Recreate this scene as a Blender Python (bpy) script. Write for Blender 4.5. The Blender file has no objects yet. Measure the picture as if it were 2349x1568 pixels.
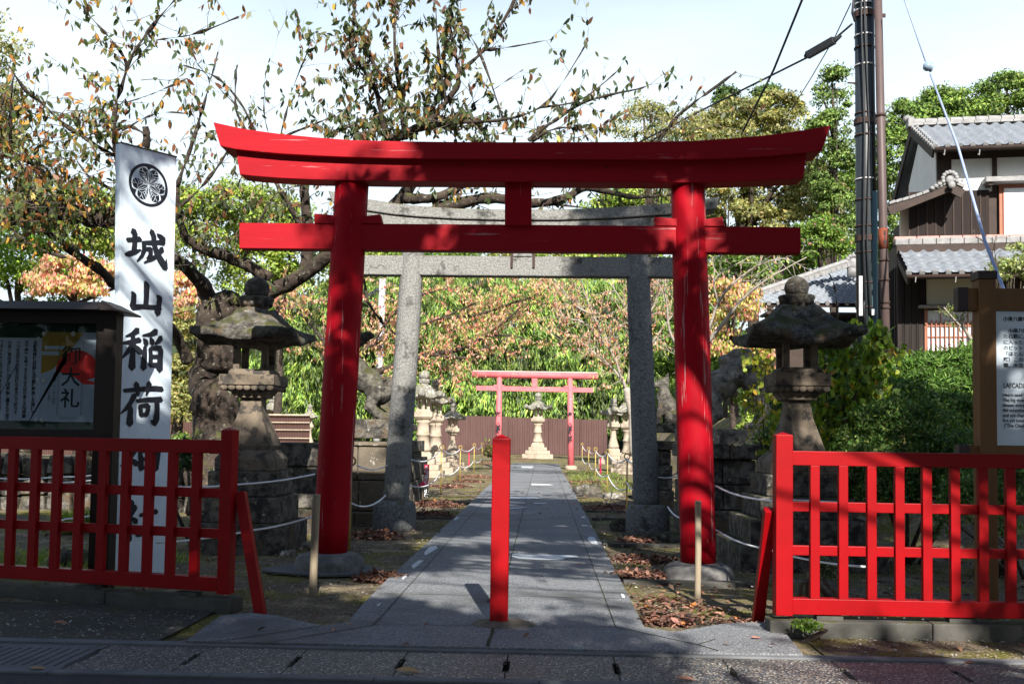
import bpy, bmesh, math, random
import numpy as np
from mathutils import Vector, Matrix
random.seed(7); RNG = np.random.default_rng(7)
R = math.radians
sc = bpy.context.scene
C = sc.collection
# ------------------------------------------------------------------ camera
FPX, HCAM, PX0, PY0 = 2300., 1.5, 1174.5, 879.5          # focal length and optical axis in units of a 2349 px wide frame
YAW, PITCH, ROLL = R(1.797), math.atan(.0511), math.atan(.015)
Fv = Vector((-math.sin(YAW)*math.cos(PITCH), math.cos(YAW)*math.cos(PITCH), math.sin(PITCH)))
Rv0 = Vector((math.cos(YAW), math.sin(YAW), 0)); Uv0 = Rv0.cross(Fv)
Rv = Rv0*math.cos(ROLL)+Uv0*math.sin(ROLL); Uv = Uv0*math.cos(ROLL)-Rv0*math.sin(ROLL)
cam = bpy.data.cameras.new('camera'); camo = bpy.data.objects.new('camera', cam); C.objects.link(camo)
cam.sensor_width = 36; cam.lens = 36*FPX/2349; cam.shift_y = (PY0-784)/2349
cam.clip_start = .05; cam.clip_end = 2000
M = Matrix((Rv, Uv, -Fv)).transposed().to_4x4(); M.translation = (0, 0, HCAM); camo.matrix_world = M
sc.camera = camo
# ------------------------------------------------------------------ sun and sky
SUN_EL, SUN_AZ = 35., 170.        # azimuth clockwise from +Y: the sun stands behind the camera, a little to its right
sd = Vector((math.sin(R(SUN_AZ))*math.cos(R(SUN_EL)), math.cos(R(SUN_AZ))*math.cos(R(SUN_EL)), math.sin(R(SUN_EL))))
sl = bpy.data.lights.new('sun', 'SUN'); sl.energy = 5.0; sl.angle = R(.5); sl.color = (1, .93, .84)
so = bpy.data.objects.new('sun', sl); C.objects.link(so); so.rotation_euler = sd.to_track_quat('Z', 'Y').to_euler()
so.location = sd*60
w = bpy.data.worlds.new('World'); sc.world = w; w.use_nodes = True
nt = w.node_tree; bg = nt.nodes['Background']; out = nt.nodes['World Output']
sky = nt.nodes.new('ShaderNodeTexSky'); sky.sky_type = 'NISHITA'; sky.sun_disc = False
sky.sun_elevation = R(SUN_EL); sky.sun_rotation = R(SUN_AZ); sky.air_density = 1.0; sky.dust_density = 1.2; sky.ozone_density = 4.0
tcw = nt.nodes.new('ShaderNodeTexCoord'); mpw = nt.nodes.new('ShaderNodeMapping'); mpw.inputs['Scale'].default_value = (1, 1, 3.2)
nzw = nt.nodes.new('ShaderNodeTexNoise'); nzw.inputs['Scale'].default_value = 1.7; nzw.inputs['Detail'].default_value = 6; nzw.inputs['Roughness'].default_value = .55
crw = nt.nodes.new('ShaderNodeValToRGB'); crw.color_ramp.elements[0].position = .25; crw.color_ramp.elements[1].position = .55; crw.color_ramp.elements[0].color = (.62, .62, .62, 1)
mxw = nt.nodes.new('ShaderNodeMix'); mxw.data_type = 'RGBA'; mxw.inputs[7].default_value = (5.9, 6.9, 7.6, 1)
sxw = nt.nodes.new('ShaderNodeSeparateXYZ'); mrw = nt.nodes.new('ShaderNodeMapRange'); mrw.inputs[1].default_value = .34; mrw.inputs[2].default_value = .62; mrw.inputs[3].default_value = 1; mrw.inputs[4].default_value = .0
mlw = nt.nodes.new('ShaderNodeMath'); mlw.operation = 'MULTIPLY'
nt.links.new(tcw.outputs['Generated'], sxw.inputs[0]); nt.links.new(sxw.outputs['Z'], mrw.inputs[0]); nt.links.new(mrw.outputs[0], mlw.inputs[0])   # haze and thin cloud towards the horizon, bluer overhead
for a, b in ((tcw.outputs['Generated'], mpw.inputs['Vector']), (mpw.outputs['Vector'], nzw.inputs['Vector']), (nzw.outputs['Fac'], crw.inputs['Fac']),
             (crw.outputs['Color'], mlw.inputs[1]), (mlw.outputs[0], mxw.inputs[0]), (sky.outputs['Color'], mxw.inputs[6]), (mxw.outputs[2], bg.inputs['Color'])):
    nt.links.new(a, b)
bg.inputs['Strength'].default_value = .075
sc.view_settings.view_transform = 'Standard'; sc.view_settings.look = 'None'; sc.view_settings.exposure = 1.2; sc.view_settings.gamma = 1
sc.cycles.max_bounces = 6; sc.cycles.diffuse_bounces = 3; sc.cycles.glossy_bounces = 3; sc.cycles.transmission_bounces = 4; sc.cycles.transparent_max_bounces = 8
sc.cycles.use_denoising = True; sc.cycles.sample_clamp_indirect = 6

# ------------------------------------------------------------------ measuring: a point of the photograph (2349 px wide) to metres
def ray(x, y): return Fv*FPX + Rv*(x-PX0) - Uv*(y-PY0)
def at(x, y, Y): d = ray(x, y); return Vector((0, 0, HCAM)) + d*(Y/d.y)
def gr(x, y, z=0.): d = ray(x, y); return Vector((0, 0, HCAM)) + d*((z-HCAM)/d.z)

# ------------------------------------------------------------------ meshes
class MB:
    def __init__(s): s.v = []; s.f = []; s.col = None
    def add(s, vs, fs):
        n = len(s.v); s.v += [tuple(p) for p in vs]; s.f += [tuple(i+n for i in f) for f in fs]; return s
    def hexa(s, p):      # 8 corners: bottom ring then top ring
        return s.add(p, [(3,2,1,0), (4,5,6,7), (0,1,5,4), (1,2,6,5), (2,3,7,6), (3,0,4,7)])
    def box(s, x0, x1, y0, y1, z0, z1):
        return s.hexa([(x0,y0,z0), (x1,y0,z0), (x1,y1,z0), (x0,y1,z0), (x0,y0,z1), (x1,y0,z1), (x1,y1,z1), (x0,y1,z1)])
    def beam(s, a, b, w, h, up=(0,0,1), w1=None, h1=None):
        a, b = Vector(a), Vector(b); d = (b-a).normalized(); sd_ = d.cross(Vector(up)).normalized(); u = sd_.cross(d)
        w1 = w1 or w; h1 = h1 or h
        r = lambda c, ww, hh: [c-sd_*ww/2-u*hh/2, c+sd_*ww/2-u*hh/2, c+sd_*ww/2+u*hh/2, c-sd_*ww/2+u*hh/2]
        return s.hexa(r(a, w, h)+r(b, w1, h1))
    def tube(s, pts, rad, n=8, cap=True):
        pts = [Vector(p) for p in pts]
        if not hasattr(rad, '__len__'): rad = [rad]*len(pts)
        vs = []; ref = None
        for i, p in enumerate(pts):
            d = (pts[min(i+1, len(pts)-1)]-pts[max(i-1, 0)]).normalized()
            if ref is None: ref = d.orthogonal().normalized()
            ref = (ref-d*ref.dot(d)).normalized(); o = d.cross(ref)
            for k in range(n):
                t = 2*math.pi*k/n; vs.append(p+(ref*math.cos(t)+o*math.sin(t))*rad[i])
        fs = [(i*n+k, i*n+(k+1) % n, (i+1)*n+(k+1) % n, (i+1)*n+k) for i in range(len(pts)-1) for k in range(n)]
        if cap: fs += [tuple(range(n-1, -1, -1)), tuple((len(pts)-1)*n+k for k in range(n))]
        return s.add(vs, fs)
    def loft(s, rings, c=(0,0,0), n=4, rot=math.pi/4, sq=True):   # rings (half width or radius, z)
        k_ = math.sqrt(2) if (n == 4 and sq) else 1; vs = []
        for r, z in rings:
            for k in range(n):
                t = rot+2*math.pi*k/n; vs.append((c[0]+r*k_*math.cos(t), c[1]+r*k_*math.sin(t), c[2]+z))
        m = len(rings)
        fs = [(i*n+k, i*n+(k+1) % n, (i+1)*n+(k+1) % n, (i+1)*n+k) for i in range(m-1) for k in range(n)]
        fs += [tuple(range(n-1, -1, -1)), tuple((m-1)*n+k for k in range(n))]
        return s.add(vs, fs)
    def extr(s, poly, d):           # planar polygon (3D points) pushed along vector d
        n = len(poly); poly = [Vector(p) for p in poly]; d = Vector(d)
        return s.add(poly+[p+d for p in poly], [tuple(range(n)), tuple(range(2*n-1, n-1, -1))]+[(i, i+n, (i+1) % n+n, (i+1) % n) for i in range(n)])
    def ball(s, c, r, sx=1, sy=1, sz=1, n=10, m=7):
        vs = [(c[0], c[1], c[2]-r*sz)]
        for i in range(1, m):
            a = math.pi*i/m
            for k in range(n):
                t = 2*math.pi*k/n; vs.append((c[0]+r*sx*math.sin(a)*math.cos(t), c[1]+r*sy*math.sin(a)*math.sin(t), c[2]-r*sz*math.cos(a)))
        vs.append((c[0], c[1], c[2]+r*sz)); L = len(vs)-1
        fs = [(0, 1+(k+1) % n, 1+k) for k in range(n)]
        fs += [(1+i*n+k, 1+i*n+(k+1) % n, 1+(i+1)*n+(k+1) % n, 1+(i+1)*n+k) for i in range(m-2) for k in range(n)]
        fs += [(1+(m-2)*n+k, 1+(m-2)*n+(k+1) % n, L) for k in range(n)]
        return s.add(vs, fs)

def setp(o, label=None, cat=None, group=None, kind=None):
    if label: o['label'] = label
    if cat: o['category'] = cat
    if group: o['group'] = group
    if kind: o['kind'] = kind
    return o
def wloc(o):
    l = Vector((0, 0, 0))
    while o: l += o.location; o = o.parent
    return l
def obj(name, mb, mat, parent=None, smooth=False, bevel=0, local=False, fix=True):
    me = bpy.data.meshes.new(name)
    off = Vector((0, 0, 0)) if (local or parent is None) else wloc(parent)
    if isinstance(mb, MB):
        me.from_pydata([(p[0]-off.x, p[1]-off.y, p[2]-off.z) for p in mb.v], [], mb.f)
        if fix:
            b = bmesh.new(); b.from_mesh(me); bmesh.ops.recalc_face_normals(b, faces=b.faces); b.to_mesh(me); b.free()
    else: me = mb
    if mat: me.materials.clear(); me.materials.append(mat)
    if smooth: me.shade_smooth()
    o = bpy.data.objects.new(name, me); C.objects.link(o)
    if parent: o.parent = parent
    if bevel:
        m = o.modifiers.new('bevel', 'BEVEL'); m.width = bevel; m.segments = 2; m.limit_method = 'ANGLE'; m.angle_limit = R(40)
    return o
def thing(name, label, cat, loc, group=None):
    o = bpy.data.objects.new(name, None); C.objects.link(o); o.location = loc; o.empty_display_size = .2
    return setp(o, label, cat, group)
def copytree(r, loc, rz=0, label=None, scale=1):
    n = r.copy(); C.objects.link(n); n.location = loc; n.rotation_euler = (0, 0, rz); n.scale = (scale,)*3
    if label: n['label'] = label
    for ch in r.children:
        c = ch.copy(); C.objects.link(c); c.parent = n
        for g in ch.children:
            d = g.copy(); C.objects.link(d); d.parent = c
    return n

def rough(o, s=.03, d=.02, sub=0):
    if sub:
        m_ = o.modifiers.new('sub', 'SUBSURF'); m_.subdivision_type = 'SIMPLE'; m_.levels = m_.render_levels = sub
    tx = bpy.data.textures.new('rough', 'CLOUDS'); tx.noise_scale = s; tx.noise_depth = 3
    m_ = o.modifiers.new('rough', 'DISPLACE'); m_.texture = tx; m_.strength = d; m_.mid_level = .5; m_.texture_coords = 'GLOBAL'
# ------------------------------------------------------------------ materials
def newmat(name):
    m = bpy.data.materials.new(name); m.use_nodes = True
    n = m.node_tree; return m, n, n.nodes['Principled BSDF']
def N(n, t, **k):
    x = n.nodes.new('ShaderNode'+t)
    for a, b in k.items():
        if a.startswith('_'): setattr(x, a[1:], b)
        else: x.inputs[a.replace('_', ' ')].default_value = b
    return x
def mixc(n, fac, a, b, typ='MIX'):
    m = n.nodes.new('ShaderNodeMix'); m.data_type = 'RGBA'; m.blend_type = typ
    for sock, v in ((0, fac), (6, a), (7, b)):
        if hasattr(v, 'is_output'): n.links.new(v, m.inputs[sock])
        else: m.inputs[sock].default_value = v if sock == 0 else (*v, 1) if len(v) == 3 else v
    return m.outputs[2]
def ramp(n, src, p0, p1):
    r = n.nodes.new('ShaderNodeMapRange'); r.inputs[1].default_value = p0; r.inputs[2].default_value = p1
    n.links.new(src, r.inputs[0]); return r.outputs[0]
def noise(n, scale, detail=5, rough=.6, stretch=None, src='Object', off=None):
    tc = n.nodes.new('ShaderNodeTexCoord'); v = tc.outputs[src]
    if stretch or off:
        mp = n.nodes.new('ShaderNodeMapping'); mp.inputs['Scale'].default_value = stretch or (1, 1, 1); mp.inputs['Location'].default_value = off or (0, 0, 0)
        n.links.new(v, mp.inputs['Vector']); v = mp.outputs['Vector']
    z = N(n, 'TexNoise', Scale=scale, Detail=detail, Roughness=rough); n.links.new(v, z.inputs['Vector']); return z.outputs['Fac']
def pmat(name, c1, c2, scale=4, rough=.8, bump=.3, bscale=40, c3=None, t3=(.58, .66), s3=9, moss=None, sh=(.3, .7), stretch=None, bstretch=None, spec=.3, dist=.01, mosst=(.5, .6), c4=None, t4=(.6, .7), s4=30, st4=None, coat=0):
    m, n, p = newmat(name)
    col = mixc(n, ramp(n, noise(n, scale, 6, .65, stretch), *sh), c1, c2)
    if c3: col = mixc(n, ramp(n, noise(n, s3, 5, .7, stretch, off=(7, 3, 1)), *t3), col, c3)
    if c4: col = mixc(n, ramp(n, noise(n, s4, 4, .7, st4, off=(2, 8, 5)), *t4), col, c4)
    if moss:
        g = n.nodes.new('ShaderNodeNewGeometry'); sp = n.nodes.new('ShaderNodeSeparateXYZ'); n.links.new(g.outputs['Normal'], sp.inputs[0])
        mm = n.nodes.new('ShaderNodeMath'); mm.operation = 'MULTIPLY'; mm.use_clamp = True
        n.links.new(ramp(n, sp.outputs['Z'], .1, .8), mm.inputs[0]); n.links.new(ramp(n, noise(n, 5, 6, .7, off=(1, 1, 9)), *mosst), mm.inputs[1])
        col = mixc(n, mm.outputs[0], col, moss)
    n.links.new(col, p.inputs['Base Color']); p.inputs['Roughness'].default_value = rough; p.inputs['Specular IOR Level'].default_value = spec
    if coat: p.inputs['Coat Weight'].default_value = coat; p.inputs['Coat Roughness'].default_value = .25
    if bump:
        b = N(n, 'Bump', Strength=bump, Distance=dist); n.links.new(noise(n, bscale, 6, .65, bstretch or stretch, off=(3, 3, 3)), b.inputs['Height']); n.links.new(b.outputs[0], p.inputs['Normal'])
    return m
def leafmat(name, trans=.35, rough=.5):
    m, n, p = newmat(name)
    a = n.nodes.new('ShaderNodeAttribute'); a.attribute_name = 'col'
    n.links.new(a.outputs['Color'], p.inputs['Base Color']); p.inputs['Roughness'].default_value = rough; p.inputs['Specular IOR Level'].default_value = .35
    t = n.nodes.new('ShaderNodeBsdfTranslucent'); mx = n.nodes.new('ShaderNodeMixShader'); mx.inputs[0].default_value = trans
    hs = N(n, 'HueSaturation', Saturation=1.15, Value=1.5); n.links.new(a.outputs['Color'], hs.inputs['Color']); n.links.new(hs.outputs[0], t.inputs['Color'])
    o = n.nodes['Material Output']; n.links.new(p.outputs[0], mx.inputs[1]); n.links.new(t.outputs[0], mx.inputs[2]); n.links.new(mx.outputs[0], o.inputs['Surface'])
    return m
MT = {}
MT['leaf'] = leafmat('leaf'); MT['needle'] = leafmat('needle', .15, .6); MT['dryleaf'] = leafmat('dry leaf', .1, .8)
MT['red'] = pmat('vermilion paint on old wood', (.33, .0015, .009), (.24, .001, .007), 1.5, .62, .5, 14, c4=(.36, .20, .20), t4=(.61, .68), s4=16, st4=(1, 1, .05), stretch=(1, 1, .3), bstretch=(1, 1, .06), dist=.006, spec=.12)
MT['redh'] = pmat('vermilion paint on beams', (.33, .0015, .009), (.24, .001, .007), 1.5, .62, .5, 14, c4=(.36, .20, .20), t4=(.65, .72), s4=16, st4=(.05, 1, 1), stretch=(.3, 1, 1), bstretch=(.06, 1, 1), dist=.006, spec=.18)
MT['redf'] = pmat('fence vermilion', (.28, .001, .004), (.22, .001, .003), 3, .45, .2, 20, c4=(.28, .001, .004), t4=(.55, .75), s4=6, dist=.004, spec=.18)
MT['redold'] = pmat('faded vermilion', (.60, .16, .17), (.52, .10, .12), 2, .6, .2, 20, c4=(.6, .42, .38), t4=(.62, .7), s4=5, st4=(.2, .2, 1))
MT['fadedtop'] = pmat('bare weathered timber', (.5, .44, .38), (.32, .27, .22), 6, .85, .4, 20, stretch=(.1, 1, 1))
MT['stone'] = pmat('mossy dark stone', (.03, .028, .026), (.15, .14, .12), 7, .92, 1, 22, sh=(.42, .62), c3=(.30, .30, .26), t3=(.62, .68), s3=11, moss=(.05, .055, .012), mosst=(.45, .58), dist=.035, c4=(.10, .075, .05), t4=(.55, .62), s4=3)
MT['stonewarm'] = pmat('weathered sandstone', (.21, .17, .125), (.085, .07, .055), 5, .9, .7, 40, c3=(.34, .32, .27), t3=(.66, .72), s3=26, dist=.012, c4=(.05, .045, .04), t4=(.52, .6), s4=5)
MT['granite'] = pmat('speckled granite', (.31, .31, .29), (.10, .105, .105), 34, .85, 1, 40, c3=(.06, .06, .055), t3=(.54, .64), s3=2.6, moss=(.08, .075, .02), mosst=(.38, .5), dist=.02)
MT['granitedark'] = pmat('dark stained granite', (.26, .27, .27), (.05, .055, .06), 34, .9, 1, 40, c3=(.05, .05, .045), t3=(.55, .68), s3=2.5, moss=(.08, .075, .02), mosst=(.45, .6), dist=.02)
MT['palestone'] = pmat('pale weathered stone', (.46, .385, .30), (.29, .24, .19), 4, .9, .5, 30, c3=(.14, .13, .10), t3=(.6, .7), s3=6, moss=(.16, .15, .08), mosst=(.45, .6), dist=.015)
MT['greyroofstone'] = pmat('lichened pale stone', (.26, .25, .22), (.11, .105, .09), 7, .95, 1, 26, c3=(.6, .58, .52), t3=(.55, .65), s3=11, moss=(.15, .15, .06), mosst=(.5, .6), dist=.02)
MT['concrete'] = pmat('concrete', (.13, .135, .14), (.09, .095, .1), 1.6, .9, .3, 120, c3=(.07, .07, .06), t3=(.62, .8), s3=.9, dist=.004)
MT['curb'] = pmat('dark stained concrete', (.09, .088, .08), (.05, .05, .045), 6, .93, .5, 60, moss=(.05, .05, .015), dist=.006)
MT['basecon'] = pmat('grey cement base', (.19, .185, .18), (.10, .10, .10), 7, .9, .8, 40, sh=(.4, .6), c3=(.05, .05, .045), t3=(.55, .66), s3=4, dist=.012, c4=(.35, .35, .33), t4=(.66, .7), s4=25)
MT['black'] = pmat('black lacquered timber', (.012, .009, .008), (.02, .014, .012), 5, .5, .1, 30)
MT['ink'] = pmat('sign ink', (.008, .010, .016), (.012, .014, .02), 5, .55, 0)
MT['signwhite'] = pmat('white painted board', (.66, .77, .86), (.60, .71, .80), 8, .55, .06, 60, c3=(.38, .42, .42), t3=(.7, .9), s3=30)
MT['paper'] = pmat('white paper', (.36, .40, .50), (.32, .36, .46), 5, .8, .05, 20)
MT['greenboard'] = pmat('dark green felt', (.012, .03, .024), (.016, .036, .03), 30, .95, .1, 90)
MT['gold'] = pmat('poster gold', (.28, .17, .02), (.22, .13, .02), 6, .7, 0)
MT['postred'] = pmat('poster red', (.55, .02, .02), (.5, .02, .02), 6, .7, 0)
MT['postblue'] = pmat('poster pale blue', (.28, .33, .42), (.32, .37, .46), 6, .7, 0)
MT['timber'] = pmat('brown stained timber', (.20, .10, .035), (.13, .065, .025), 4, .6, .2, 20, stretch=(1, 1, .15), dist=.004)
MT['timbercap'] = pmat('dark copper cap', (.035, .024, .024), (.05, .035, .035), 8, .45, .1, 30)
MT['stakewood'] = pmat('grey weathered stake', (.30, .25, .18), (.17, .14, .10), 6, .9, .6, 26, stretch=(1, 1, .08), dist=.006, c4=(.08, .07, .05), t4=(.6, .7), s4=20, st4=(1, 1, .1))
MT['bark'] = pmat('cherry bark', (.07, .052, .04), (.018, .014, .012), 4, .95, 1, 9, c3=(.22, .23, .19), t3=(.60, .66), s3=15, moss=(.07, .08, .015), mosst=(.5, .6), dist=.05)
MT['barktwig'] = pmat('dark twig bark', (.07, .05, .045), (.12, .095, .08), 9, .9, .3, 30, c3=(.26, .27, .23), t3=(.58, .66), s3=14)
MT['barkpale'] = pmat('lichened pale bark', (.38, .35, .30), (.22, .19, .16), 6, .9, .5, 20)
MT['rope'] = pmat('white rope', (.85, .86, .88), (.75, .77, .8), 30, .8, .3, 200)
MT['brass'] = pmat('yellow painted steel rod', (.5, .38, .10), (.30, .20, .06), 8, .5, .1, 30)
MT['ribbon'] = pmat('magenta plastic ribbon', (.75, .02, .10), (.65, .02, .09), 5, .5, 0)
MT['plaster'] = pmat('white plaster', (.72, .72, .69), (.62, .62, .60), 2, .9, .05, 20)
MT['creamplaster'] = pmat('cream plaster', (.60, .57, .46), (.54, .51, .42), 2, .9, .05, 20)
MT['plank'] = pmat('charred dark planks', (.011, .008, .008), (.024, .015, .012), 3, .85, .5, 18, stretch=(3, 3, .12), dist=.006)
MT['oldplank'] = pmat('weathered dark planks', (.035, .028, .025), (.014, .011, .01), 4, .9, .6, 18, stretch=(3, 3, .1), dist=.006)
MT['darkwood'] = pmat('dark house timber', (.03, .02, .016), (.05, .033, .026), 5, .7, .2, 20)
MT['rooftile'] = pmat('silver grey roof tile', (.27, .30, .335), (.19, .21, .24), 5, .32, .1, 30, c3=(.44, .46, .48), t3=(.6, .7), s3=9, spec=.6)
MT['ridgetile'] = pmat('pale ridge tile', (.28, .28, .275), (.15, .15, .155), 7, .6, .3, 20)
MT['redtile'] = pmat('reddish ridge tile', (.46, .26, .235), (.36, .19, .17), 6, .6, .2, 20)
MT['windowred'] = pmat('red brown window frame', (.33, .13, .075), (.25, .09, .05), 6, .5, .1, 20)
MT['curtain'] = pmat('white curtain', (.78, .80, .82), (.70, .72, .75), 3, .9, .2, 6, stretch=(6, 6, .1))
MT['shoji'] = pmat('paper screen', (.66, .68, .72), (.58, .60, .66), 3, .9, .05, 20)
MT['polegreen'] = pmat('black green pole', (.018, .026, .03), (.03, .036, .04), 3, .42, .1, 30, c3=(.05, .035, .03), t3=(.6, .8), s3=1.5)
MT['conduit'] = pmat('blue green conduit', (.09, .16, .17), (.06, .11, .12), 2, .5, .1, 30)
MT['polebrown'] = pmat('brown painted pole', (.10, .07, .066), (.065, .046, .044), 1.5, .5, .1, 30)
MT['steelband'] = pmat('steel band', (.5, .5, .5), (.4, .4, .4), 9, .35, 0)
MT['rust'] = pmat('rusty iron', (.055, .032, .026), (.035, .022, .018), 12, .8, .3, 40)
MT['cable'] = pmat('black cable', (.012, .014, .018), (.02, .022, .026), 9, .5, 0)
MT['guy'] = pmat('blue grey guy wire', (.22, .28, .48), (.3, .36, .5), 9, .5, 0)
MT['ceramic'] = pmat('glazed insulator', (.25, .34, .42), (.2, .28, .36), 5, .2, 0, spec=.7)
MT['patch'] = pmat('white filler patch', (.62, .66, .68), (.5, .54, .56), 9, .8, .1, 60)
MT['whitepole'] = pmat('white pole', (.45, .45, .47), (.38, .38, .40), 3, .6, .1, 30)

# ================================================================== GROUND
def structure(o): o['kind'] = 'structure'; return o
m, n, p = newmat('mossy soil')
c = mixc(n, ramp(n, noise(n, 2.2, 7, .7), .35, .65), (.085, .066, .046), (.14, .115, .08))
c = mixc(n, ramp(n, noise(n, .9, 6, .65, off=(4, 2, 0)), .46, .56), c, (.12, .115, .02))
c = mixc(n, ramp(n, noise(n, 3.1, 6, .75, off=(9, 2, 0)), .6, .66), c, (.045, .04, .03))
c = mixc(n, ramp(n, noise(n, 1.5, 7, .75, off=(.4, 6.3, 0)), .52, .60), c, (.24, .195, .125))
c = mixc(n, ramp(n, noise(n, 42, 4, .7), .56, .64), c, (.36, .32, .25))
c = mixc(n, ramp(n, noise(n, 35, 4, .7, off=(5, 5, 5)), .58, .66), c, (.03, .026, .018))
n.links.new(c, p.inputs['Base Color']); p.inputs['Roughness'].default_value = .95; p.inputs['Specular IOR Level'].default_value = .15
b = N(n, 'Bump', Strength=.9, Distance=.03); n.links.new(noise(n, 18, 8, .7), b.inputs['Height']); n.links.new(b.outputs[0], p.inputs['Normal'])
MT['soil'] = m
def groundmesh(name, x0, x1, y0, y1, nx, ny, zf, mat):
    xs = np.linspace(x0, x1, nx); ys = np.linspace(y0, y1, ny); mb = MB()
    mb.v = [(x, y, zf(x, y)) for y in ys for x in xs]
    mb.f = [(j*nx+i, j*nx+i+1, (j+1)*nx+i+1, (j+1)*nx+i) for j in range(ny-1) for i in range(nx-1)]
    return structure(obj(name, mb, mat, smooth=True, fix=False))
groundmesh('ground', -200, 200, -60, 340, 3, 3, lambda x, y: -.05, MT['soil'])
def soilz(x, y):
    r = math.sin(x*1.7+1)*math.sin(y*1.3)*.012+math.sin(x*4.1+y*2.2)*.006+math.sin(x*9.3-y*7.7)*.003
    return r-.02
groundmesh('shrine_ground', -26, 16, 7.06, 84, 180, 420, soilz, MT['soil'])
def hz(x, y):
    t = max(0, (y-84)/60); return -.1+18*min(1, t)**.8+1.5*math.sin(x*.13)*min(1, t)
MT['hill'] = pmat('wooded hillside', (.02, .035, .01), (.05, .07, .02), .4, .95, 1, 2, dist=.3)
groundmesh('hillside', -130, 130, 84, 170, 40, 20, hz, MT['hill'])
def bank(x, y):
    return -.05+2.3*min(1, max(0, (x-4.6)/2.0))*min(1, max(0, (y-13.5)/3.0))
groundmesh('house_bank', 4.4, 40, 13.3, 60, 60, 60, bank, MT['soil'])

# path, apron
m, n, p = newmat('path concrete')
c = mixc(n, ramp(n, noise(n, 1.1, 7, .7), .3, .7), (.085, .095, .11), (.155, .17, .185))
c = mixc(n, ramp(n, noise(n, 3, 6, .7, off=(5, 5, 0)), .58, .7), c, (.10, .105, .11))
c = mixc(n, ramp(n, noise(n, 22, 5, .75, off=(1, 6, 0)), .42, .62), c, (.13, .145, .16))
c = mixc(n, ramp(n, noise(n, 75, 3, .6), .52, .64), c, (.34, .34, .34))
c = mixc(n, ramp(n, noise(n, 60, 3, .6, off=(3, 0, 0)), .54, .68), c, (.045, .045, .05))
c = mixc(n, ramp(n, noise(n, .55, 6, .7, off=(8, 1, 0)), .52, .66), c, (.075, .08, .08))
n.links.new(c, p.inputs['Base Color']); p.inputs['Roughness'].default_value = .82
b = N(n, 'Bump', Strength=.35, Distance=.006); n.links.new(noise(n, 90, 4, .7), b.inputs['Height']); n.links.new(b.outputs[0], p.inputs['Normal'])
MT['path'] = m
LX, RX = -1.53, .83
outl = [(1000.6, 1242), (918, 1328), (866, 1382), (798, 1425), (741, 1434), (708, 1427), (634, 1410), (573, 1404), (507, 1411), (416, 1474)]
outr = [(1834, 1493), (1788.6, 1434), (1754, 1425), (1666, 1428), (1611, 1437), (1546.7, 1448), (1478, 1437), (1421.6, 1340), (1360.6, 1227)]
PZ = .035
pl = [gr(x, y, PZ) for x, y in outl]; pr = [gr(x, y, PZ) for x, y in outr]
for q in pl[:3]: q.x = LX+random.uniform(-.02, .02)
for q in pr[-2:]: q.x = RX+random.uniform(-.02, .02)
poly = [Vector((LX, 52.5, PZ))]
for k in range(30, 0, -1): poly.append(Vector((LX+random.uniform(-.015, .015), 14+k*1.2, PZ)))
poly += pl
poly[-1].y = 7.0; pr[0].y = 7.0
poly += pr
for k in range(1, 31): poly.append(Vector((RX+random.uniform(-.015, .015), 15.3+k*1.2, PZ)))
poly.append(Vector((RX, 52.5, PZ)))
mb = MB(); mb.extr(poly, (0, 0, -.12)); structure(obj('path', mb, MT['path']))
# joints scored in the path: thin dark mossy strips 4 mm proud of the slab
MT['joint'] = pmat('mossy joint', (.02, .02, .017), (.05, .055, .015), 2.5, .95, .3, 60)
mb = MB()
def strip(mb, pts, w, z):
    pts = [Vector((q[0], q[1], 0)) for q in pts]; vs = []
    for i, q in enumerate(pts):
        d = (pts[min(i+1, len(pts)-1)]-pts[max(i-1, 0)]).normalized(); s = Vector((-d.y, d.x, 0))*w/2
        vs += [(q.x-s.x, q.y-s.y, z), (q.x+s.x, q.y+s.y, z)]
    mb.add(vs, [(2*i, 2*i+1, 2*i+3, 2*i+2) for i in range(len(pts)-1)])
ZJ = PZ+.004
jl, jr = gr(857, 1433, PZ), gr(1411.6, 1437, PZ)
wob = lambda x, y0, y1, k=24: [(x+random.uniform(-.006, .006), y0+(y1-y0)*i/k) for i in range(k+1)]
strip(mb, wob(jl.x, jl.y, 52), .009, ZJ); strip(mb, wob(jr.x, jr.y, 52), .009, ZJ)
strip(mb, wob(-.36, 8.1, 52), .012, ZJ); strip(mb, wob(-.36, 7.02, 7.75, 4), .024, ZJ)
strip(mb, [jl, gr(799, 1443, PZ), gr(583, 1479, PZ)], .012, ZJ)
strip(mb, [gr(741, 1434, PZ), gr(573, 1460, PZ), gr(440, 1478, PZ)], .012, ZJ)
strip(mb, [jr, gr(1600, 1478, PZ), gr(1648, 1492, PZ)], .012, ZJ); strip(mb, [gr(1600, 1478, PZ), gr(1640, 1466, PZ)], .01, ZJ)
strip(mb, [(jl.x, jl.y), (jr.x, jr.y)], .008, ZJ+.001)
y = 9.2
while y < 50:
    strip(mb, [(LX+.05, y), (-.4, y+.02), (RX-.05, y)], .009, ZJ+.001); y += 1.85
structure(obj('path_joints', mb, MT['joint'], fix=False))
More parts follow.
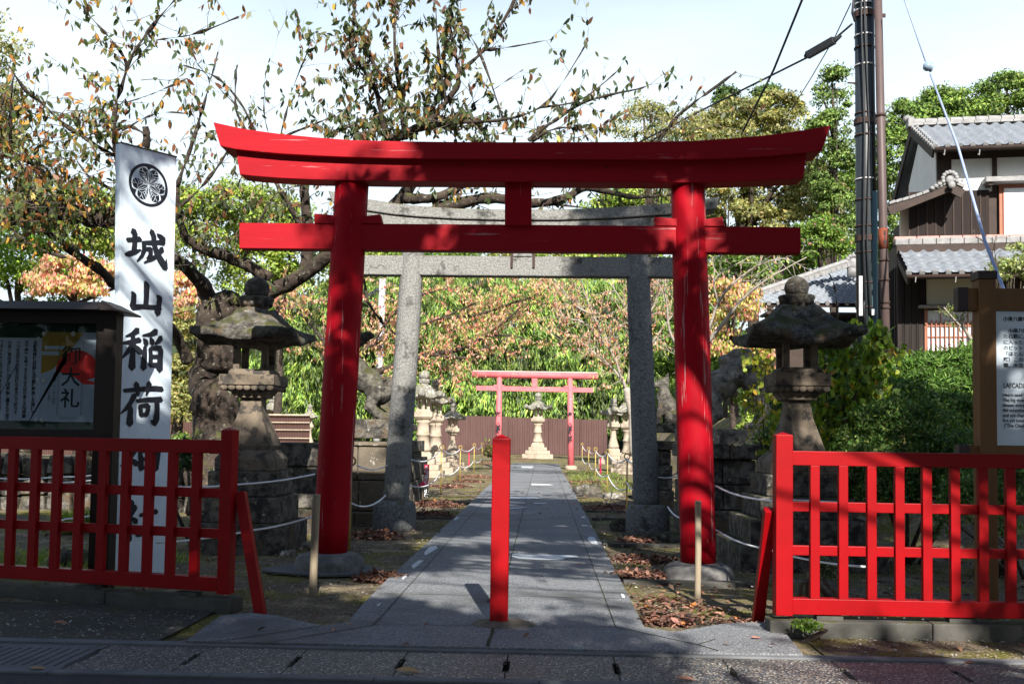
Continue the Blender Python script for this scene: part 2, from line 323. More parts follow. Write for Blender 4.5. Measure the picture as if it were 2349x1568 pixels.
# white filler patches
mb = MB()
def blob(mb, pts, z, px=True):
    q = [gr(x, y_, z) for x, y_ in pts]; mb.add([(a.x, a.y, z) for a in q], [tuple(range(len(q)))])
ZP = PZ+.006
for pts in ([(1175, 1269), (1230, 1271), (1280, 1272), (1322, 1273), (1329, 1277), (1296, 1279), (1290, 1283), (1240, 1283), (1190, 1281), (1174, 1276)],
            [(973, 1266), (985, 1254), (1000, 1250), (1004, 1256), (990, 1265), (975, 1273)], [(944, 1296), (960, 1284), (972, 1284), (962, 1293), (948, 1304)],
            [(921, 1325), (932, 1315), (934, 1320), (925, 1329)], [(1347, 1236), (1352, 1229), (1364, 1231), (1373, 1249), (1358, 1246)],
            [(1424, 1360), (1432, 1362), (1434, 1371), (1427, 1370)], [(1402, 1309), (1405, 1310), (1408, 1317), (1405, 1316)],
            [(1334, 1202), (1349, 1204), (1350, 1206), (1335, 1205)], [(1168, 1139), (1225, 1139.5), (1246, 1142), (1210, 1143.5), (1167, 1142)],
            [(1167, 1151), (1205, 1151.5), (1206, 1153.5), (1166, 1153)], [(1224, 1152), (1252, 1152.5), (1254, 1154), (1225, 1154)],
            [(1166, 1164), (1205, 1162), (1210, 1163), (1166, 1167)], [(1218, 1108), (1262, 1110), (1270, 1112), (1220, 1112)],
            [(864, 1386), (872, 1381), (873, 1384), (866, 1390)], [(1040, 1190), (1050, 1184), (1053, 1187), (1044, 1192)], [(1195, 1069), (1225, 1069), (1218, 1073), (1197, 1072)],
            [(1333, 1184), (1340, 1183), (1343, 1187), (1336, 1187)]):
    blob(mb, pts, ZP)
setp(structure(obj('path_patches', mb, MT['patch'], fix=False)))

# gutter: concrete edging, pebble slabs with slots between, front kerb, road
m, n, p = newmat('washed pebble slab')
tc = n.nodes.new('ShaderNodeTexCoord'); vo = N(n, 'TexVoronoi', Scale=62); n.links.new(tc.outputs['Object'], vo.inputs['Vector'])
sep = n.nodes.new('ShaderNodeSeparateColor'); n.links.new(vo.outputs['Color'], sep.inputs[0])
cr = n.nodes.new('ShaderNodeValToRGB'); e = cr.color_ramp.elements
e[0].position = 0; e[0].color = (.06, .075, .09, 1); e[1].position = 1; e[1].color = (.55, .54, .5, 1)
for ps, cc in ((.3, (.10, .115, .13, 1)), (.55, (.17, .17, .17, 1)), (.72, (.26, .19, .13, 1)), (.86, (.33, .31, .27, 1))):
    k = e.new(ps); k.color = cc
n.links.new(sep.outputs[0], cr.inputs['Fac'])
c = mixc(n, ramp(n, vo.outputs['Distance'], .42, .6), cr.outputs['Color'], (.035, .037, .035))
c = mixc(n, ramp(n, noise(n, .8, 4, .6), .55, .75), c, (.05, .055, .04))
n.links.new(c, p.inputs['Base Color']); p.inputs['Roughness'].default_value = .55
b = N(n, 'Bump', Strength=1, Distance=.006); b.invert = True; n.links.new(vo.outputs['Distance'], b.inputs['Height']); n.links.new(b.outputs[0], p.inputs['Normal'])
MT['pebble'] = m
MT['asphalt'] = pmat('purple grey asphalt', (.05, .045, .055), (.035, .033, .04), 2, .9, .8, 150, c3=(.10, .09, .10), t3=(.6, .68), s3=140, dist=.006)
MT['kerbcon'] = pmat('gutter concrete', (.16, .165, .175), (.11, .115, .125), 3, .9, .3, 90, c3=(.07, .075, .06), t3=(.6, .75), s3=2, dist=.004)
GY0, GY1 = 6.20, 6.99
mb = MB(); mb.box(-14, 14, GY1-.05, GY1+.06, -.1, .022); structure(obj('kerb', mb, MT['kerbcon'], bevel=.006))
mb = MB()
x = -14
while x < 14: mb.box(x, x+.995, GY0-.10, GY0-.012, -.1, .018); x += 1.0
structure(obj('kerb', mb, MT['kerbcon'], bevel=.006))
slots = [gr(v, 1505, 0).x for v in (-600, -350, -100, 206, 450, 690, 930, 1165, 1405, 1650, 1890, 2125, 2360, 2600, 2850)]
mb = MB(); ya, yb = GY0-.01, GY1-.052
for i in range(len(slots)-1):
    a, b_ = slots[i]+.004, slots[i+1]-.004
    if i == 2: continue
    # slab body with a short slot cut in each end
    yc = ya+.22; L = .30
    mb.box(a+.018, b_-.018, ya, yb, -.1, .008)
    for xs0, xs1 in ((a, a+.0179), (b_-.0179, b_)):
        mb.box(xs0, xs1, ya, yc, -.1, .008); mb.box(xs0, xs1, yc+L, yb, -.1, .008)
structure(obj('gutter_paving', mb, MT['pebble']))
mb = MB(); mb.box(-14, 14, GY0-.01, GY1, -.3, -.12); structure(obj('gutter_channel', mb, MT['black']))
groundmesh('road', -60, 60, -50, GY0-.1, 3, 3, lambda x, y: .004, MT['asphalt'])
groundmesh('verge', -26, -2.72, 7.05, 8.6, 40, 8, lambda x, y: -.004+.006*math.sin(x*7+y*3), pmat('dark verge concrete', (.045, .045, .038), (.07, .068, .055), 2, .95, .6, 50, c3=(.05, .055, .015), t3=(.55, .65), s3=1.6, c4=(.25, .24, .22), t4=(.60, .66), s4=30, sh=(.4, .6), dist=.015))
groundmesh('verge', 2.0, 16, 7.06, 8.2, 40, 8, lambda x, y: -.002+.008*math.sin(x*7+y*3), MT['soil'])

# grating at the left of the gutter
t = thing('drain_grating', 'grey slotted concrete drain cover set in the pebble gutter', 'drain cover', ((slots[2]+slots[3])/2, (ya+yb)/2, .0))
a, b_ = slots[2]+.02, slots[3]-.02; mb = MB()
mb.box(a, b_, ya, ya+.12, -.1, .006); mb.box(a, b_, yb-.12, yb, -.1, .006)
k = 12; wbar = (b_-a)/k
for i in range(k):
    mb.box(a+i*wbar, a+i*wbar+wbar*.72, ya+.1201, yb-.1201, -.1, .006)
mb.box(a, b_, ya+.13, yb-.13, -.11, -.09)
obj('cover_slab', mb, MT['kerbcon'], t)

# ================================================================== RED TORII
Yt = 10.95
def wood_tube(pts_px, Y, rad, n=28):
    return [at(x, y_, Y) for x, y_ in pts_px], rad
T = thing('torii_gate', 'vermilion wooden torii gate with upswept lintel, largest and nearest of the gates', 'torii gate', (-.35, Yt, 0))
for (xt, xb, yb_) in ((803.5, 757, 1262), (1580.5, 1602, 1285)):
    a = at(xb, yb_, Yt); b_ = at(xt, 417, Yt-.1); b_.y = Yt; a.z -= .02
    mb = MB(); K = 14
    pts = [a.lerp(b_, i/K) for i in range(K+1)]; rad = [.188+.006*math.sin(i/K*math.pi)-.004*i/K for i in range(K+1)]
    
    mb.tube(pts, rad, 40); o = obj('pillar', mb, MT['red'], T, smooth=True)
    # base stone (rounded drum)
    mb = MB(); mb.loft([(.37, -.05), (.375, .02), (.372, .150), (.36, .185), (.33, .215), (.27, .238), (.19, .25)], (a.x, a.y, a.z-.245), 48, 0)
    obj('base_stone', mb, MT['basecon'], T, smooth=True)
KY = 10.69
def px_poly(pts, Y): return [at(x, y_, Y) for x, y_ in pts]
ktop = [(489, 280), (520, 287), (556, 295), (598, 301), (643, 307), (720, 314.5), (803, 321), (900, 323.5), (1000, 325), (1174, 326), (1350, 325.5), (1480, 325), (1591, 323), (1664, 318.5), (1774, 308.5), (1840, 299), (1905.5, 287.4)]
kbot = [(1886, 345), (1850, 350), (1774, 358), (1664, 364), (1591, 366), (1480, 366.5), (1350, 366), (1174, 365), (1000, 364.5), (900, 363), (803, 360.5), (720, 357), (643, 352.5), (580, 346.5), (540, 342), (505, 335)]
def sweep_beam(top, bot, Y, dep, name, mat, parent, shadowline=None):
    mb = MB(); mb.extr(px_poly(top+bot, Y), (0, dep, 0)); return obj(name, mb, mat, parent, bevel=.006)
sweep_beam(ktop, kbot, KY-.03, .42, 'top_lintel', MT['redh'], T)
st = [(541, 344), (580, 348.5), (643, 354.5), (720, 359), (803, 362.5), (900, 365), (1000, 366.5), (1174, 367), (1350, 368), (1480, 368.5), (1591, 368), (1664, 366), (1774, 360), (1851, 352)]
sb = [(1843, 409.5), (1774, 413), (1664, 417), (1591, 418.5), (1480, 418.5), (1350, 417.5), (1174, 416.5), (1000, 415.5), (900, 415), (803, 413.5), (720, 412), (643, 408.5), (580, 403.5), (550, 400)]
sweep_beam(st, sb, KY+.05, .28, 'second_lintel', MT['redh'], T)
mb = MB(); mb.extr(px_poly([(549, 511), (1174, 515), (1837, 521), (1837, 580), (1174, 575), (549, 569)], Yt-.10), (0, .17, 0)); obj('tie_beam', mb, MT['redh'], T, bevel=.005)
mb = MB(); mb.extr(px_poly([(1158, 420), (1219, 420.5), (1219, 517), (1158, 516.5)], Yt-.14), (0, .24, 0)); obj('centre_strut', mb, MT['red'], T, bevel=.005)
for pts in ([(721, 489.5), (772, 493.5), (772, 512), (721, 511.5)], [(825, 497), (872, 491), (877, 512.5), (825, 512)],
            [(1501, 497), (1556, 502), (1556, 518), (1503, 517.5)], [(1610, 504), (1657, 497), (1663, 519.5), (1610, 518.5)]):
    mb = MB(); mb.extr(px_poly(pts, Yt-.115), (0, .13, 0)); obj('wedge', mb, MT['redh'], T, bevel=.004)
mb = MB()
for x, y_ in ((1061, 375), (1389, 383)): mb.ball(at(x+.5, y_, KY+.045), .012)
obj('nail_head', mb, MT['rust'], T)
# cement skirt round the left base
mb = MB(); q = gr(755, 1300, 0); pts = []
for k in range(26):
    t_ = 2*math.pi*k/26; r_ = .62+random.uniform(-.06, .06); pts.append((q.x+r_*1.0*math.cos(t_), Yt+.0+r_*.8*math.sin(t_), .0))
mb.extr(pts, (0, 0, .022)); structure(obj('cement_skirt', mb, MT['concrete']))

# ================================================================== STONE TORII
Ys = 15.9
T = thing('torii_gate', 'grey granite torii gate standing behind the red gate', 'torii gate', (-.35, Ys, 0))
for (xb, yb_, xt, yt_, bx) in ((908, 1150, 953, 500, 905), (1483.5, 1158, 1459, 505, 1486)):
    a, b_ = at(xb, yb_, Ys), at(xt, yt_, Ys); mb = MB(); K = 40
    vs = []; pts = [a.lerp(b_, i/K) for i in range(K+1)]
    mb.tube(pts, [.205-.028*i/K for i in range(K+1)], 28)
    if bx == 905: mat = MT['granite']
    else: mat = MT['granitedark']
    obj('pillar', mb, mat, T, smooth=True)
    mb = MB(); c0 = at(bx, 1160, Ys); mb.loft([(.33, -.1), (.345, .05), (.335, .36), (.31, .42), (.22, .45)], (c0.x, Ys, 0), 36, 0)
    obj('base_stone', mb, MT['granitedark'], T, smooth=True)
mb = MB(); mb.extr(px_poly([(800, 584), (1000, 585.5), (1300, 588), (1580, 590), (1580, 635), (1300, 633.5), (1000, 631), (800, 629)], Ys-.12), (0, .24, 0)); obj('tie_beam', mb, MT['granite'], T, bevel=.015)
t1 = [(752, 436), (800, 447), (843, 456), (900, 465), (960, 471.5), (1050, 477.5), (1155, 480), (1280, 480), (1400, 475), (1538, 465), (1600, 457.5), (1651.7, 450)]
t2 = [(1644, 477.5), (1600, 484), (1538, 492), (1400, 500.5), (1280, 504.5), (1155, 504.5), (1050, 502), (960, 497), (900, 491.5), (843, 483), (800, 474), (762, 464)]
mb = MB(); mb.extr(px_poly(t1+t2, Ys-.24), (0, .46, 0)); obj('top_lintel', mb, MT['granite'], T, bevel=.02)
s1 = [(790, 474), (843, 485), (900, 493.5), (960, 499), (1050, 504), (1155, 506.5), (1280, 506.5), (1400, 502.5), (1538, 494), (1618, 484)]
s2 = [(1612, 520), (1538, 527), (1400, 533), (1280, 536), (1155, 536), (1050, 534), (960, 530), (900, 525), (843, 518), (796, 508)]
mb = MB(); mb.extr(px_poly(s1+s2, Ys-.2), (0, .38, 0)); obj('second_lintel', mb, MT['granite'], T, bevel=.015)
mb = MB(); mb.extr(px_poly([(1177, 534), (1221, 534), (1221, 588), (1177, 588)], Ys-.14), (0, .28, 0)); obj('centre_strut', mb, MT['granite'], T, bevel=.01)
for x in (1171.5, 1222):
    mb = MB(); q0, q1 = at(x, 584, Ys-.135), at(x+5, 614, Ys-.135); mb.box(q0.x, q1.x, q0.y-.012, q0.y+.01, q1.z, q0.z+.03); obj('iron_bracket', mb, MT['rust'], T)

# ================================================================== FAR RED TORII
Yf = 45.7
T = thing('torii_gate', 'small faded pink-red torii gate with straight round lintel at the path end', 'torii gate', (-.35, Yf, 0))
a, b_ = at(1083, 858, Yf), at(1372, 862.5, Yf); mb = MB(); mb.tube([a, b_], .16, 18); obj('top_lintel', mb, MT['redold'], T, smooth=True)
mb = MB(); mb.extr([a+Vector((0.02, -.1, .135)), b_+Vector((-.02, -.1, .135)), b_+Vector((-.02, 0, .185)), a+Vector((.02, 0, .185))], (0, .1, 0)); obj('weathered_cap', mb, MT['fadedtop'], T)
mb = MB(); mb.extr(px_poly([(1092, 884), (1361, 889), (1361, 900), (1092, 895)], Yf-.06), (0, .12, 0)); obj('tie_beam', mb, MT['redold'], T, bevel=.01)
mb = MB(); mb.extr(px_poly([(1220, 863), (1232.5, 863), (1232.5, 887), (1220, 887)], Yf-.07), (0, .14, 0)); obj('centre_strut', mb, MT['redold'], T)
for pts in ([(1132, 882), (1157, 882.5), (1155, 887), (1134, 886.5)], [(1293, 884.5), (1321, 885), (1318, 889.5), (1296, 889)]):
    mb = MB(); mb.extr(px_poly(pts, Yf-.075), (0, .15, 0)); obj('wedge', mb, MT['redold'], T)
PF = []
for xt, xb, yb_ in ((1146, 1141.5, 1072), (1307.6, 1310, 1076)):
    a, b_ = at(xb, yb_, Yf), at(xt, 864, Yf); mb = MB(); mb.tube([a, a.lerp(b_, .5), b_], [.155, .14, .115], 20)
    PF.append((obj('pillar', mb, MT['redold'], T, smooth=True), a, b_))
    mb = MB(); mb.loft([(.27, -.1), (.27, .12), (.22, .16)], (a.x, Yf, 0), 24, 0); obj('base_stone', mb, MT['palestone'], T, smooth=True)

# ================================================================== BOLLARD AND STAKES
q = gr(1144.5, 1430, PZ)
T = thing('bollard', 'bright red square post standing in the middle of the path entrance', 'bollard', (q.x, q.y, PZ))
mb = MB(); tz = at(1147, 999, q.y).z; xs_ = .069
mb.loft([(xs_, -.02), (xs_, tz-PZ-.02), (.0, tz-PZ+.012)], (q.x, q.y, PZ), 4); obj('post', mb, MT['redf'], T, bevel=.006)
mb = MB()
mb.ball((q.x+.03, q.y-.01, PZ-.004), .21, 1.2, .85, .20, 28, 8); rough(obj('cement_footing', mb, pmat('brown cement', (.17, .15, .12), (.07, .06, .05), 9, .9, .8, 40, dist=.01), T, smooth=True), .06, .03, 1)
for nm, (x, y_, yt, w_), lab, cat in (('wooden_stake', (717.5, 1362, 1133, 18), 'dark grey wooden stake in front of the left red pillar', 'stake'), ('wooden_stake', (1600, 1379, 1148, 14), 'pale brown wooden stake in front of the right red pillar', 'stake')):
    q = gr(x, y_, 0); wd = w_/2300*q.y; mb = MB(); z1 = at(x, yt, q.y).z
    mb.tube([(q.x, q.y, -.05), (q.x+.005, q.y, z1*.5), (q.x+(.012 if x < 1000 else -.0), q.y, z1)], [wd*.5, wd*.49, wd*.5], 12)
    setp(obj(nm, mb, MT['stakewood'], smooth=False, bevel=.004), lab, cat)

# ================================================================== FENCES
def fence(p0, p1, zb, label, post_w, rails, bxs, bw, name='wooden_fence', ht=1.40, brace=None, postd=None):
    """p0 = gate post foot, p1 = direction point; everything laid out along the line between them"""
    p0 = Vector(p0); d = (Vector(p1)-p0); d.z = 0; d.normalize(); nrm = Vector((d.y, -d.x, 0))
    if nrm.y > 0: nrm = -nrm          # towards the street
    T = thing(name, label, 'fence', (p0.x, p0.y, zb))
    up = Vector((0, 0, 1))
    def bar(u0, u1, v0, v1, z0, z1):
        q = lambda u, v, z: p0+d*u+nrm*v+up*(z-p0.z)
        return [q(u0, v0, z0), q(u1, v0, z0), q(u1, v1, z0), q(u0, v1, z0), q(u0, v0, z1), q(u1, v0, z1), q(u1, v1, z1), q(u0, v1, z1)]
    hw = post_w/2
    mb = MB(); v = bar(-hw, hw, -hw, hw, zb, zb+ht-.025); mb.add(v, [(3,2,1,0), (0,1,5,4), (1,2,6,5), (2,3,7,6), (3,0,4,7)])
    top = p0+up*(zb+ht-p0.z); n0 = len(mb.v); mb.v.append(tuple(top)); mb.f += [(4, 5, n0), (5, 6, n0), (6, 7, n0), (7, 4, n0)]
    obj('post', mb, MT['redf'], T, bevel=.003)
    L = bxs[-1]+.3
    for i, (z0, z1, th) in enumerate(rails):
        mb = MB(); mb.add(bar(hw+.001, L, -th/2, th/2, zb+z0, zb+z1), [(3,2,1,0), (4,5,6,7), (0,1,5,4), (1,2,6,5), (2,3,7,6), (3,0,4,7)])
        obj('rail', mb, MT['redf'], T, bevel=.004)
    for u in bxs:
        mb = MB(); mb.add(bar(u-bw/2, u+bw/2, .0, .052, zb+rails[0][1]-.0, zb+rails[-1][0]+.0), [(3,2,1,0), (4,5,6,7), (0,1,5,4), (1,2,6,5), (2,3,7,6), (3,0,4,7)])
        obj('baluster', mb, MT['redf'], T, bevel=.003)
    mb = MB(); a, b_ = brace; mb.beam(a, b_, .085, .085, up=(0, 1, 0)); obj('brace', mb, MT['redf'], T, bevel=.003)
    # blocks the fence stands on
    for u in (.35, 1.35):
        mb = MB(); mb.add(bar(u-.1, u+.1, -.045, .045, zb-.03, zb+.0), [(3,2,1,0), (4,5,6,7), (0,1,5,4), (1,2,6,5), (2,3,7,6), (3,0,4,7)])
        obj('foot_block', mb, MT['curb'], T)
    return T, d, nrm
pL = at(517, 1362, 8.45); pLe = at(0, 1335, 8.98); zbL = .13
dL = (pLe-pL); dL.z = 0; dL.normalize()
def ufrom(x, p, d):      # distance along the fence line where it crosses image column x
    best = min(((abs((p+d*u).x*1-at(x, 1200, (p+d*u).y).x), u) for u in np.arange(0, 4.2, .004)), key=lambda t: t[0]); return best[1]
bl = [ufrom(x, pL, dL) for x in (453, 397, 343.5, 291, 238, 185, 133, 82, 30)]
bl += [bl[-1]+.2*i for i in (1, 2, 3)]
pL.z = 0
fence(pL, pL+dL, zbL, 'red lattice fence left of the path entrance, in front of the notice board', .108,
      [(.02, .135, .10), (.46, .54, .045), (.80, .88, .045), (1.175, 1.29, .085)], bl, .078, brace=((pL.x+.09, pL.y+.05, .98), tuple(gr(598, 1410, -.02))))
pR = at(1795, 1410, 7.85); pR.z = 0; dR = Vector((1, .0, 0))
br = [ufrom(x, pR, dR) for x in (1866, 1930.5, 1995.5, 2059, 2122, 2186, 2250, 2313)]
br += [br[-1]+.217*i for i in (1, 2, 3)]
TR, _, _ = fence(pR, pR+dR, .155, 'red lattice fence right of the path entrance, partly in bright sun', .128,
      [(.01, .13, .10), (.455, .53, .045), (.79, .865, .045), (1.145, 1.255, .09)], br, .07, brace=((pR.x-.085, pR.y+.06, .95), tuple(gr(1738, 1428, .0))))
# kerbs under the fences
def kerb(p, d, u0, u1, z0, z1, half, label, segs):
    nrm = Vector((d.y, -d.x, 0)); mb = MB(); us = np.linspace(u0, u1, segs+1)
    for i in range(segs):
        a, b_ = us[i]+.003, us[i+1]-.003; q = lambda u, v, z: (p+d*u+nrm*v+Vector((0, 0, z)))
        mb.hexa([q(a, -half, z0), q(b_, -half, z0), q(b_, half, z0), q(a, half, z0), q(a, -half, z1), q(b_, -half, z1), q(b_, half, z1), q(a, half, z1)])
    return setp(obj('concrete_kerb', mb, MT['curb'], bevel=.012), label, 'kerb')
kerb(pL, dL, -.12, 6, -.1, .10, .10, 'dark concrete kerb under the left red fence', 5)
kerb(pR, dR, -.12, 6, -.1, .125, .10, 'mossy concrete kerb under the right red fence', 5)

# ================================================================== TEXT
def text_mesh(body, size, spacing=1.0, line=1.0, align='LEFT', offset=0, cs=1.0, ext=.0004):
    cu = bpy.data.curves.new('t', 'FONT'); cu.body = body; cu.size = size; cu.space_line = line; cu.space_character = cs
    cu.align_x = align; cu.offset = offset; cu.extrude = ext; cu.resolution_u = 2
    o = bpy.data.objects.new('t', cu); C.objects.link(o); dg = bpy.context.evaluated_depsgraph_get(); dg.update()
    me = bpy.data.meshes.new_from_object(o.evaluated_get(dg)); bpy.data.objects.remove(o); return me
def put_text(name, me, origin, ux, uz, mat, parent, sx=1.0):
    """text plane: local x -> ux, local y -> uz, standing off along -(ux x uz) is not needed; normal = ux x uz"""
    ux, uz = Vector(ux).normalized(), Vector(uz).normalized(); nn = ux.cross(uz)
    Mx = Matrix((ux*sx, uz, nn)).transposed().to_4x4(); off = wloc(parent) if parent else Vector((0, 0, 0)); Mx.translation = Vector(origin)-off
    me.transform(Mx); me.name = name; return obj(name, me, mat, parent)
def vtext(cols, size, step, colstep, offset=0):     # vertical columns, first column on the right: one mesh
    import itertools
    allm = MB()
    for ci, col in enumerate(cols):
        for ri, ch in enumerate(col):
            if ch == ' ': continue
            me = text_mesh(ch, size, align='CENTER', offset=offset)
            allm.add([(v.co.x-ci*colstep, v.co.y-ri*step, v.co.z) for v in me.vertices], [tuple(p.vertices) for p in me.polygons]); bpy.data.meshes.remove(me)
    me = bpy.data.meshes.new('t'); me.from_pydata(allm.v, [], allm.f); return me

# ================================================================== TALL SIGN BOARD
A0, A1 = gr(271, 1332, 0), gr(383, 1318, 0)
su = (A1-A0); su.z = 0; SW = su.length; su.normalize(); sn = Vector((su.y, -su.x, 0))       # sn faces the street
if sn.y > 0: sn = -sn
topL, topR = at(283.5, 330, A0.y), at(411, 362, A1.y)
lean = (topL-A0); hL = topL.z
sv = ((topL-A0)+(topR-A1)); sv.normalize()
hS = (topL-A0).length
T = thing('sign_board', 'tall narrow white sign board with a black crest and black brush lettering', 'sign board', tuple(A0))
def SP(u, v, off=0): return A0+su*(u*(1+.06*v/hS))+sv*v+sn*off      # u right, v up, off towards the viewer
def inv(x, y_):      # image point -> board (u, v)
    d = ray(x, y_); o_ = Vector((0, 0, HCAM)); nn = su.cross(sv); t_ = (A0-o_).dot(nn)/d.dot(nn); P = o_+d*t_-A0
    v = P.dot(sv); u = P.dot(su)/(1+.06*v/hS); return u, v
(ut, vt_), (ul_, vl_) = inv(411, 362), inv(283.5, 330)
TL, TR_ = SP(ul_, vl_), SP(ut, vt_)
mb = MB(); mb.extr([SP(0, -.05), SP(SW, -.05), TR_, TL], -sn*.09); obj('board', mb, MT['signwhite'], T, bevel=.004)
mb = MB(); mb.extr([TL+sn*.008, TR_+sn*.008, TR_-sn*.1, TL-sn*.1], sv*.012); obj('top_edging', mb, MT['timbercap'], T)
STK = {
 '城': [[(7,40,5),(20,37,5),(37,31,6)], [(20,13,7),(24,20,6),(24,45,5.5),(23,68,6)], [(3,80,3),(12,76,6),(26,68,5),(38,60,2)],
       [(42,40,4),(60,36,5),(80,31,5),(92,29,6)], [(45,40,5),(46,58,5),(41,76,4),(30,93,1.5)], [(50,55,4),(60,53,5),(62,56,5)], [(61,56,5),(61,70,5),(58,82,6),(51,78,1)],
       [(62,5,6),(67,16,6),(69,40,6),(77,64,7),(88,82,8),(97,97,7)], [(97,97,6),(99,84,3),(99,72,1)], [(88,47,6),(80,62,4),(66,78,4),(46,93,1.5)], [(76,10,3),(84,15,6),(91,22,7)]],
 '山': [[(48,6,5),(52,14,8),(52,50,7),(51,76,7)], [(12,42,4),(17,48,7),(17,68,7),(13,84,8)], [(13,86,8),(40,80,6),(70,78,6),(92,78,7)], [(82,42,4),(90,47,7),(88,70,7),(84,94,9)]],
 '稲': [[(36,7,7),(25,17,5),(9,24,2)], [(3,40,3),(18,37,5),(42,29,6)], [(25,20,5),(27,40,6),(26,66,6),(25,95,8)], [(25,40,5),(15,58,5),(1,76,1.5)], [(29,44,4),(37,50,6),(43,57,7)],
       [(80,5,7),(68,13,5),(48,18,2)], [(51,26,3),(55,31,6),(57,37,6)], [(67,22,3),(70,28,6),(71,34,6)], [(92,19,6),(86,28,5),(78,36,2)],
       [(54,44,4),(53,60,6),(53,80,6),(52,94,7)], [(66,48,4),(68,60,5),(68,86,5)], [(68,46,4),(82,44,5),(93,44,6)], [(92,46,6),(91,66,6),(90,94,8)], [(70,66,4),(86,64,4)], [(68,86,5),(88,84,5)]],
 '荷': [[(6,22,4),(40,17,5),(80,13,6),(96,14,6)], [(34,5,6),(37,16,6),(38,30,4)], [(64,2,6),(63,14,5),(58,30,2)], [(30,32,6),(22,48,5),(12,62,4),(0,74,1.5)], [(20,54,4),(22,66,6),(21,80,6),(21,96,8)],
       [(36,44,4),(60,40,5),(94,38,6)], [(42,56,4),(45,64,5),(46,76,5)], [(44,55,4),(62,53,5)], [(63,54,5),(62,64,5),(58,76,5)], [(46,76,4),(58,74,4)], [(83,42,6),(84,64,6),(83,84,7),(79,95,6),(70,88,2)]],
 '神': [[(18,4,4),(25,10,6),(29,15,6)], [(6,29,3),(22,25,5),(37,22,6)], [(36,24,5),(24,42,5),(3,60,1.5)], [(21,46,4),(23,62,6),(22,80,6),(22,98,7)], [(26,46,3),(34,52,6),(39,57,6)],
       [(46,28,4),(49,44,6),(50,68,6)], [(47,27,4),(70,24,5),(90,22,6)], [(90,24,6),(88,46,6),(85,70,6)], [(51,46,4),(84,43,4)], [(51,66,4),(84,63,5)], [(66,2,6),(69,14,7),(69,60,6),(69,99,7)]],
 '社': [[(18,4,4),(25,10,6),(29,15,6)], [(6,29,3),(22,25,5),(37,22,6)], [(36,24,5),(24,42,5),(3,60,1.5)], [(21,46,4),(23,62,6),(22,80,6),(22,98,7)], [(26,46,3),(34,52,6),(39,57,6)],
       [(48,42,4),(68,38,5),(90,35,6)], [(67,8,6),(70,20,7),(70,60,6),(69,84,6)], [(40,88,4),(66,84,6),(98,82,8)]]}
def brush(ch, u0, v0, w_, h_, off, parent):
    mb = MB()
    for k, st_ in enumerate(STK[ch]):
        P = [Vector((x/100*w_, -y_/100*h_)) for x, y_, _ in st_]; Rr = [r/100*w_*1.05 for _, _, r in st_]
        # resample
        pts, rr = [], []
        for i in range(len(P)-1):
            for t_ in np.linspace(0, 1, 5)[:-1]:
                pts.append(P[i].lerp(P[i+1], t_)); rr.append(Rr[i]+(Rr[i+1]-Rr[i])*t_)
        pts.append(P[-1]); rr.append(Rr[-1]); left, right = [], []
        for i, q_ in enumerate(pts):
            d = (pts[min(i+1, len(pts)-1)]-pts[max(i-1, 0)]).normalized(); s = Vector((-d.y, d.x))
            left.append(q_+s*rr[i]); right.append(q_-s*rr[i])
        d0 = (pts[0]-pts[1]).normalized(); d1 = (pts[-1]-pts[-2]).normalized()
        cap0 = [pts[0]+d0*rr[0]*.7+Vector((0, rr[0]*.3))]; cap1 = [pts[-1]+d1*rr[-1]*.7-Vector((0, rr[-1]*.25))]
        o_ = off+.0006*k; n = len(pts); vs = [SP(u0+a.x, v0+a.y, o_) for a in left+right+cap0+cap1]
        fs = [(i, i+1, n+i+1, n+i) for i in range(n-1)]+[(0, n, 2*n), (n-1, 2*n-1, 2*n+1)]
        mb.add(vs, fs)
    return obj('lettering', mb, MT['ink'], parent, fix=False)
for ch, (x0, y0, x1, y1) in {'城': (290, 525, 387, 612), '山': (297, 643, 378, 722), '稲': (283, 752, 378, 852), '荷': (281, 876, 377, 978), '神': (277, 1008, 373, 1108), '社': (278, 1140, 368, 1240)}.items():
    ua, va = inv(x0, y0); ub, vb = inv(x1, y1); uu, vt = inv((x0+x1)/2, y0); _, vbm = inv((x0+x1)/2, y1)
    brush(ch, ua, vt, (ub-ua)*.98, (vt-vbm)*.97, .004, T)
# crest: ring with three heart-shaped leaves and pale veins
cu, cv = inv(345.5, 425.5); ul, _ = inv(301, 425); urr, _ = inv(389, 425); CR = (urr-ul)/2*1.02
def cpt(x, y_, off): return SP(cu+x*CR, cv+y_*CR, off)
ring = MB(); n_ = 96
vs = []
for i in range(n_):
    t_ = 2*math.pi*i/n_; a = ((t_-math.pi/2) % (2*math.pi/3)); a = min(a, 2*math.pi/3-a); ri = .865-.17*max(0, 1-a/.2)**1.3
    vs += [cpt(math.cos(t_), math.sin(t_), .005), cpt(ri*math.cos(t_), ri*math.sin(t_), .005)]
ring.add(vs, [(2*i, 2*i+1, (2*i+3) % (2*n_), (2*i+2) % (2*n_)) for i in range(n_)])
crest = obj('crest', ring, MT['ink'], T, fix=False)
half = [(0, .05), (.02, .1), (.03, .35), (.03, .58), (.08, .68), (.2, .77), (.36, .75), (.48, .63), (.5, .48), (.42, .35), (.3, .22), (.14, .1)]
def rotp(q, a, mir): x, y_ = (q[0]*(-1 if mir else 1), q[1]); return (x*math.cos(a)-y_*math.sin(a), x*math.sin(a)+y_*math.cos(a))
lv = MB(); ve = MB(); kk = 0
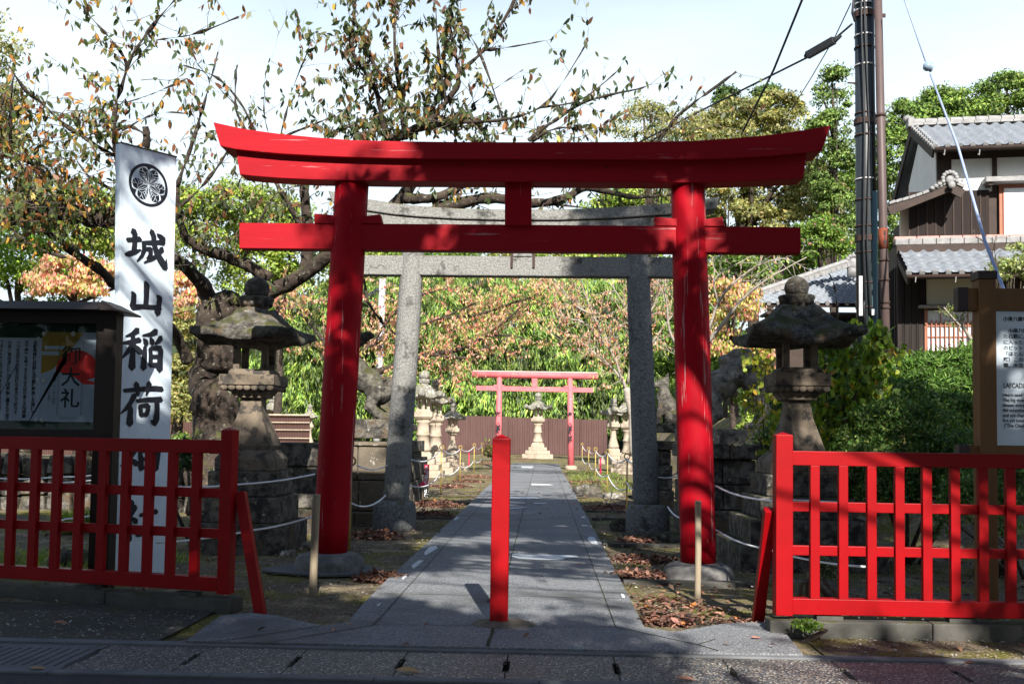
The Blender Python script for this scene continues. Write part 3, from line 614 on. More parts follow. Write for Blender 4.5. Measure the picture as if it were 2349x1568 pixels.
for L3 in range(3):
    a = L3*2*math.pi/3
    for mir in (0, 1):
        lv.add([cpt(*rotp(q_, a, mir), .0055+.0004*kk) for q_ in half], [tuple(range(len(half)))])
        for vein in ([(.035, .05), (.11, .28), (.08, .5), (.03, .62)], [(.12, .14), (.21, .36), (.19, .52), (.11, .6), (.07, .56)], [(.2, .52), (.3, .58), (.36, .73)],
                     [(.22, .45), (.38, .42), (.5, .46)], [(.2, .32), (.3, .31), (.4, .34)], [(.16, .2), (.24, .24), (.26, .3)], [(.3, .56), (.42, .58), (.49, .57)], [(.27, .32), (.33, .42)], [(.1, .1), (.13, .2), (.12, .28)]):
            pts = [rotp(q_, a, mir) for q_ in vein]; vs = []
            for i, q_ in enumerate(pts):
                b0, b1 = pts[max(i-1, 0)], pts[min(i+1, len(pts)-1)]; dx, dy = b1[0]-b0[0], b1[1]-b0[1]; l_ = math.hypot(dx, dy); s = (-dy/l_*.009, dx/l_*.009)
                vs += [cpt(q_[0]+s[0], q_[1]+s[1], .0085), cpt(q_[0]-s[0], q_[1]-s[1], .0085)]
            ve.add(vs, [(2*i, 2*i+1, 2*i+3, 2*i+2) for i in range(len(pts)-1)])
        kk += 1
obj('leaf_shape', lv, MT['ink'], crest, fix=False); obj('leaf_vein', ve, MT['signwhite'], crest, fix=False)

# ================================================================== NOTICE BOARD (left)
YN = 9.25
def npx(x, y_, Y=YN): return at(x, y_, Y)
g0 = gr(248, 1400, 0); T = thing('notice_board', 'dark glass-fronted notice board with a small roof beside the tall white sign', 'notice board', (npx(100, 1300).x, YN, 0))
def nbox(x0, y0, x1, y1, ya, yb, mat, name, bevel=.004):
    a, b_ = npx(x0, y0), npx(x1, y1); mb = MB(); mb.box(a.x, b_.x, YN+ya, YN+yb, b_.z, a.z); return obj(name, mb, mat, T, bevel=bevel)
zt = npx(150, 694).z
p_ = npx(249, 760); mb = MB(); mb.box(p_.x-.095, p_.x+.095, YN-.05, YN+.11, -.05, npx(249, 712).z); obj('post', mb, MT['black'], T, bevel=.004)
xl = p_.x-2.1; mb = MB(); mb.box(xl-.095, xl+.095, YN-.05, YN+.11, -.05, npx(249, 712).z); obj('post', mb, MT['black'], T, bevel=.004)
xr_ = npx(226, 800).x; xL = xl+.096
for ya_, yb2 in ((742, 706), (1004, 984)):
    mb = MB(); mb.box(xL, xr_, YN-.04, YN+.08, npx(120, ya_).z, npx(120, yb2).z); obj('frame_rail', mb, MT['black'], T, bevel=.004)
mb = MB(); mb.box(xL, xr_, YN+.055, YN+.075, npx(120, 984).z, npx(120, 742).z); obj('back_board', mb, MT['greenboard'], T)
mg, ng, pg = newmat('glass pane'); pg.inputs['Roughness'].default_value = .03; pg.inputs['Base Color'].default_value = (1, 1, 1, 1); pg.inputs['Transmission Weight'].default_value = 0
tr = ng.nodes.new('ShaderNodeBsdfTransparent'); gl = ng.nodes.new('ShaderNodeBsdfGlossy'); gl.inputs['Roughness'].default_value = .02; fr = N(ng, 'Fresnel', IOR=1.45); mx = ng.nodes.new('ShaderNodeMixShader')
tr.inputs['Color'].default_value = (.92, .95, .95, 1)
fm = ng.nodes.new('ShaderNodeMath'); fm.operation = 'MULTIPLY'; fm.inputs[1].default_value = .2; ng.links.new(fr.outputs[0], fm.inputs[0]); ng.links.new(fm.outputs[0], mx.inputs[0]); ng.links.new(tr.outputs[0], mx.inputs[1]); ng.links.new(gl.outputs[0], mx.inputs[2]); ng.links.new(mx.outputs[0], ng.nodes['Material Output'].inputs['Surface']); MT['glass'] = mg
mb = MB(); mb.box(xL, xr_, YN-.025, YN-.02, npx(120, 984).z, npx(120, 742).z); obj('glass_pane', mb, MT['glass'], T)
# roof: thin slab with a drooping right end
a, b_, c0 = npx(0, 694), npx(256, 694), npx(297, 718)
zr, ze = b_.z, c0.z
mb = MB(); x0r = xl-.33
mb.hexa([(x0r, YN-.30, zr-.10), (b_.x, YN-.30, zr-.10), (b_.x, YN+.30, zr-.10), (x0r, YN+.30, zr-.10), (x0r, YN-.06, zr), (b_.x, YN-.06, zr), (b_.x, YN+.06, zr), (x0r, YN+.06, zr)])
mb.hexa([(b_.x+.001, YN-.26, zr-.10), (c0.x, YN-.28, ze-.012), (c0.x, YN+.28, ze-.012), (b_.x+.001, YN+.26, zr-.10), (b_.x+.001, YN-.22, zr-.004), (c0.x, YN-.28, ze+.004), (c0.x, YN+.28, ze+.004), (b_.x+.001, YN+.22, zr-.004)])
obj('roof', mb, MT['black'], T)
# things pinned inside
def board_item(name, label, cat, x0, y0, x1, y1, mat):
    a, b_ = npx(x0, y0, YN+.05), npx(x1, y1, YN+.05); t_ = thing(name, label, cat, ((a.x+b_.x)/2, YN+.05, b_.z)); mb = MB(); mb.box(a.x, b_.x, YN+.048, YN+.051, b_.z, a.z); obj('sheet', mb, mat, t_); return t_, a, b_
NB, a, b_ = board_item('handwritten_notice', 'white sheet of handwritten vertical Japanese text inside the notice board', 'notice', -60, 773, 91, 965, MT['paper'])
cols = ['当稲荷神社は旧藩主が創建奉斎した神社で', '天下泰平を奉ずると云ふ又は日本三大船神事', '一つを出だす御名又石狐の多きにて誇られ', '小泉八雲は当社にしばしば参詣し書をもて紹介', '数ある人々に石狐が愛されて居る（稲荷狐）', '和元年十一月吉日この地に祀る社殿なり']
pwr = (a.z-b_.z)/21; put_text('handwriting', vtext(cols, pwr*1.05, pwr*.98, (b_.x-a.x)/8.2, .0012), (b_.x-.07, YN+.046, a.z-pwr*1.6), (1, 0, 0), (0, 0, 1), MT['ink'], NB)
mb = MB()
for x, y_ in ((88, 777), (88, 870), (83, 962)): mb.ball(npx(x, y_, YN+.045), .02, 1, .5, 1)
obj('pin', mb, MT['steelband'], NB, smooth=True)
PO, a, b_ = board_item('poster', 'ceremony poster with a red sun and gold clouds inside the notice board', 'poster', 98, 761, 220, 968, MT['paper'])
PW, PHt = b_.x-a.x, a.z-b_.z
def pp(u, v, off): return (a.x+u*PW, YN+.047-off, a.z-v*PHt)
def pflat(name, polys, mat, off):
    mb = MB()
    for P in polys: mb.add([pp(u, v, off) for u, v in P], [tuple(range(len(P)))])
    return obj(name, mb, mat, PO, fix=False)
pflat('gold_field', [[(0, 0), (.75, 0), (.6, .12), (.45, .26), (.2, .42), (0, .47)]], MT['gold'], .0)
pill = lambda x0, x1, y0, y1: [(x0, y0), (x1, y0)]+[(x1+(y1-y0)*.3*math.sin(t_), (y0+y1)/2-(y1-y0)/2*math.cos(t_)) for t_ in (.8, 1.57, 2.3)]+[(x1, y1), (x0, y1)]
pflat('cloud', [pill(.05, .4, .155, .195), pill(0, .3, .215, .26), [(0, .48), (.1, .455), (.3, .44), (.55, .46), (.75, .52), (.85, .6), (1, .62), (1, 1), (0, 1)]], MT['postblue'], .0004)
cx, cy, rr_ = .64, .44, .38; ar = PW/PHt
pflat('red_sun', [[(min(1, cx+rr_*math.cos(t_)), cy-rr_*ar*.98*math.sin(t_)*1.0) for t_ in np.linspace(0, math.pi, 24)]+[(.42, .46), (.6, .5), (.75, .58), (.98, .58), (.98, .56), (.82, .53), (.98, .5)]], MT['postred'], .0008)
put_text('title', vtext(['御大礼'], PHt*.225, PHt*.238, 1, .0025), pp(.53, .345, .002), (1, 0, 0), (0, 0, 1), MT['ink'], PO)
put_text('dates', vtext(['大嘗祭 十一月十四日', '      十五日'], PHt*.042, PHt*.036, PW*.085, 0), pp(.245, .48, .002), (1, 0, 0), (0, 0, 1), MT['ink'], PO)
mb = MB()
for (u0, v0, u1, v1) in ((.3, .10, .305, .93), (.325, .10, .33, .93), (.72, .10, .725, .93), (.745, .10, .75, .93), (.34, .065, .71, .068), (.34, .085, .71, .088), (.34, .95, .71, .953), (.34, .965, .71, .968)):
    mb.add([pp(u0, v0, .0012), pp(u1, v0, .0012), pp(u1, v1, .0012), pp(u0, v1, .0012)], [(0, 1, 2, 3)])
obj('border_line', mb, MT['ink'], PO, fix=False)
mb = MB()
for x, y_ in ((101, 765), (168, 765), (101, 873), (97, 963)): mb.ball(npx(x, y_, YN+.045), .022, 1, .5, 1)
obj('pin', mb, MT['steelband'], PO, smooth=True)

# ================================================================== INFORMATION BOARD (right)
YI = 8.9
def ipx(x, y_, Y=YI): return at(x, y_, Y)
T = thing('information_board', 'brown timber framed information board with white panel of printed text', 'information board', (ipx(2400, 1300).x, YI, 0))
pa, pb = ipx(2248, 900), ipx(2287, 900); dep = .15; tp = ipx(2267, 640).z
mb = MB(); mb.box(pa.x, pb.x, YI, YI+dep, -.05, tp); obj('post', mb, MT['timber'], T, bevel=.004)
mb = MB(); mb.box(pa.x-.01, pb.x+.01, YI-.012, YI+dep+.012, tp+.001, tp+.075); obj('post_cap', mb, MT['timbercap'], T, bevel=.004)
x2 = pb.x+1.25
mb = MB(); mb.box(x2, x2+(pb.x-pa.x), YI, YI+dep, -.05, tp); obj('post', mb, MT['timber'], T, bevel=.004)
mb = MB(); mb.box(x2-.01, x2+(pb.x-pa.x)+.01, YI-.012, YI+dep+.012, tp+.001, tp+.075); obj('post_cap', mb, MT['timbercap'], T, bevel=.004)
for (yt_, yb_) in ((661, 712), (1022, 1046)):
    z1, z0 = ipx(2300, yt_, YI+.03).z, ipx(2300, yb_, YI+.03).z; xa = ipx(2213, 700, YI+.03).x
    mb = MB(); mb.box(xa, pa.x-.001, YI+.03, YI+.12, z0, z1); mb.box(pb.x+.001, x2-.001, YI+.03, YI+.12, z0, z1); obj('cross_bar', mb, MT['timber'], T, bevel=.003)
    xe = ipx(2205, 700, YI+.03).x; mb = MB(); mb.box(xe-.03, xa+.03, YI+.022, YI+.128, z0-.006, z1+.006); obj('bar_cap', mb, MT['timbercap'], T, bevel=.003)
z1, z0 = ipx(2300, 713, YI+.05).z-.001, ipx(2300, 1021, YI+.05).z+.001
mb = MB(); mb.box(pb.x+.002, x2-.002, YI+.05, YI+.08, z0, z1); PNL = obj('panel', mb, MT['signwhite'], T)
jt = '小泉八雲ゆか\n　\n　小泉八雲は通\nた石狐に、八雲\nに入ったもので\nのピット・リヴ\n「ほとんど、す\n略）このお札は\n際、木造建築に'
q = ipx(2301, 735, YI+.045); ls = (ipx(2301, 735, YI+.045).z-ipx(2301, 841, YI+.045).z)/6.6
put_text('japanese_text', text_mesh(jt, ls*.70, line=1.0*ls/(ls*.70)*.83, offset=.0008), (q.x, YI+.047, q.z), (1, 0, 0), (0, 0, 1), MT['ink'], PNL)
q = ipx(2302, 889, YI+.045); put_text('heading', text_mesh('LAFCADIO H', .062, offset=.001), (q.x, YI+.047, q.z), (1, 0, 0), (0, 0, 1), MT['ink'], PNL, .72)
et = 'Hearn used to\nThe big stone\nalmost every d\nthe attention\nand are charms\nfire yet know\n ("The Chief'
q = ipx(2300, 908.5, YI+.045); ls = (q.z-ipx(2301, 979, YI+.045).z)/6
put_text('english_text', text_mesh(et, .042, line=ls/.042, offset=.0006), (q.x, YI+.047, q.z), (1, 0, 0), (0, 0, 1), MT['ink'], PNL, .88)
# far torii inscriptions
for (o_, a, b_), s1_, s2_ in ((PF[0], '献', '八束郡八雲村'), (PF[1], '奉', '八束郡八雲村')):
    m1 = at(1144 if s1_ == '献' else 1309, 948 if s1_ == '献' else 949.5, Yf-.16)
    put_text('inscription', vtext([s1_+'  '+s2_], .2, .155, 1, .006), (m1.x-.02, Yf-.165, m1.z-.08), (1, 0, 0), (0, 0, 1), MT['ink'], o_)

# ================================================================== STONE LANTERNS
def roof_mesh(mb, c, half, z0, z1, topr, n=4, rot=None, eave=.07, lift=.09, curl=0, warp=0):
    """concave pyramid roof with upturned corners on an n-sided plan"""
    K = 12*n; rot = math.pi/n if rot is None else rot; rings = []
    prof = [(0, 1.0), (.14, .88), (.32, .75), (.52, .63), (.72, .53), (.88, .45), (1, topr/half)]
    def rp(t_, r):     # polygon radius in direction t_, r = half width; returns radius and cornerness
        a = ((t_-rot+math.pi/n) % (2*math.pi/n))-math.pi/n     # 0 at the corner
        e_ = math.pi/n-abs(a); return r/math.cos(e_), (abs(math.cos(a)-math.cos(math.pi/n))/(1-math.cos(math.pi/n)))
    def ring(r, z, lf, round_=0):
        o_ = []
        for k in range(K):
            t_ = 2*math.pi*k/K+rot; rr, cn = rp(t_, r); rr = rr*(1-round_)+r*1.05*round_
            rr *= 1+.03*lf*cn**3; wz = warp*math.sin(t_*3+c[0]*5)*.02
            o_.append((c[0]+rr*math.cos(t_), c[1]+rr*math.sin(t_), c[2]+z+lf*lift*cn**2.5+wz))
        return o_
    R_ = [ring(half*.45, z0+.02, 0), ring(half*.93, z0+.0, .8), ring(half, z0+.012, 1), ring(half*1.0, z0+eave, 1.05)]
    for t_, f_ in prof[1:]:
        R_.append(ring(half*f_, z0+eave+(z1-z0-eave)*t_**1.05, max(0, 1-t_*1.6)**1.5*.9, t_**2*.8))
    vs = sum(R_, []); m_ = len(R_)
    fs = [(i*K+k, i*K+(k+1) % K, (i+1)*K+(k+1) % K, (i+1)*K+k) for i in range(m_-1) for k in range(K)]
    fs += [tuple(range(K-1, -1, -1)), tuple((m_-1)*K+k for k in range(K))]
    mb.add(vs, fs)
    if curl:
        for k in range(n):
            t_ = rot+2*math.pi*k/n; rr = half/math.cos(math.pi/n)
            mb.ball((c[0]+rr*.97*math.cos(t_), c[1]+rr*.97*math.sin(t_), c[2]+z0+eave+lift*.9), curl, 1.1, 1.1, 1, 8, 6)
def lantern(label, c, tiers, slab, shaft, plat, box, roof, fin, mats, n=4, group='stone lanterns', curl=0, glyph=None, rnd=0, warp=0, blocky=True):
    """c = foot; each entry in metres. shaft: [(half, z)...]; plat: (half, z0, z1); box: (half, z0, z1); roof: (half, z0, z1, top)"""
    T = thing('stone_lantern', label, 'stone lantern', c, group); ms, mw, mr = mats; rot = math.pi/n
    for h_, z0, z1 in tiers:
        mb = MB(); mb.loft([(h_, z0+.001), (h_, z1-.001)], c, n, rot, n == 4)
        o = obj('base_tier', mb, ms, T, bevel=.02); 
    if slab:
        h_, z0, z1 = slab; mb = MB(); mb.loft([(h_, z0), (h_, z0+(z1-z0)*.55), (h_*.9, z0+(z1-z0)*.75), (h_*.75, z1)], c, n, rot, n == 4); obj('carved_base', mb, mw, T, bevel=.012)
    mb = MB(); mb.loft(shaft, c, (4 if n == 4 else 20), rot, n == 4); o = obj('shaft', mb, mw, T, smooth=(n != 4), bevel=.012 if n == 4 else 0)
    h_, z0, z1 = plat; dz = z1-z0
    mb = MB(); mb.loft([(h_*.62, z0-.05), (h_*.66, z0), (h_*.86, z0+dz*.16), (h_*.97, z0+dz*.34), (h_, z0+dz*.36), (h_, z0+dz*.97), (h_*.98, z1)], c, n, rot, n == 4); po = obj('platform', mb, mw, T, bevel=.008)
    # lotus petals carved under the rim
    mb = MB()
    if n == 4 and h_ > .3:
        for sx, sy in ((0, -1), (1, 0), (-1, 0)):
            for k in range(7):
                u = (k-3)/3.3*h_*.92; base = Vector((c[0]+sx*h_*.9+abs(sy)*u, c[1]+sy*h_*.9+abs(sx)*u, c[2]+z0+dz*.2))
                mb.ball(base, .052, 1 if sy else .45, .45 if sy else 1, .8, 8, 6)
        obj('lotus_petal', mb, mw, po, smooth=True)
    # fire box: corner posts, sill and head
    h_, z0, z1 = box; mb = MB(); pw_ = h_*.34
    mb.loft([(h_*1.12, z0), (h_*1.1, z0+(z1-z0)*.12), (h_*1.02, z0+(z1-z0)*.14), (h_*1.02, z0+(z1-z0)*.18)], c, n, rot, n == 4)
    for k in range(n):
        t_ = rot+2*math.pi*k/n; rr = (h_*(math.sqrt(2) if n == 4 else 1))*(1-.24); q = (c[0]+rr*math.cos(t_), c[1]+rr*math.sin(t_), c[2])
        mb.loft([(pw_/2, z0+(z1-z0)*.17), (pw_/2, z1)], q, 4, t_ if n != 4 else math.pi/4)
    if n == 4:
        for sx, sy in ((0, -1), (1, 0), (-1, 0), (0, 1)):   # mullion
            mb.loft([(pw_*.3, z0+(z1-z0)*.17), (pw_*.3, z1)], (c[0]+sx*h_*.78+.0, c[1]+sy*h_*.78, c[2]), 4) if rnd == 0 and False else None
    mb.loft([(h_*1.0, z1-(z1-z0)*.1), (h_*1.0, z1+.03)], c, n, rot, n == 4); obj('fire_box', mb, mw if not blocky else mw, T, bevel=.006)
    h_, z0, z1, tp = roof; mb = MB(); roof_mesh(mb, c, h_, z0, z1, tp, n if n != 20 else 6, None, .09*h_/.62, .10*h_/.62, curl, warp); o = obj('roof', mb, mr, T, smooth=False); rough(o, .12, .035*h_/.62, 1); o.data.shade_smooth()
    zf, rd, rb, ht = fin
    mb = MB(); mb.loft([(rd*.72, zf-.02), (rd*.78, zf+.02), (rd*.66, zf+ht*.07), (rd*.80, zf+ht*.16), (rd*.98, zf+ht*.32), (rd*1.0, zf+ht*.38), (rd*.93, zf+ht*.41), (rd*.5, zf+ht*.42)], c, 24, 0)
    for k in range(12):
        t_ = 2*math.pi*k/12; mb.ball((c[0]+rd*.80*math.cos(t_), c[1]+rd*.80*math.sin(t_), c[2]+zf+ht*.24), rd*.17, 1, 1, 1.3, 8, 6)
    o = obj('lotus_dish', mb, mr, T, smooth=True)
    mb = MB(); zb_ = zf+ht*.40; hb = ht*.6
    mb.loft([(rb*.55, zb_), (rb*.9, zb_+hb*.14), (rb, zb_+hb*.4), (rb*.93, zb_+hb*.62), (rb*.68, zb_+hb*.82), (rb*.3, zb_+hb*.94), (.005, zb_+hb)], c, 24, 0); obj('finial', mb, mr, T, smooth=True)
    return T
mats_d = (MT['stone'], MT['stonewarm'], MT['stone'])
zz = lambda y_, h=988., s=178.: HCAM+(h-y_)/s
LT = lantern('big dark stone lantern at the left, in front of the old cherry trunk', (-3.74, 12.85, 0),
        [(.60, -.1, .36), (.50, .36, .68), (.43, .68, 1.0)], (.37, 1.0, 1.27),
        [(.285, 1.26), (.30, 1.32), (.245, 1.48), (.175, 1.66), (.135, 1.80), (.135, 1.92), (.20, 1.925), (.20, 1.97), (.22, 1.972), (.25, 2.02)],
        (.35, 2.01, 2.215), (.235, 2.215, 2.62), (.62, 2.60, 3.06, .25), (3.04, .225, .165, .47), mats_d, warp=1)
RT = lantern('big dark stone lantern at the right on five stepped tiers, beside the leafy shrub', (3.12, 12.45, 0),
        [(.84, -.1, .26), (.70, .26, .56), (.56, .56, .82), (.47, .82, 1.08)], (.41, 1.08, 1.335),
        [(.27, 1.335), (.275, 1.38), (.225, 1.55), (.165, 1.75), (.14, 1.92), (.14, 1.97), (.20, 1.975), (.20, 2.02), (.22, 2.022), (.25, 2.07)],
        (.33, 2.06, 2.30), (.225, 2.30, 2.70), (.64, 2.63, 3.13, .24), (3.10, .225, .150, .42), mats_d, warp=1)
mats_p = (MT['palestone'], MT['palestone'], MT['greyroofstone'])
def small_lantern(x, ytop, ybot, label, Y=None, kind=0, width=1.0, hor=None, curl=.10, mats=mats_p, group='smaller stone lanterns along the avenue'):
    q = gr(x, ybot, 0) if Y is None else at(x, ybot, Y); Y_ = q.y; c = (q.x, Y_, 0); Ht = at(x, ytop, Y_).z; s = Ht
    n = 6 if kind != 2 else 4
    return lantern(label, c, [(.27*s*width, -.1, .06*s), (.215*s*width, .06*s, .115*s), (.16*s*width, .115*s, .165*s)], (.115*s*width, .165*s, .235*s),
        [(.075*s, .235*s), (.08*s, .26*s), (.062*s, .30*s), (.056*s, .38*s), (.066*s, .385*s), (.066*s, .40*s), (.056*s, .405*s), (.055*s, .50*s), (.08*s, .52*s)] if kind == 0 else
        [(.085*s, .235*s), (.088*s, .26*s), (.068*s, .31*s), (.045*s, .40*s), (.038*s, .50*s), (.05*s, .52*s)],
        (.118*s*width, .53*s, .605*s), (.082*s*width, .605*s, .735*s), (.185*s*width, .725*s, .855*s, .06*s), (.85*s, .055*s, .05*s, .15*s), mats, n=n, group=group, curl=curl*s*.34 if curl else 0)
small_lantern(1233, 899, 1050, 'pale stone lantern standing alone in the middle, framed by the far small torii', kind=0)
small_lantern(969, 848, 1092, 'tallest of the pale lanterns just right of the left granite pillar', kind=0, width=.86)
small_lantern(998, 868, 1084, 'pale lantern with upcurled roof corners, second from the left granite pillar', kind=0, width=.86)
small_lantern(1037, 919.6, 1077, 'short pale lantern with mossy roof standing nearest the path on the left side', kind=1, curl=0, width=.98)
small_lantern(620.5, 904, 1046, 'small pale lantern seen just right of the big left lantern shaft', kind=1, curl=0, width=.85)
small_lantern(708, 926, 1046, 'low pale lantern half hidden left of the left stone guardian statue', kind=1, curl=0, width=.8)
small_lantern(1406.5, 912, 1062, 'pale-stemmed lantern nearest the path on the right side under shade', kind=1, curl=.1, width=.98)
small_lantern(1440, 897, 1084, 'carved lantern with curled roof just left of the right granite pillar', kind=0, width=.92)

# ================================================================== MASONRY PLINTHS AND BLOCKS
def masonry(name, label, cat, x0, x1, y0, y1, courses, mat, joint=.012, stone=.6, group=None):
    T = thing(name, label, cat, ((x0+x1)/2, (y0+y1)/2, 0), group)
    for ci, (z0, z1, ins) in enumerate(courses):
        mb = MB(); a, b_ = x0+ins, x1-ins; c0, d0 = y0+ins, y1-ins
        def run(L): 
            k = max(1, round(L/stone)); cuts = [0]+sorted((i+random.uniform(-.18, .18))/k for i in range(1, k))+[1]; return [t_*L for t_ in cuts]
        xs = run(b_-a); th = .3
        for i in range(len(xs)-1): mb.box(a+xs[i]+joint/2, a+xs[i+1]-joint/2, c0-random.uniform(0, .02), c0+th, z0+joint/2, z1-joint/2)
        ys_ = run(d0-c0-th-.01)
        for sx in (0, 1):
            for i in range(len(ys_)-1):
                o_ = random.uniform(0, .02)
                xx = (a-o_, a+th) if sx == 0 else (b_-th, b_+o_); mb.box(xx[0], xx[1], c0+th+.01+ys_[i]+joint/2, c0+th+.01+ys_[i+1]-joint/2, z0+joint/2, z1-joint/2)
        mb.box(a+.05, b_-.05, c0+.05, d0-.05, z0, z1-.012)
        o = obj('stone_course', mb, mat, T, bevel=.02)
    return T
# right guardian plinth (big), right fox plinth, left guardian plinth
def mx(x, Y): return at(x, 1100, Y).x
masonry('stone_plinth', 'tall dark masonry plinth under the large right guardian statue', 'plinth', mx(1590, 15.2), mx(1742, 15.2), 15.2, 17.4,
        [(-.1, .42, 0), (.42, .80, .02), (.80, 1.18, .04), (1.18, 1.42, -.03)], MT['stone'])
masonry('stone_plinth', 'lower masonry plinth under the seated fox statue behind the right granite pillar', 'plinth', mx(1496, 20.5), mx(1560, 19.2), 20.0, 22.2,
        [(-.1, .45, 0), (.45, .95, .03), (.95, 1.25, .06), (1.25, 1.43, -.02)], MT['stone'])
masonry('stone_plinth', 'pale spotted masonry plinth under the left guardian statue', 'plinth', mx(745, 16.4), mx(888, 16.4), 16.4, 18.6,
        [(-.1, .22, -.15), (.22, .72, .0), (.72, 1.28, .02), (1.28, 1.36, -.01)], pmat('lichen spotted masonry', (.16, .135, .10), (.09, .078, .06), 3, .93, .8, 30, c3=(.36, .35, .31), t3=(.62, .66), s3=9, moss=(.06, .06, .02), dist=.015))
masonry('stone_plinth', 'dark masonry plinth under the second left statue, behind the left granite pillar', 'plinth', mx(876, 21), mx(948, 21), 20.8, 22.6,
        [(-.1, .5, 0), (.5, 1.1, .03), (1.1, 1.35, -.02)], MT['stone'])
masonry('stone_pedestal', 'mossy square stone pedestal with fallen leaves on top beside the left red pillar', 'pedestal', mx(634, 15), mx(726, 15), 15.0, 15.9,
        [(-.1, .35, -.12), (.35, .98, 0), (.98, 1.34, -.02)], MT['stone'], stone=1.2)
masonry('stone_block', 'weathered square stone block just left of the right granite pillar', 'stone block', mx(1462, 24), mx(1500, 24), 24, 25.2, [(-.1, .35, 0), (.35, .62, .03)], MT['stone'])
masonry('stone_block', 'pale stone block behind the base of the left granite pillar', 'stone block', mx(930, 23), mx(966, 23), 23, 24.5, [(-.1, .55, 0), (.55, .95, .03)], MT['stone'])

# ================================================================== GUARDIAN STATUES
def sculpt(name, parts, mat, parent, vox=.02, smooth_=4, disp=.015, ds=.08):
    """parts: ('b', centre, (rx,ry,rz)) ellipsoid or ('t', pts, radii) limb, fused into one continuous surface"""
    mb = MB()
    for p_ in parts:
        if p_[0] == 'b': mb.ball(p_[1], 1, *p_[2], 20, 14)
        else:
            mb.tube(p_[1], p_[2], 12)
            for q, r_ in ((p_[1][0], p_[2][0]), (p_[1][-1], p_[2][-1])): mb.ball(q, r_, 1, 1, 1, 12, 8)
    o = obj(name, mb, mat, parent, smooth=True, local=True)
    m_ = o.modifiers.new('fuse', 'REMESH'); m_.mode = 'VOXEL'; m_.voxel_size = vox; m_.use_smooth_shade = True
    m_ = o.modifiers.new('soft', 'SMOOTH'); m_.iterations = smooth_; m_.factor = .6
    tx = bpy.data.textures.new('carve', 'CLOUDS'); tx.noise_scale = ds; tx.noise_depth = 3
    m_ = o.modifiers.new('weather', 'DISPLACE'); m_.texture = tx; m_.strength = disp; m_.mid_level = .5
    return o
def crouching(sgn, tail_up=True):     # forequarters down, hindquarters raised; head towards +x*sgn
    S = lambda x, y_, z: (x*sgn, y_, z); P = []
    P += [('b', S(-.40, 0, 1.02), (.30, .27, .27)), ('b', S(-.20, 0, .95), (.28, .25, .24)), ('b', S(.04, 0, .76), (.28, .25, .25)), ('b', S(.26, 0, .56), (.27, .27, .27))]
    for sy in (-1, 1):
        P += [('b', S(-.50, sy*.15, .86), (.19, .14, .27)), ('t', [S(-.52, sy*.18, .80), S(-.56, sy*.19, .50), S(-.66, sy*.19, .34), S(-.60, sy*.19, .08)], [.17, .12, .095, .09]),
              ('b', S(-.54, sy*.19, .07), (.17, .11, .08)),
              ('t', [S(.22, sy*.20, .48), S(.14, sy*.23, .24), S(.36, sy*.22, .09)], [.16, .12, .10]), ('b', S(.46, sy*.21, .07), (.18, .11, .08)),
              ('t', [S(.44, sy*.10, .72), S(.40, sy*.18, .80), S(.33, sy*.18, .74)], [.055, .055, .03])]
        for k in range(5): P.append(('b', S(.24-.09*k, sy*.20, .60+.07*k), (.085, .08, .08)))       # mane curls
        for k in range(7):                                                                                # spiral curls carved on the rump
            a = k*.95; P.append(('t', [S(-.36+.11*math.cos(a), sy*.26, 1.12+.09*math.sin(a)), S(-.36+.11*math.cos(a+.8), sy*.27, 1.12+.09*math.sin(a+.8))], [.03, .03]))
    P += [('b', S(.50, 0, .64), (.22, .20, .20)), ('b', S(.65, 0, .57), (.15, .14, .10)), ('b', S(.64, 0, .45), (.12, .12, .05)), ('b', S(.76, 0, .615), (.05, .065, .045))]
    for sy in (-1, 1): P += [('b', S(.60, sy*.11, .70), (.06, .05, .05)), ('b', S(.67, sy*.065, .66), (.035, .04, .03))]
    if tail_up: P += [('t', [S(-.44, 0, 1.18), S(-.34, 0, 1.38), S(-.16, 0, 1.50), S(.04, 0, 1.60)], [.13, .15, .13, .09]), ('b', S(.06, 0, 1.60), (.10, .09, .08))]
    else: P += [('t', [S(-.50, 0, 1.14), S(-.40, 0, 1.28), S(-.20, 0, 1.27), S(-.04, 0, 1.14), S(-.10, 0, 1.06)], [.08, .10, .10, .08, .06]), ('b', S(-.02, .0, 1.16), (.10, .16, .10))]
    return P
def statue(name, label, cat, c, parts, mat, slab, group, vox=.022, disp=.02, carve='figure'):
    T = thing(name, label, cat, c, group)
    o = sculpt(carve, parts, mat, T, vox, 3, disp)
    hx, hy, h_ = slab; mb = MB(); mb.box(c[0]-hx, c[0]+hx, c[1]-hy, c[1]+hy, c[2]-h_, c[2]+.03); obj('plinth_slab', mb, mat, T, bevel=.02)
    return T
def scalep(P, k):
    out = []
    for p_ in P:
        if p_[0] == 'b': out.append(('b', tuple(v*k for v in p_[1]), tuple(v*k for v in p_[2])))
        else: out.append(('t', [tuple(v*k for v in q) for q in p_[1]], [r_*k for r_ in p_[2]]))
    return out
q = at(1672, 985, 16.3); zr_ = q.z
st_mat = pmat('weathered carved stone', (.09, .08, .07), (.28, .26, .22), 6, .93, .9, 30, c3=(.05, .047, .04), t3=(.52, .64), s3=6, moss=(.06, .06, .02), mosst=(.55, .65), dist=.02)
statue('guardian_statue', 'large weathered guardian lion crouching with raised rump, behind the right red pillar', 'statue', (q.x-.10, 16.3, zr_-.02), scalep(crouching(-1, False), .98), st_mat, (.72, .38, .24), 'stone guardian lions')
q = at(842, 965, 17.4)
statue('guardian_statue', 'dark guardian lion with raised tail plume, between the left red pillar and left granite pillar', 'statue', (q.x-.05, 17.4, q.z-.0), scalep(crouching(1), .93), MT['stone'], (.66, .36, .30), 'stone guardian lions')
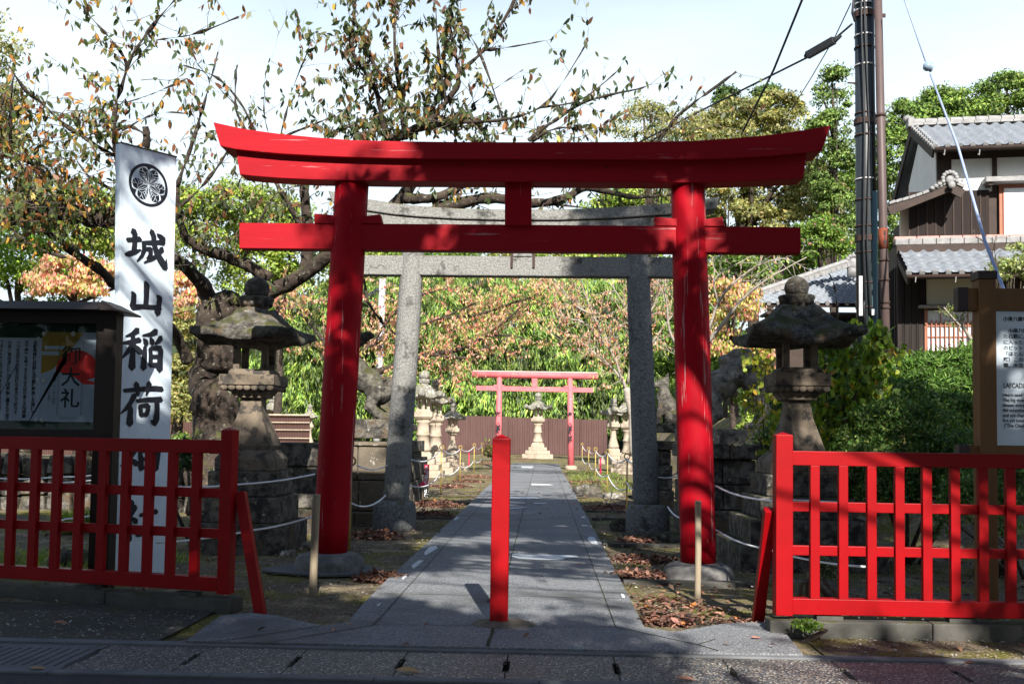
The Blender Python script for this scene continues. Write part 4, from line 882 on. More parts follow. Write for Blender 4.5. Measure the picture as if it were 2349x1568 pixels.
def fox(sgn):
    S = lambda x, y_, z: (x*sgn, y_, z); P = [('b', S(-.18, 0, .20), (.22, .19, .21)), ('b', S(-.02, 0, .42), (.19, .16, .25)), ('b', S(.06, 0, .62), (.16, .14, .18)), ('t', [S(.05, 0, .66), S(.06, 0, .84)], [.13, .10])]
    for sy in (-1, 1):
        P += [('t', [S(.10, sy*.09, .58), S(.16, sy*.10, .32), S(.18, sy*.10, .05)], [.08, .06, .05]), ('b', S(.22, sy*.10, .04), (.09, .05, .04)), ('b', S(-.12, sy*.15, .16), (.19, .09, .16)), ('b', S(.02, sy*.16, .04), (.12, .05, .04)),
              ('t', [S(.02, sy*.08, .97), S(-.02, sy*.09, 1.12)], [.05, .015])]
    P += [('b', S(.08, 0, .92), (.14, .12, .12)), ('t', [S(.14, 0, .90), S(.30, 0, .85)], [.085, .045]), ('t', [S(-.34, 0, .15), S(-.42, 0, .45), S(-.34, 0, .72), S(-.30, 0, .84)], [.08, .12, .09, .02])]
    return P
q = at(1527, 979, 20.9)
statue('fox_statue', 'seated stone fox with white chest patch between the right granite and right red pillars', 'statue', (q.x+.02, 20.9, q.z), scalep(fox(-1), 1.0), MT['stone'], (.42, .3, .12), 'stone foxes')
q = at(905, 975, 21.6)
statue('fox_statue', 'dark seated stone fox mostly hidden by the left granite pillar', 'statue', (q.x, 21.6, q.z), scalep(fox(1), 1.15), MT['stone'], (.45, .3, .12), 'stone foxes')

# ================================================================== STONES AND EDGINGS
def boulder(label, x, y_, wpx, hpx, name='stone', mat=None, cat='stone', dy=.7, group=None):
    q = gr(x, y_, 0); k = q.y/2300; r_ = wpx*k/2; h_ = hpx*k; b = bmesh.new(); bmesh.ops.create_icosphere(b, subdivisions=3, radius=1)
    seed = random.uniform(0, 50)
    for v in b.verts:
        c_ = v.co; f_ = 1+.18*math.sin(c_.x*3+seed)*math.cos(c_.y*3.3+seed)+.10*math.sin(c_.z*6+c_.x*5+seed)
        c_.x = max(-.85, min(.85, c_.x))*1.12; c_.z = max(-.5, min(.72, c_.z)); v.co = Vector((c_.x*r_*f_, c_.y*r_*dy*f_, (c_.z*f_+.1)*h_))
    me = bpy.data.meshes.new(name); b.to_mesh(me); b.free(); o = obj(name, me, mat or MT['stone'], smooth=True); o.location = (q.x, q.y+r_*dy*.7, 0); rough(o, .06, .03)
    return setp(o, label, cat, group)
boulder('flat mossy boulder beside the path right of the far bollard line', 1345, 1132, 66, 26)
boulder('small pale flat stone just right of the mossy path boulder', 1406, 1140, 44, 12, mat=MT['greyroofstone'])
boulder('small grey rock left of the right granite base', 1420, 1216, 40, 28)
boulder('mossy rounded stone at the foot of the right granite base', 1537, 1240, 62, 22)
boulder('whitish stone behind the left wooden stake near the red pillar base', 658, 1272, 34, 12, mat=MT['greyroofstone'])
boulder('pale flat stone left of the left red pillar base', 690, 1252, 34, 9, mat=MT['greyroofstone'])
boulder('low rock in front of the right lantern steps', 1735, 1300, 80, 30)
boulder('dark rock lying behind the left red fence by the notice board', 170, 1300, 150, 42)
boulder('small pointed stone near the right end of the right lantern steps', 1990, 1240, 70, 60, mat=MT['greyroofstone'])
boulder('grey stone lying in the verge in front of the right fence', 2285, 1437, 46, 9, mat=MT['greyroofstone'])
for lab, x0, x1, y_ in (('long mossy kerb stone right of the path beside the boulder', 1318, 1452, 1136), ('short mossy kerb stone right of the path near the granite base', 1345, 1438, 1172),
                   ('dark kerb stone in front of the right granite base', 1358, 1440, 1190), ('long low kerb stone between the path and the right red base', 1376, 1560, 1250),
                   ('pale kerb strip in front of the right red base', 1422, 1720, 1336), ('low kerb strip across the moss left of the path', 948, 1100, 1152), ('thin kerb strip left of the path behind the leaf piles', 950, 1080, 1188)):
    a, b_ = gr(x0, y_, 0), gr(x1, y_, 0); mb = MB(); mb.box(max(a.x, RX+.02) if x0 > 1200 else a.x, b_.x if x0 > 1200 else min(b_.x, LX-.03), a.y, a.y+.13, -.1, .028)
    o = obj('kerb_stone', mb, MT['curb'], bevel=.01); rough(o, .1, .012); setp(o, lab, 'kerb stone')
# low dry stone wall behind the left fence
mb = MB(); T = thing('stone_wall', 'low dark dry stone wall behind the left red fence', 'stone wall', (-9.3, 18.6, 0)); x = -14.5
while x < -6.3:
    w_ = random.uniform(.35, .7); z = -.05
    while z < .95:
        h_ = random.uniform(.28, .42); mb.hexa([(x+random.uniform(0, .03), 18.4+random.uniform(-.05, .05), z), (x+w_-.03, 18.4+random.uniform(-.05, .05), z), (x+w_-.03, 19, z), (x, 19, z), (x+random.uniform(0, .05), 18.42+random.uniform(-.05, .05), z+h_-.02), (x+w_-random.uniform(.03, .08), 18.42, z+h_-.02), (x+w_-.03, 19, z+h_-.02), (x, 19, z+h_-.02)]); z += h_
    x += w_
obj('stone_course', mb, MT['stone'], T, bevel=.03)
mb = MB(); mb.box(mx(388, 20), mx(404, 20), 20, 20.5, -.05, at(395, 1003, 20).z-.2); o = obj('standing_stone', mb, MT['palestone'], bevel=.08); rough(o, .2, .1, 2); setp(o, 'pale rough standing stone just right of the tall white sign', 'standing stone')

# ================================================================== FAR FENCES
T = thing('corrugated_fence', 'brown corrugated sheet fence across the far end behind the small torii', 'fence', (2, 78, 0))
mc = pmat('brown corrugated sheet', (.115, .066, .060), (.09, .05, .045), .6, .6, .05, 10)
def corr(x0, x1, Y0, Y1, z0, z1, pitch=.19):
    mb = MB(); k = int((x1-x0)/pitch*6); vs = []
    for i in range(k+1):
        t_ = i/k; x = x0+(x1-x0)*t_; yy = Y0+(Y1-Y0)*t_+.05*math.sin(i/6*2*math.pi); vs += [(x, yy, z0), (x, yy, z1)]
    mb.add(vs, [(2*i, 2*i+2, 2*i+3, 2*i+1) for i in range(k)]); return mb
xw = [at(x, 1045, 78).x for x in (985, 1075, 1166, 1258, 1330, 1392)]
for i in range(len(xw)-1):
    zt0 = at((1075+1258)/2, 954.5, 78).z-.0-(.04*i if i > 1 else 0)
    obj('sheet', corr(xw[i]+.01, xw[i+1]-.01, 78, 78, 0, zt0), mc, T, fix=False)
mb = MB()
for x in xw: mb.box(x-.03, x+.03, 78.1, 78.2, 0, 2.9)
obj('fence_post', mb, MT['rust'], T)
T = thing('reed_fence', 'red-brown reed screen fence with pale bamboo battens behind the left lantern', 'fence', (at(668, 1000, 50).x, 50, 0))
a, b_ = at(560, 951, 50), at(712, 951, 50); mb = MB(); x = a.x
mre = pmat('red brown reeds', (.12, .065, .055), (.08, .042, .036), 9, .9, .4, 30, stretch=(4, 4, .2))
obj('reed_panel', corr(a.x, b_.x, 50, 50, .1, at(660, 953, 50).z, .08), mre, T, fix=False)
for y_ in (952, 969, 986, 1005):
    mb = MB(); z = at(660, y_, 50).z; mb.tube([(a.x, 49.9, z), (b_.x, 49.9, z+.02)], .03 if y_ > 953 else .05, 8); obj('batten', mb, MT['palestone'], T)
a, b_ = at(355, 951, 52), at(440, 951, 52)
T = thing('reed_fence', 'short stretch of red-brown reed fence seen between the tall white sign and cherry trunk', 'fence', (a.x, 52, 0))
obj('reed_panel', corr(a.x-14, b_.x, 52, 52, .1, 2.3, .1), mre, T, fix=False)

# ================================================================== ROPES, RODS, RIBBONS
def rope(label, pts, sag=.06, r_=.012, mat='rope', group='white guide ropes', name='rope', cat='rope'):
    P = [at(*p_) for p_ in pts]; out_ = []
    for i in range(len(P)-1):
        for k in range(8):
            t_ = k/8; v = P[i].lerp(P[i+1], t_); v.z -= sag*4*t_*(1-t_); out_.append(v)
    out_.append(P[-1]); mb = MB(); mb.tube(out_, r_, 6); return setp(obj(name, mb, MT[mat], smooth=True), label, cat, group)
rope('upper white rope running from behind the left fence to the left red pillar', [(362, 1114, 9.95), (540, 1111, 11.2), (722, 1087, 12.2)], .02, .0105)
rope('lower white rope passing in front of the left lantern steps to the left red pillar', [(358, 1244, 9.95), (575, 1216, 10.6), (722, 1182, 11.3)], .02, .0105)
rope('upper white rope crossing the gravel behind the left fence', [(-30, 1094, 15), (130, 1093, 15), (270, 1080, 15.5)], .03, .012)
rope('second white rope crossing the gravel behind the left fence', [(-30, 1122, 15), (130, 1107, 16), (270, 1092, 17)], .02, .012)
rope('low white rope above the grass tuft behind the left fence', [(60, 1206, 11.2), (150, 1190, 11.5), (272, 1166, 12)], .02, .011)
rope('upper white rope from the left red pillar to the left granite pillar', [(818, 1066, 15.6), (895, 1063, 15.8)], .08, .012)
rope('lower white rope between the left red pillar and left granite base', [(805, 1153, 14.2), (884, 1136, 15.4)], .1, .012)
rope('upper white rope from the right granite pillar to the right red pillar', [(1502, 1091, 16.2), (1560, 1089, 15.6)], .04, .012)
rope('lower white rope between the right granite base and the right red pillar', [(1532, 1162, 15.2), (1572, 1186, 13.8)], .06, .012)
rope('upper white rope from the right red pillar past the right lantern steps', [(1641, 1114, 11.0), (1757, 1146, 9.6), (1990, 1156, 8.7)], .03, .0105)
rope('thin white rope behind the right fence above the lantern steps', [(1815, 1146, 9.9), (1935, 1152, 9.9)], .0, .009)
rope('lower white rope from the right red pillar to behind the right fence', [(1642, 1215, 11.0), (1755, 1258, 9.7), (1985, 1299, 8.9)], .03, .0105)
rods = {}
for i, (x, yt_, yb_, lab) in enumerate(((1011, 1024, 1132, 'dark rod with ring top, nearest of the left row of rope rods'), (1055, 1023, 1101, 'second rope rod of the left row, beside the short pale lantern'),
        (1087, 1017, 1083, 'third rope rod of the left row, pale yellow'), (1105.5, 1015, 1073, 'farthest rope rod of the left row, beside the small round bush'),
        (1335, 1015, 1071, 'farthest rope rod of the right row, beside the far torii pillar'), (1350, 1025, 1081, 'second farthest rope rod of the right row'), (1365.5, 1027, 1101, 'middle rope rod of the right row'),
        (1393, 1033, 1124, 'yellow rope rod of the right row beside the path boulder'), (1437.5, 1046, 1172, 'nearest rope rod of the right row, at the left edge of the right granite base'),
        (801, 1060, 1262, 'thin rod standing against the right side of the left red pillar'))):
    q = gr(x, yb_, 0); zt_ = at(x, yt_+6, q.y).z; mb = MB(); mb.tube([(q.x, q.y, -.05), (q.x, q.y, zt_)], .016, 8)
    T = thing('rope_rod', lab, 'rod', (q.x, q.y, 0), 'ring-topped rods holding the rope'); obj('rod', mb, MT['brass'], T, smooth=True)
    mb = MB(); mb.tube([(q.x+.055*math.sin(t_), q.y, zt_+.05-.055*math.cos(t_)) for t_ in np.linspace(0, 2*math.pi, 15)], .013, 6); obj('ring', mb, MT['brass'], T, smooth=True); rods[i] = (q, zt_)
def hang(i, j, f0, f1, sag, lab):
    (a, za), (b_, zb_) = rods[i], rods[j]; pts = []
    for k in range(13):
        t_ = k/12; v = a.lerp(b_, t_); v.z = za*f0*(1-t_)+zb_*f1*t_-sag*4*t_*(1-t_); pts.append(v)
    mb = MB(); mb.tube(pts, .014, 6); setp(obj('rope', mb, MT['rope'], smooth=True), lab, 'rope', 'white guide ropes')
nm = ('nearest', 'second', 'third')
for k, (i, j) in enumerate(((0, 1), (1, 2), (2, 3))):
    hang(i, j, 1, 1, .14, 'upper rope hanging between the %s pair of rods in the left row' % nm[k]); hang(i, j, .45, .45, .14, 'lower rope hanging between the %s pair of rods in the left row' % nm[k])
for k, (i, j) in enumerate(((8, 7), (7, 6), (6, 5), (5, 4))):
    l_ = ('nearest', 'second', 'third', 'farthest')[k]
    hang(i, j, 1, 1, .14, 'upper rope hanging between the %s pair of rods in the right row' % l_); hang(i, j, .42, .42, .16, 'lower rope hanging between the %s pair of rods in the right row' % l_)
rope('upper white rope from the left granite pillar to the nearest left rod', [(940, 1052, 16.0), (1011, 1030, 25.3)], .15, .013)
rope('lower white rope from the left granite pillar to the nearest left rod', [(938, 1112, 16.2), (1011, 1085, 25.3)], .15, .013)
rope('upper white rope from the nearest right rod to the right granite pillar', [(1437.5, 1052, 20.3), (1470, 1062, 16.3)], .05, .013)
rope('lower white rope from the nearest right rod to the right granite pillar', [(1437.5, 1106, 20.3), (1458, 1122, 16.3)], .05, .013)
def ribbon(label, x0, y0, y1, wpx, Y, kick=0, txt=None):
    a, b_ = at(x0, y0, Y), at(x0, y1, Y); w_ = wpx*Y/2300; mb = MB(); vs = []
    for i in range(9):
        t_ = i/8; z = a.z+(b_.z-a.z)*t_; dx = kick*max(0, t_-.7)*3*w_; yy = Y+.03*math.sin(t_*5); vs += [(a.x-w_/2+dx, yy, z), (a.x+w_/2+dx*.6, yy-.02, z)]
    mb.add(vs, [(2*i, 2*i+1, 2*i+3, 2*i+2) for i in range(8)]); T = thing('plastic_ribbon', label, 'ribbon', (a.x, Y, b_.z), 'magenta warning ribbons'); o = obj('strip', mb, MT['ribbon'], T, fix=False)
    m_ = o.modifiers.new('thick', 'SOLIDIFY'); m_.thickness = .004
    if txt: put_text('lettering', vtext([txt], w_*.9, w_*.95, 1, .004), (a.x, Y-.045, a.z-w_*1.0), (1, 0, 0), (0, 0, 1), MT['patch'], T)
ribbon('magenta ribbon with white lettering hanging from the rope near the left granite pillar', 979.5, 1065, 1117, 11, 21, -1.6, 'お稲荷様の小路')
ribbon('thin magenta ribbon hanging in the left row of rods', 1076, 1037, 1068, 2.6, 33)
ribbon('thin magenta ribbon hanging in the right row of rods', 1377.5, 1050, 1085, 3.2, 30)

# ================================================================== HOUSE
HY = 23.; HO = at(2144, 341, HY); HO.z = 0; HA = R(-9); hu = Vector((math.cos(HA), math.sin(HA), 0)); hv = Vector((-math.sin(HA), math.cos(HA), 0))
def hpt(u, v, z): return HO+hu*u+hv*v+Vector((0, 0, z))
def hin(x, y_, v=0.):     # image point -> (u, z) on the plane v of the house
    d = ray(x, y_); o_ = Vector((0, 0, HCAM)); t_ = (hpt(0, v, 0)-o_).dot(hv)/d.dot(hv); P = o_+d*t_-HO; return P.dot(hu), P.z
def hbox(mb, u0, u1, v0, v1, z0, z1): return mb.hexa([hpt(u0, v0, z0), hpt(u1, v0, z0), hpt(u1, v1, z0), hpt(u0, v1, z0), hpt(u0, v0, z1), hpt(u1, v0, z1), hpt(u1, v1, z1), hpt(u0, v1, z1)])
def hface(x0, y0, x1, y1, v, d, mat, name, parent, bevel=.0):
    u0, z1 = hin(x0, y0, v); u1, _ = hin(x1, y0, v); _, z0 = hin((x0+x1)/2, y1, v); mb = MB(); hbox(mb, u0, u1, v, v+d, z0, z1); return obj(name, mb, mat, parent, bevel=bevel)
def tiled(o_, eu, es, W, L, parent, tw_=.27, cl=.24, thick=.06, name='roof', skew0=0., skew1=0.):
    """pantile surface: o_ = eave corner, eu along the eave, es up the slope; skew moves the side edges along the slope"""
    nn = eu.cross(es).normalized()
    if nn.z < 0: nn = -nn
    mb = MB(); nu = max(2, int(W/tw_*8)); nc = int(round(L/cl)); vs = []; rows = []
    for c_ in range(nc): rows += [(c_*cl, .05), ((c_+1)*cl-.002, .0)]
    for s_, up in rows:
        for i in range(nu+1):
            f_ = i/nu; u = f_*W; ph = (u/tw_) % 1.0
            h_ = .030*math.cos(2*math.pi*ph)+.008*math.cos(4*math.pi*ph)
            x0, x1 = skew0*s_/L, W+skew1*s_/L; uu = x0+(x1-x0)*f_; vs.append(o_+eu*uu+es*s_+nn*(h_+up+thick))
    nr = len(rows); mb.add(vs, [(j*(nu+1)+i, j*(nu+1)+i+1, (j+1)*(nu+1)+i+1, (j+1)*(nu+1)+i) for j in range(nr-1) for i in range(nu)])
    r = obj(name, mb, MT['rooftile'], parent, fix=False, smooth=False); r.data.shade_smooth(); 
    m_ = r.modifiers.new('edge', 'EDGE_SPLIT'); m_.split_angle = R(35)
    mb = MB(); mb.extr([o_+eu*0-es*.02, o_+eu*W-es*.02, o_+eu*(W+skew1)+es*L, o_+eu*skew0+es*L], -nn*.05); obj('roof_deck', mb, MT['darkwood'], r)
    mb = MB()
    for k in range(int(W/tw_)+1):
        q = o_+eu*(k*tw_)+nn*(thick+.02)-es*.015; mb.tube([q-es*.02, q+es*.10], .058, 12)
    obj('eave_tile', mb, MT['ridgetile'], r); return r
H = thing('house', 'two-storey traditional house with grey tiled roofs, dark planks and white plaster at the right edge', 'house', tuple(HO))
HW = 9.0
# upper roof
u_e, z_e = hin(2144, 343, 0); slope = R(27); es = (hv*math.cos(slope)+Vector((0, 0, 1))*math.sin(slope))
RL = 2.75
tiled(hpt(u_e, 0, z_e-.02), hu, es, HW, RL, H, name='upper_roof', skew0=-.0)
rt = hpt(u_e, 0, z_e)+es*RL; es2 = (hv*math.cos(slope)-Vector((0, 0, 1))*math.sin(slope))
mb = MB(); mb.extr([rt, rt+hu*HW, rt+hu*HW+es2*RL, rt+es2*RL], (0, 0, -.08)); obj('rear_roof', mb, MT['rooftile'], H)
mb = MB()
for k in range(2):
    r0, r1 = rt+hu*(-.05+.04*k)+Vector((0, 0, .06+.06*k)), rt+hu*(HW)+Vector((0, 0, .06+.06*k)); L_ = (r1-r0).length; kk = int(L_/.3)
    for i in range(kk):
        a = r0+hu*(i*.3); mb.beam(a, a+hu*.285, .30-.05*k, .055)
a = rt+Vector((0, 0, .17))
for i in range(int(HW/.3)): mb.tube([a+hu*(i*.3), a+hu*(i*.3+.15), a+hu*(i*.3+.285)], [.075, .07, .06], 10)
obj('roof_ridge', mb, MT['ridgetile'], H)
mb = MB(); a = rt+hu*-.08+Vector((0, 0, .12)); mb.beam(a-hu*.06, a+hu*.10, .36, .26); mb.ball(a-hu*.05+Vector((0, 0, .12)), .10); obj('ridge_end_tile', mb, MT['ridgetile'], H, bevel=.03)
mb = MB(); e0 = hpt(u_e, 0, z_e); mb.beam(e0-hu*.03-Vector((0, 0, .07)), e0+es*RL-hu*.03-Vector((0, 0, .07)), .05, .24, up=(0, 0, 1)); mb.beam(rt-hu*.03-Vector((0, 0, .07)), rt-hu*.03+es2*RL-Vector((0, 0, .07)), .05, .24, up=(0, 0, 1)); obj('barge_board', mb, MT['darkwood'], H)
mb = MB()
for k in range(11): mb.tube([e0+es*(k*.25)-hu*.07+Vector((0, 0, .06)), e0+es*(k*.25)+hu*.1+Vector((0, 0, .06))], .05, 8)
obj('verge_tile', mb, MT['ridgetile'], H)
mb = MB(); mb.tube([hpt(u_e-.02, -.10, z_e-.03), hpt(u_e+HW, -.10, z_e-.03)], .055, 10); obj('gutter_pipe', mb, MT['darkwood'], H, smooth=True)
for x in (2166, 2246):
    u, z = hin(x, 345, -.1); mb = MB(); mb.tube([hpt(u, -.16, z), hpt(u, -.1, z-.10), hpt(u, 0, z-.05)], .012, 6); obj('gutter_hook', mb, MT['steelband'], H)
# walls; wall plane at v = .55 for the upper floor
V1 = .55
hface(2103, 470, 2600, 520, V1+.02, 3.0, MT['darkwood'], 'upper_floor_core', H)
uL, _ = hin(2150, 400, V1); uR = uL+HW-1
_, zt = hin(2230, 362, V1); _, zb = hin(2230, 560, V1)
mb = MB(); hbox(mb, uL, uR, V1, V1+3.6, zb, zt+.25); obj('wall', mb, MT['darkwood'], H)
# white gable wall facing left
mb = MB(); g = [hpt(uL-.02, V1+.05, zb+1.3), hpt(uL-.02, V1+3.2, zb+1.3), hpt(uL-.02, V1+3.2, zt+.15), hpt(uL-.02, V1+1.9, zt+1.0), hpt(uL-.02, V1+.05, zt+.2)]; mb.extr(g, hu*.02); obj('gable_wall', mb, MT['plaster'], H)
hface(2183, 366, 2276, 440, V1-.02, .02, MT['plaster'], 'plaster_panel', H)
hface(2287, 362, 2440, 401, V1-.02, .02, MT['plaster'], 'plaster_panel', H)
hface(2276, 360, 2287, 440, V1-.05, .05, MT['darkwood'], 'wall_post', H)
# dark plank cladding with battens
u0, z1 = hin(2085, 441, V1-.04); u1, _ = hin(2268, 441, V1-.04); _, z0 = hin(2180, 549, V1-.04)
mb = MB(); x = u0
while x < u1: mb.add([hpt(x, V1-.06+random.uniform(0, .012), z0), hpt(min(x+.19, u1), V1-.06+random.uniform(0, .012), z0), hpt(min(x+.19, u1), V1-.06, z1), hpt(x, V1-.06, z1)], [(0, 1, 2, 3)]); x += .195
mb2 = MB(); hbox(mb2, u0, u1, V1-.045, V1+.0, z0, z1); PC = obj('plank_cladding', mb2, MT['plank'], H); obj('plank', mb, MT['plank'], PC, fix=False)
mb = MB(); x = u0
while x < u1: hbox(mb, x-.012, x+.012, V1-.075, V1-.06, z0, z1); x += .195
obj('batten', mb, MT['darkwood'], PC)
u0, z1 = hin(2065, 470, V1+.1); u1, _ = hin(2085, 470, V1+.1); _, z0 = hin(2072, 550, V1+.1)
mb = MB(); hbox(mb, u0, u1, V1+.1, V1+.2, z0, z1); obj('plaster_panel', mb, MT['creamplaster'], H)
# window with hood
W_ = hface(2292, 420, 2480, 552, V1-.10, .06, MT['windowred'], 'window', H, .005)
hface(2303, 432, 2473, 543, V1-.112, .008, MT['curtain'], 'curtain', W_)
uu, z_ = hin(2303, 432, V1-.12); mb = MB()
hface(2301, 430, 2303.5, 545, V1-.125, .012, MT['windowred'], 'frame', W_)
hface(2262, 405, 2500, 413, V1-.40, .42, MT['ridgetile'], 'window_hood', H, .01); hface(2268, 413, 2278, 424, V1-.34, .30, MT['darkwood'], 'hood_bracket', H)
# small side roof rake (entrance wing)
V2 = -.25
pts = [hin(2040, 466, V2), hin(2075, 455, V2), hin(2140, 431, V2), hin(2178, 415, V2)]
mb = MB()
for i in range(9):
    t_ = i/9; a = Vector(pts[0]).lerp(Vector(pts[3]), t_); b_ = Vector(pts[0]).lerp(Vector(pts[3]), t_+.108); s_ = -.05*math.sin(math.pi*t_)
    mb.beam(hpt(a[0], V2+.55, a[1]+s_), hpt(b_[0], V2+.55, b_[1]+s_+.0), 1.1, .07)
obj('side_roof', mb, MT['ridgetile'], H, bevel=.015)
mb = MB(); a, b_ = pts[0], pts[3]; mb.beam(hpt(a[0], V2+.06, a[1]-.17), hpt(b_[0], V2+.06, b_[1]-.13), .06, .2); c_ = hin(2210, 432, V2); mb.beam(hpt(b_[0], V2+.06, b_[1]-.11), hpt(c_[0], V2+.06, c_[1]-.12), .06, .2); obj('barge_board', mb, MT['darkwood'], H)
mb = MB(); mb.beam(hpt(b_[0]+.02, V2+.55, b_[1]+.03), hpt(c_[0]+.03, V2+.55, c_[1]+.05), 1.1, .07); obj('side_roof', mb, MT['ridgetile'], H)
mb = MB(); c_ = hin(2179, 418, V2); cc = hpt(c_[0], V2-.02, c_[1]+.05)
mb.ball(cc, .10, 1, .5, 1)
for t_ in np.linspace(-.3, math.pi+.3, 9): mb.ball(cc+hu*(.15*math.cos(t_))+Vector((0, 0, .02+.16*math.sin(t_))), .05, 1, .7, 1, 8, 6)
for k in range(1, 4): mb.ball(cc-hu*(.14+.08*k)-Vector((0, 0, .04+.045*k)), .06, 1, .6, .8, 8, 6)
obj('ornament_tile', mb, MT['ridgetile'], H, smooth=True)
c_ = hin(2181, 426, V2); mb = MB(); mb.ball(hpt(c_[0], V2-.10, c_[1]), .085, 1, .6, 1, 12, 8); obj('end_disc', mb, MT['ridgetile'], H, smooth=True)
u0, z1 = hin(2052, 470, .2); mb = MB(); hbox(mb, u0+.1, u0+2.0, .25, .5, hin(2060, 500, .2)[1], z1+.0); 
# lower roof
V3 = -1.15
u_l, z_l = hin(2084, 634, V3); _, z_t = hin(2160, 560, V1-.05); Ls = math.hypot(V1-V3, z_t-z_l); es3 = (hv*(V1-V3)+Vector((0, 0, z_t-z_l))).normalized()
sk = hin(2050, 562, V1)[0]-u_l
tiled(hpt(u_l, V3, z_l), hu, es3, HW-.5, Ls, H, name='lower_roof', skew0=sk)
mb = MB(); a = hin(2050, 556, V1-.12); 
L_ = 3.1
for i in range(int(L_/.5)): hbox(mb, a[0]+i*.5, a[0]+i*.5+.485, V1-.22, V1-.02, a[1]-.0+.002*i, a[1]+.12)
obj('ridge_strip', mb, MT['redtile'], H, bevel=.015)
mb = MB(); x = a[0]
while x < a[0]+3.1: hbox(mb, x, x+.29, V1-.34, V1-.222, a[1]-.10, a[1]+.05); x += .3
obj('ridge_tile', mb, MT['ridgetile'], H, bevel=.015)
mb = MB(); mb.tube([hpt(u_l-.05, V3-.08, z_l-.02), hpt(u_l+HW, V3-.08, z_l-.02)], .05, 10); obj('gutter_pipe', mb, MT['rust'], H, smooth=True)
for x in (2100, 2192):
    u, z = hin(x, 636, V3-.1); mb = MB(); mb.tube([hpt(u, V3-.14, z), hpt(u, V3-.08, z-.1)], .012, 6); obj('gutter_hook', mb, MT['steelband'], H)
mb = MB(); e0 = hpt(u_l, V3, z_l); mb.beam(e0-Vector((0, 0, .1)), hpt(u_l+sk, V1, z_t)-Vector((0, 0, .1)), .05, .16); obj('barge_board', mb, MT['darkwood'], H)
# lower walls
V4 = -.05
u0, z1 = hin(2058, 632, V4); zb = 1.9
mb = MB(); hbox(mb, u0, u0+HW, V4+.02, V4+4.2, zb, z_t-.1); obj('wall', mb, MT['darkwood'], H)
u1, _ = hin(2108, 632, V4); mb = MB(); x = u0
while x < u1: hbox(mb, x, x+.12, V4-.03-random.uniform(0, .015), V4+.019, zb, z1+.2); hbox(mb, x+.115, x+.135, V4-.06, V4-.02, zb, z1+.2); x += .15
v = V4+.1
while v < V4+4: hbox(mb, u0-.03, u0+.0-.001, v, v+.135, zb, z1+.2); hbox(mb, u0-.05, u0-.03, v+.13, v+.15, zb, z1+.2); v += .15
obj('plank_cladding', mb, MT['oldplank'], H)
hface(2125, 640, 2290, 697, V4-.02, .04, MT['creamplaster'], 'plaster_panel', H)
hface(2110, 699, 2290, 704.5, V4-.22, .24, MT['ridgetile'], 'lintel_shelf', H, .01)
S_ = hface(2124, 712, 2290, 814, V4-.0, .03, MT['shoji'], 'screen_door', H)
mb = MB()
def lat(x0, y0, x1, y1, vv=-.06, dd=.03):
    u0, z1 = hin(x0, y0, V4+vv); u1, _ = hin(x1, y0, V4+vv); _, z0 = hin((x0+x1)/2, y1, V4+vv); hbox(mb, u0, u1, V4+vv, V4+vv+dd, z0, z1)
for i in range(16):
    x = 2127+i*10.4; lat(x-1.0, 733 if i % 3 else 712, x+1.0, 812)
for y_ in (741.5, 747, 772, 805): lat(2124, y_-1.1, 2288, y_+1.1, -.03, .02)
lat(2121, 708, 2125.5, 815, -.07, .06); obj('lattice', mb, MT['windowred'], S_)
# ------------------------------------------------------------------ low tiled building behind
YB = 31.
B = thing('outbuilding', 'low white-walled building with pale grey tiled roof behind the right lantern', 'building', (at(1880, 760, YB).x, YB, 0))
a, b_ = at(1766, 668, YB), at(1952, 612, YB-.2); c0, d0 = at(1752, 700, YB-2.4), at(2010, 704, YB-2.6)
e_ = (d0-c0); e_.z = 0; W_ = e_.length; eu = e_.normalized(); es_ = ((b_+Vector((.6, 1.5, .15)))-at(1960, 700, YB-2.6)); es_ = (es_-eu*es_.dot(eu)); L_ = es_.length; es_.normalize()
tiled(c0-eu*.4, eu, es_, W_+2.5, L_*.98, B, name='roof', skew0=2.8, thick=.04)
mb = MB(); p0_, p1_ = at(1745, 676, YB-1.4), at(1950, 606, YB-.3)
for k in range(16):
    t_ = k/16; mb.beam(p0_.lerp(p1_, t_), p0_.lerp(p1_, t_+.06), .30, .12)
mb.tube([p0_+Vector((0, 0, .12)), p1_+Vector((0, 0, .12))], .09, 8); obj('hip_ridge', mb, MT['ridgetile'], B, bevel=.01)
mb = MB(); q = at(1958, 605, YB-.4); mb.ball(q, .16, 1, .5, 1.2)
for t_ in np.linspace(-.5, math.pi+.5, 9): mb.ball(q+Vector((.2*math.cos(t_), 0, .05+.2*math.sin(t_))), .07, 1, .8, 1, 8, 6)
mb.box(q.x-.17, q.x+.17, q.y-.05, q.y+.1, q.z-.4, q.z); obj('ridge_ornament', mb, MT['ridgetile'], B, smooth=True)
w0, w1 = at(1775, 712, YB-1.6), at(2020, 712, YB-1.8); zb_ = at(1900, 742, YB-1.6).z; zc = at(1900, 806, YB-1.6).z; z1 = w1.z-.1
mb = MB(); mb.box(w0.x, w1.x+1.5, YB-1.55, YB+2.5, 0, min(a.z, z1)); obj('wall', mb, MT['darkwood'], B)
mb = MB(); mb.box(at(1888, 770, YB-1.6).x, w1.x+1.5, YB-1.58, YB-1.551, 0, at(1900, 764, YB-1.6).z); obj('plaster_panel', mb, MT['plaster'], B)
mb = MB(); mb.box(w0.x-.4, w1.x+1.5, YB-2.5, YB-1.6, z1-.12, z1-.05); obj('eave', mb, MT['darkwood'], B)

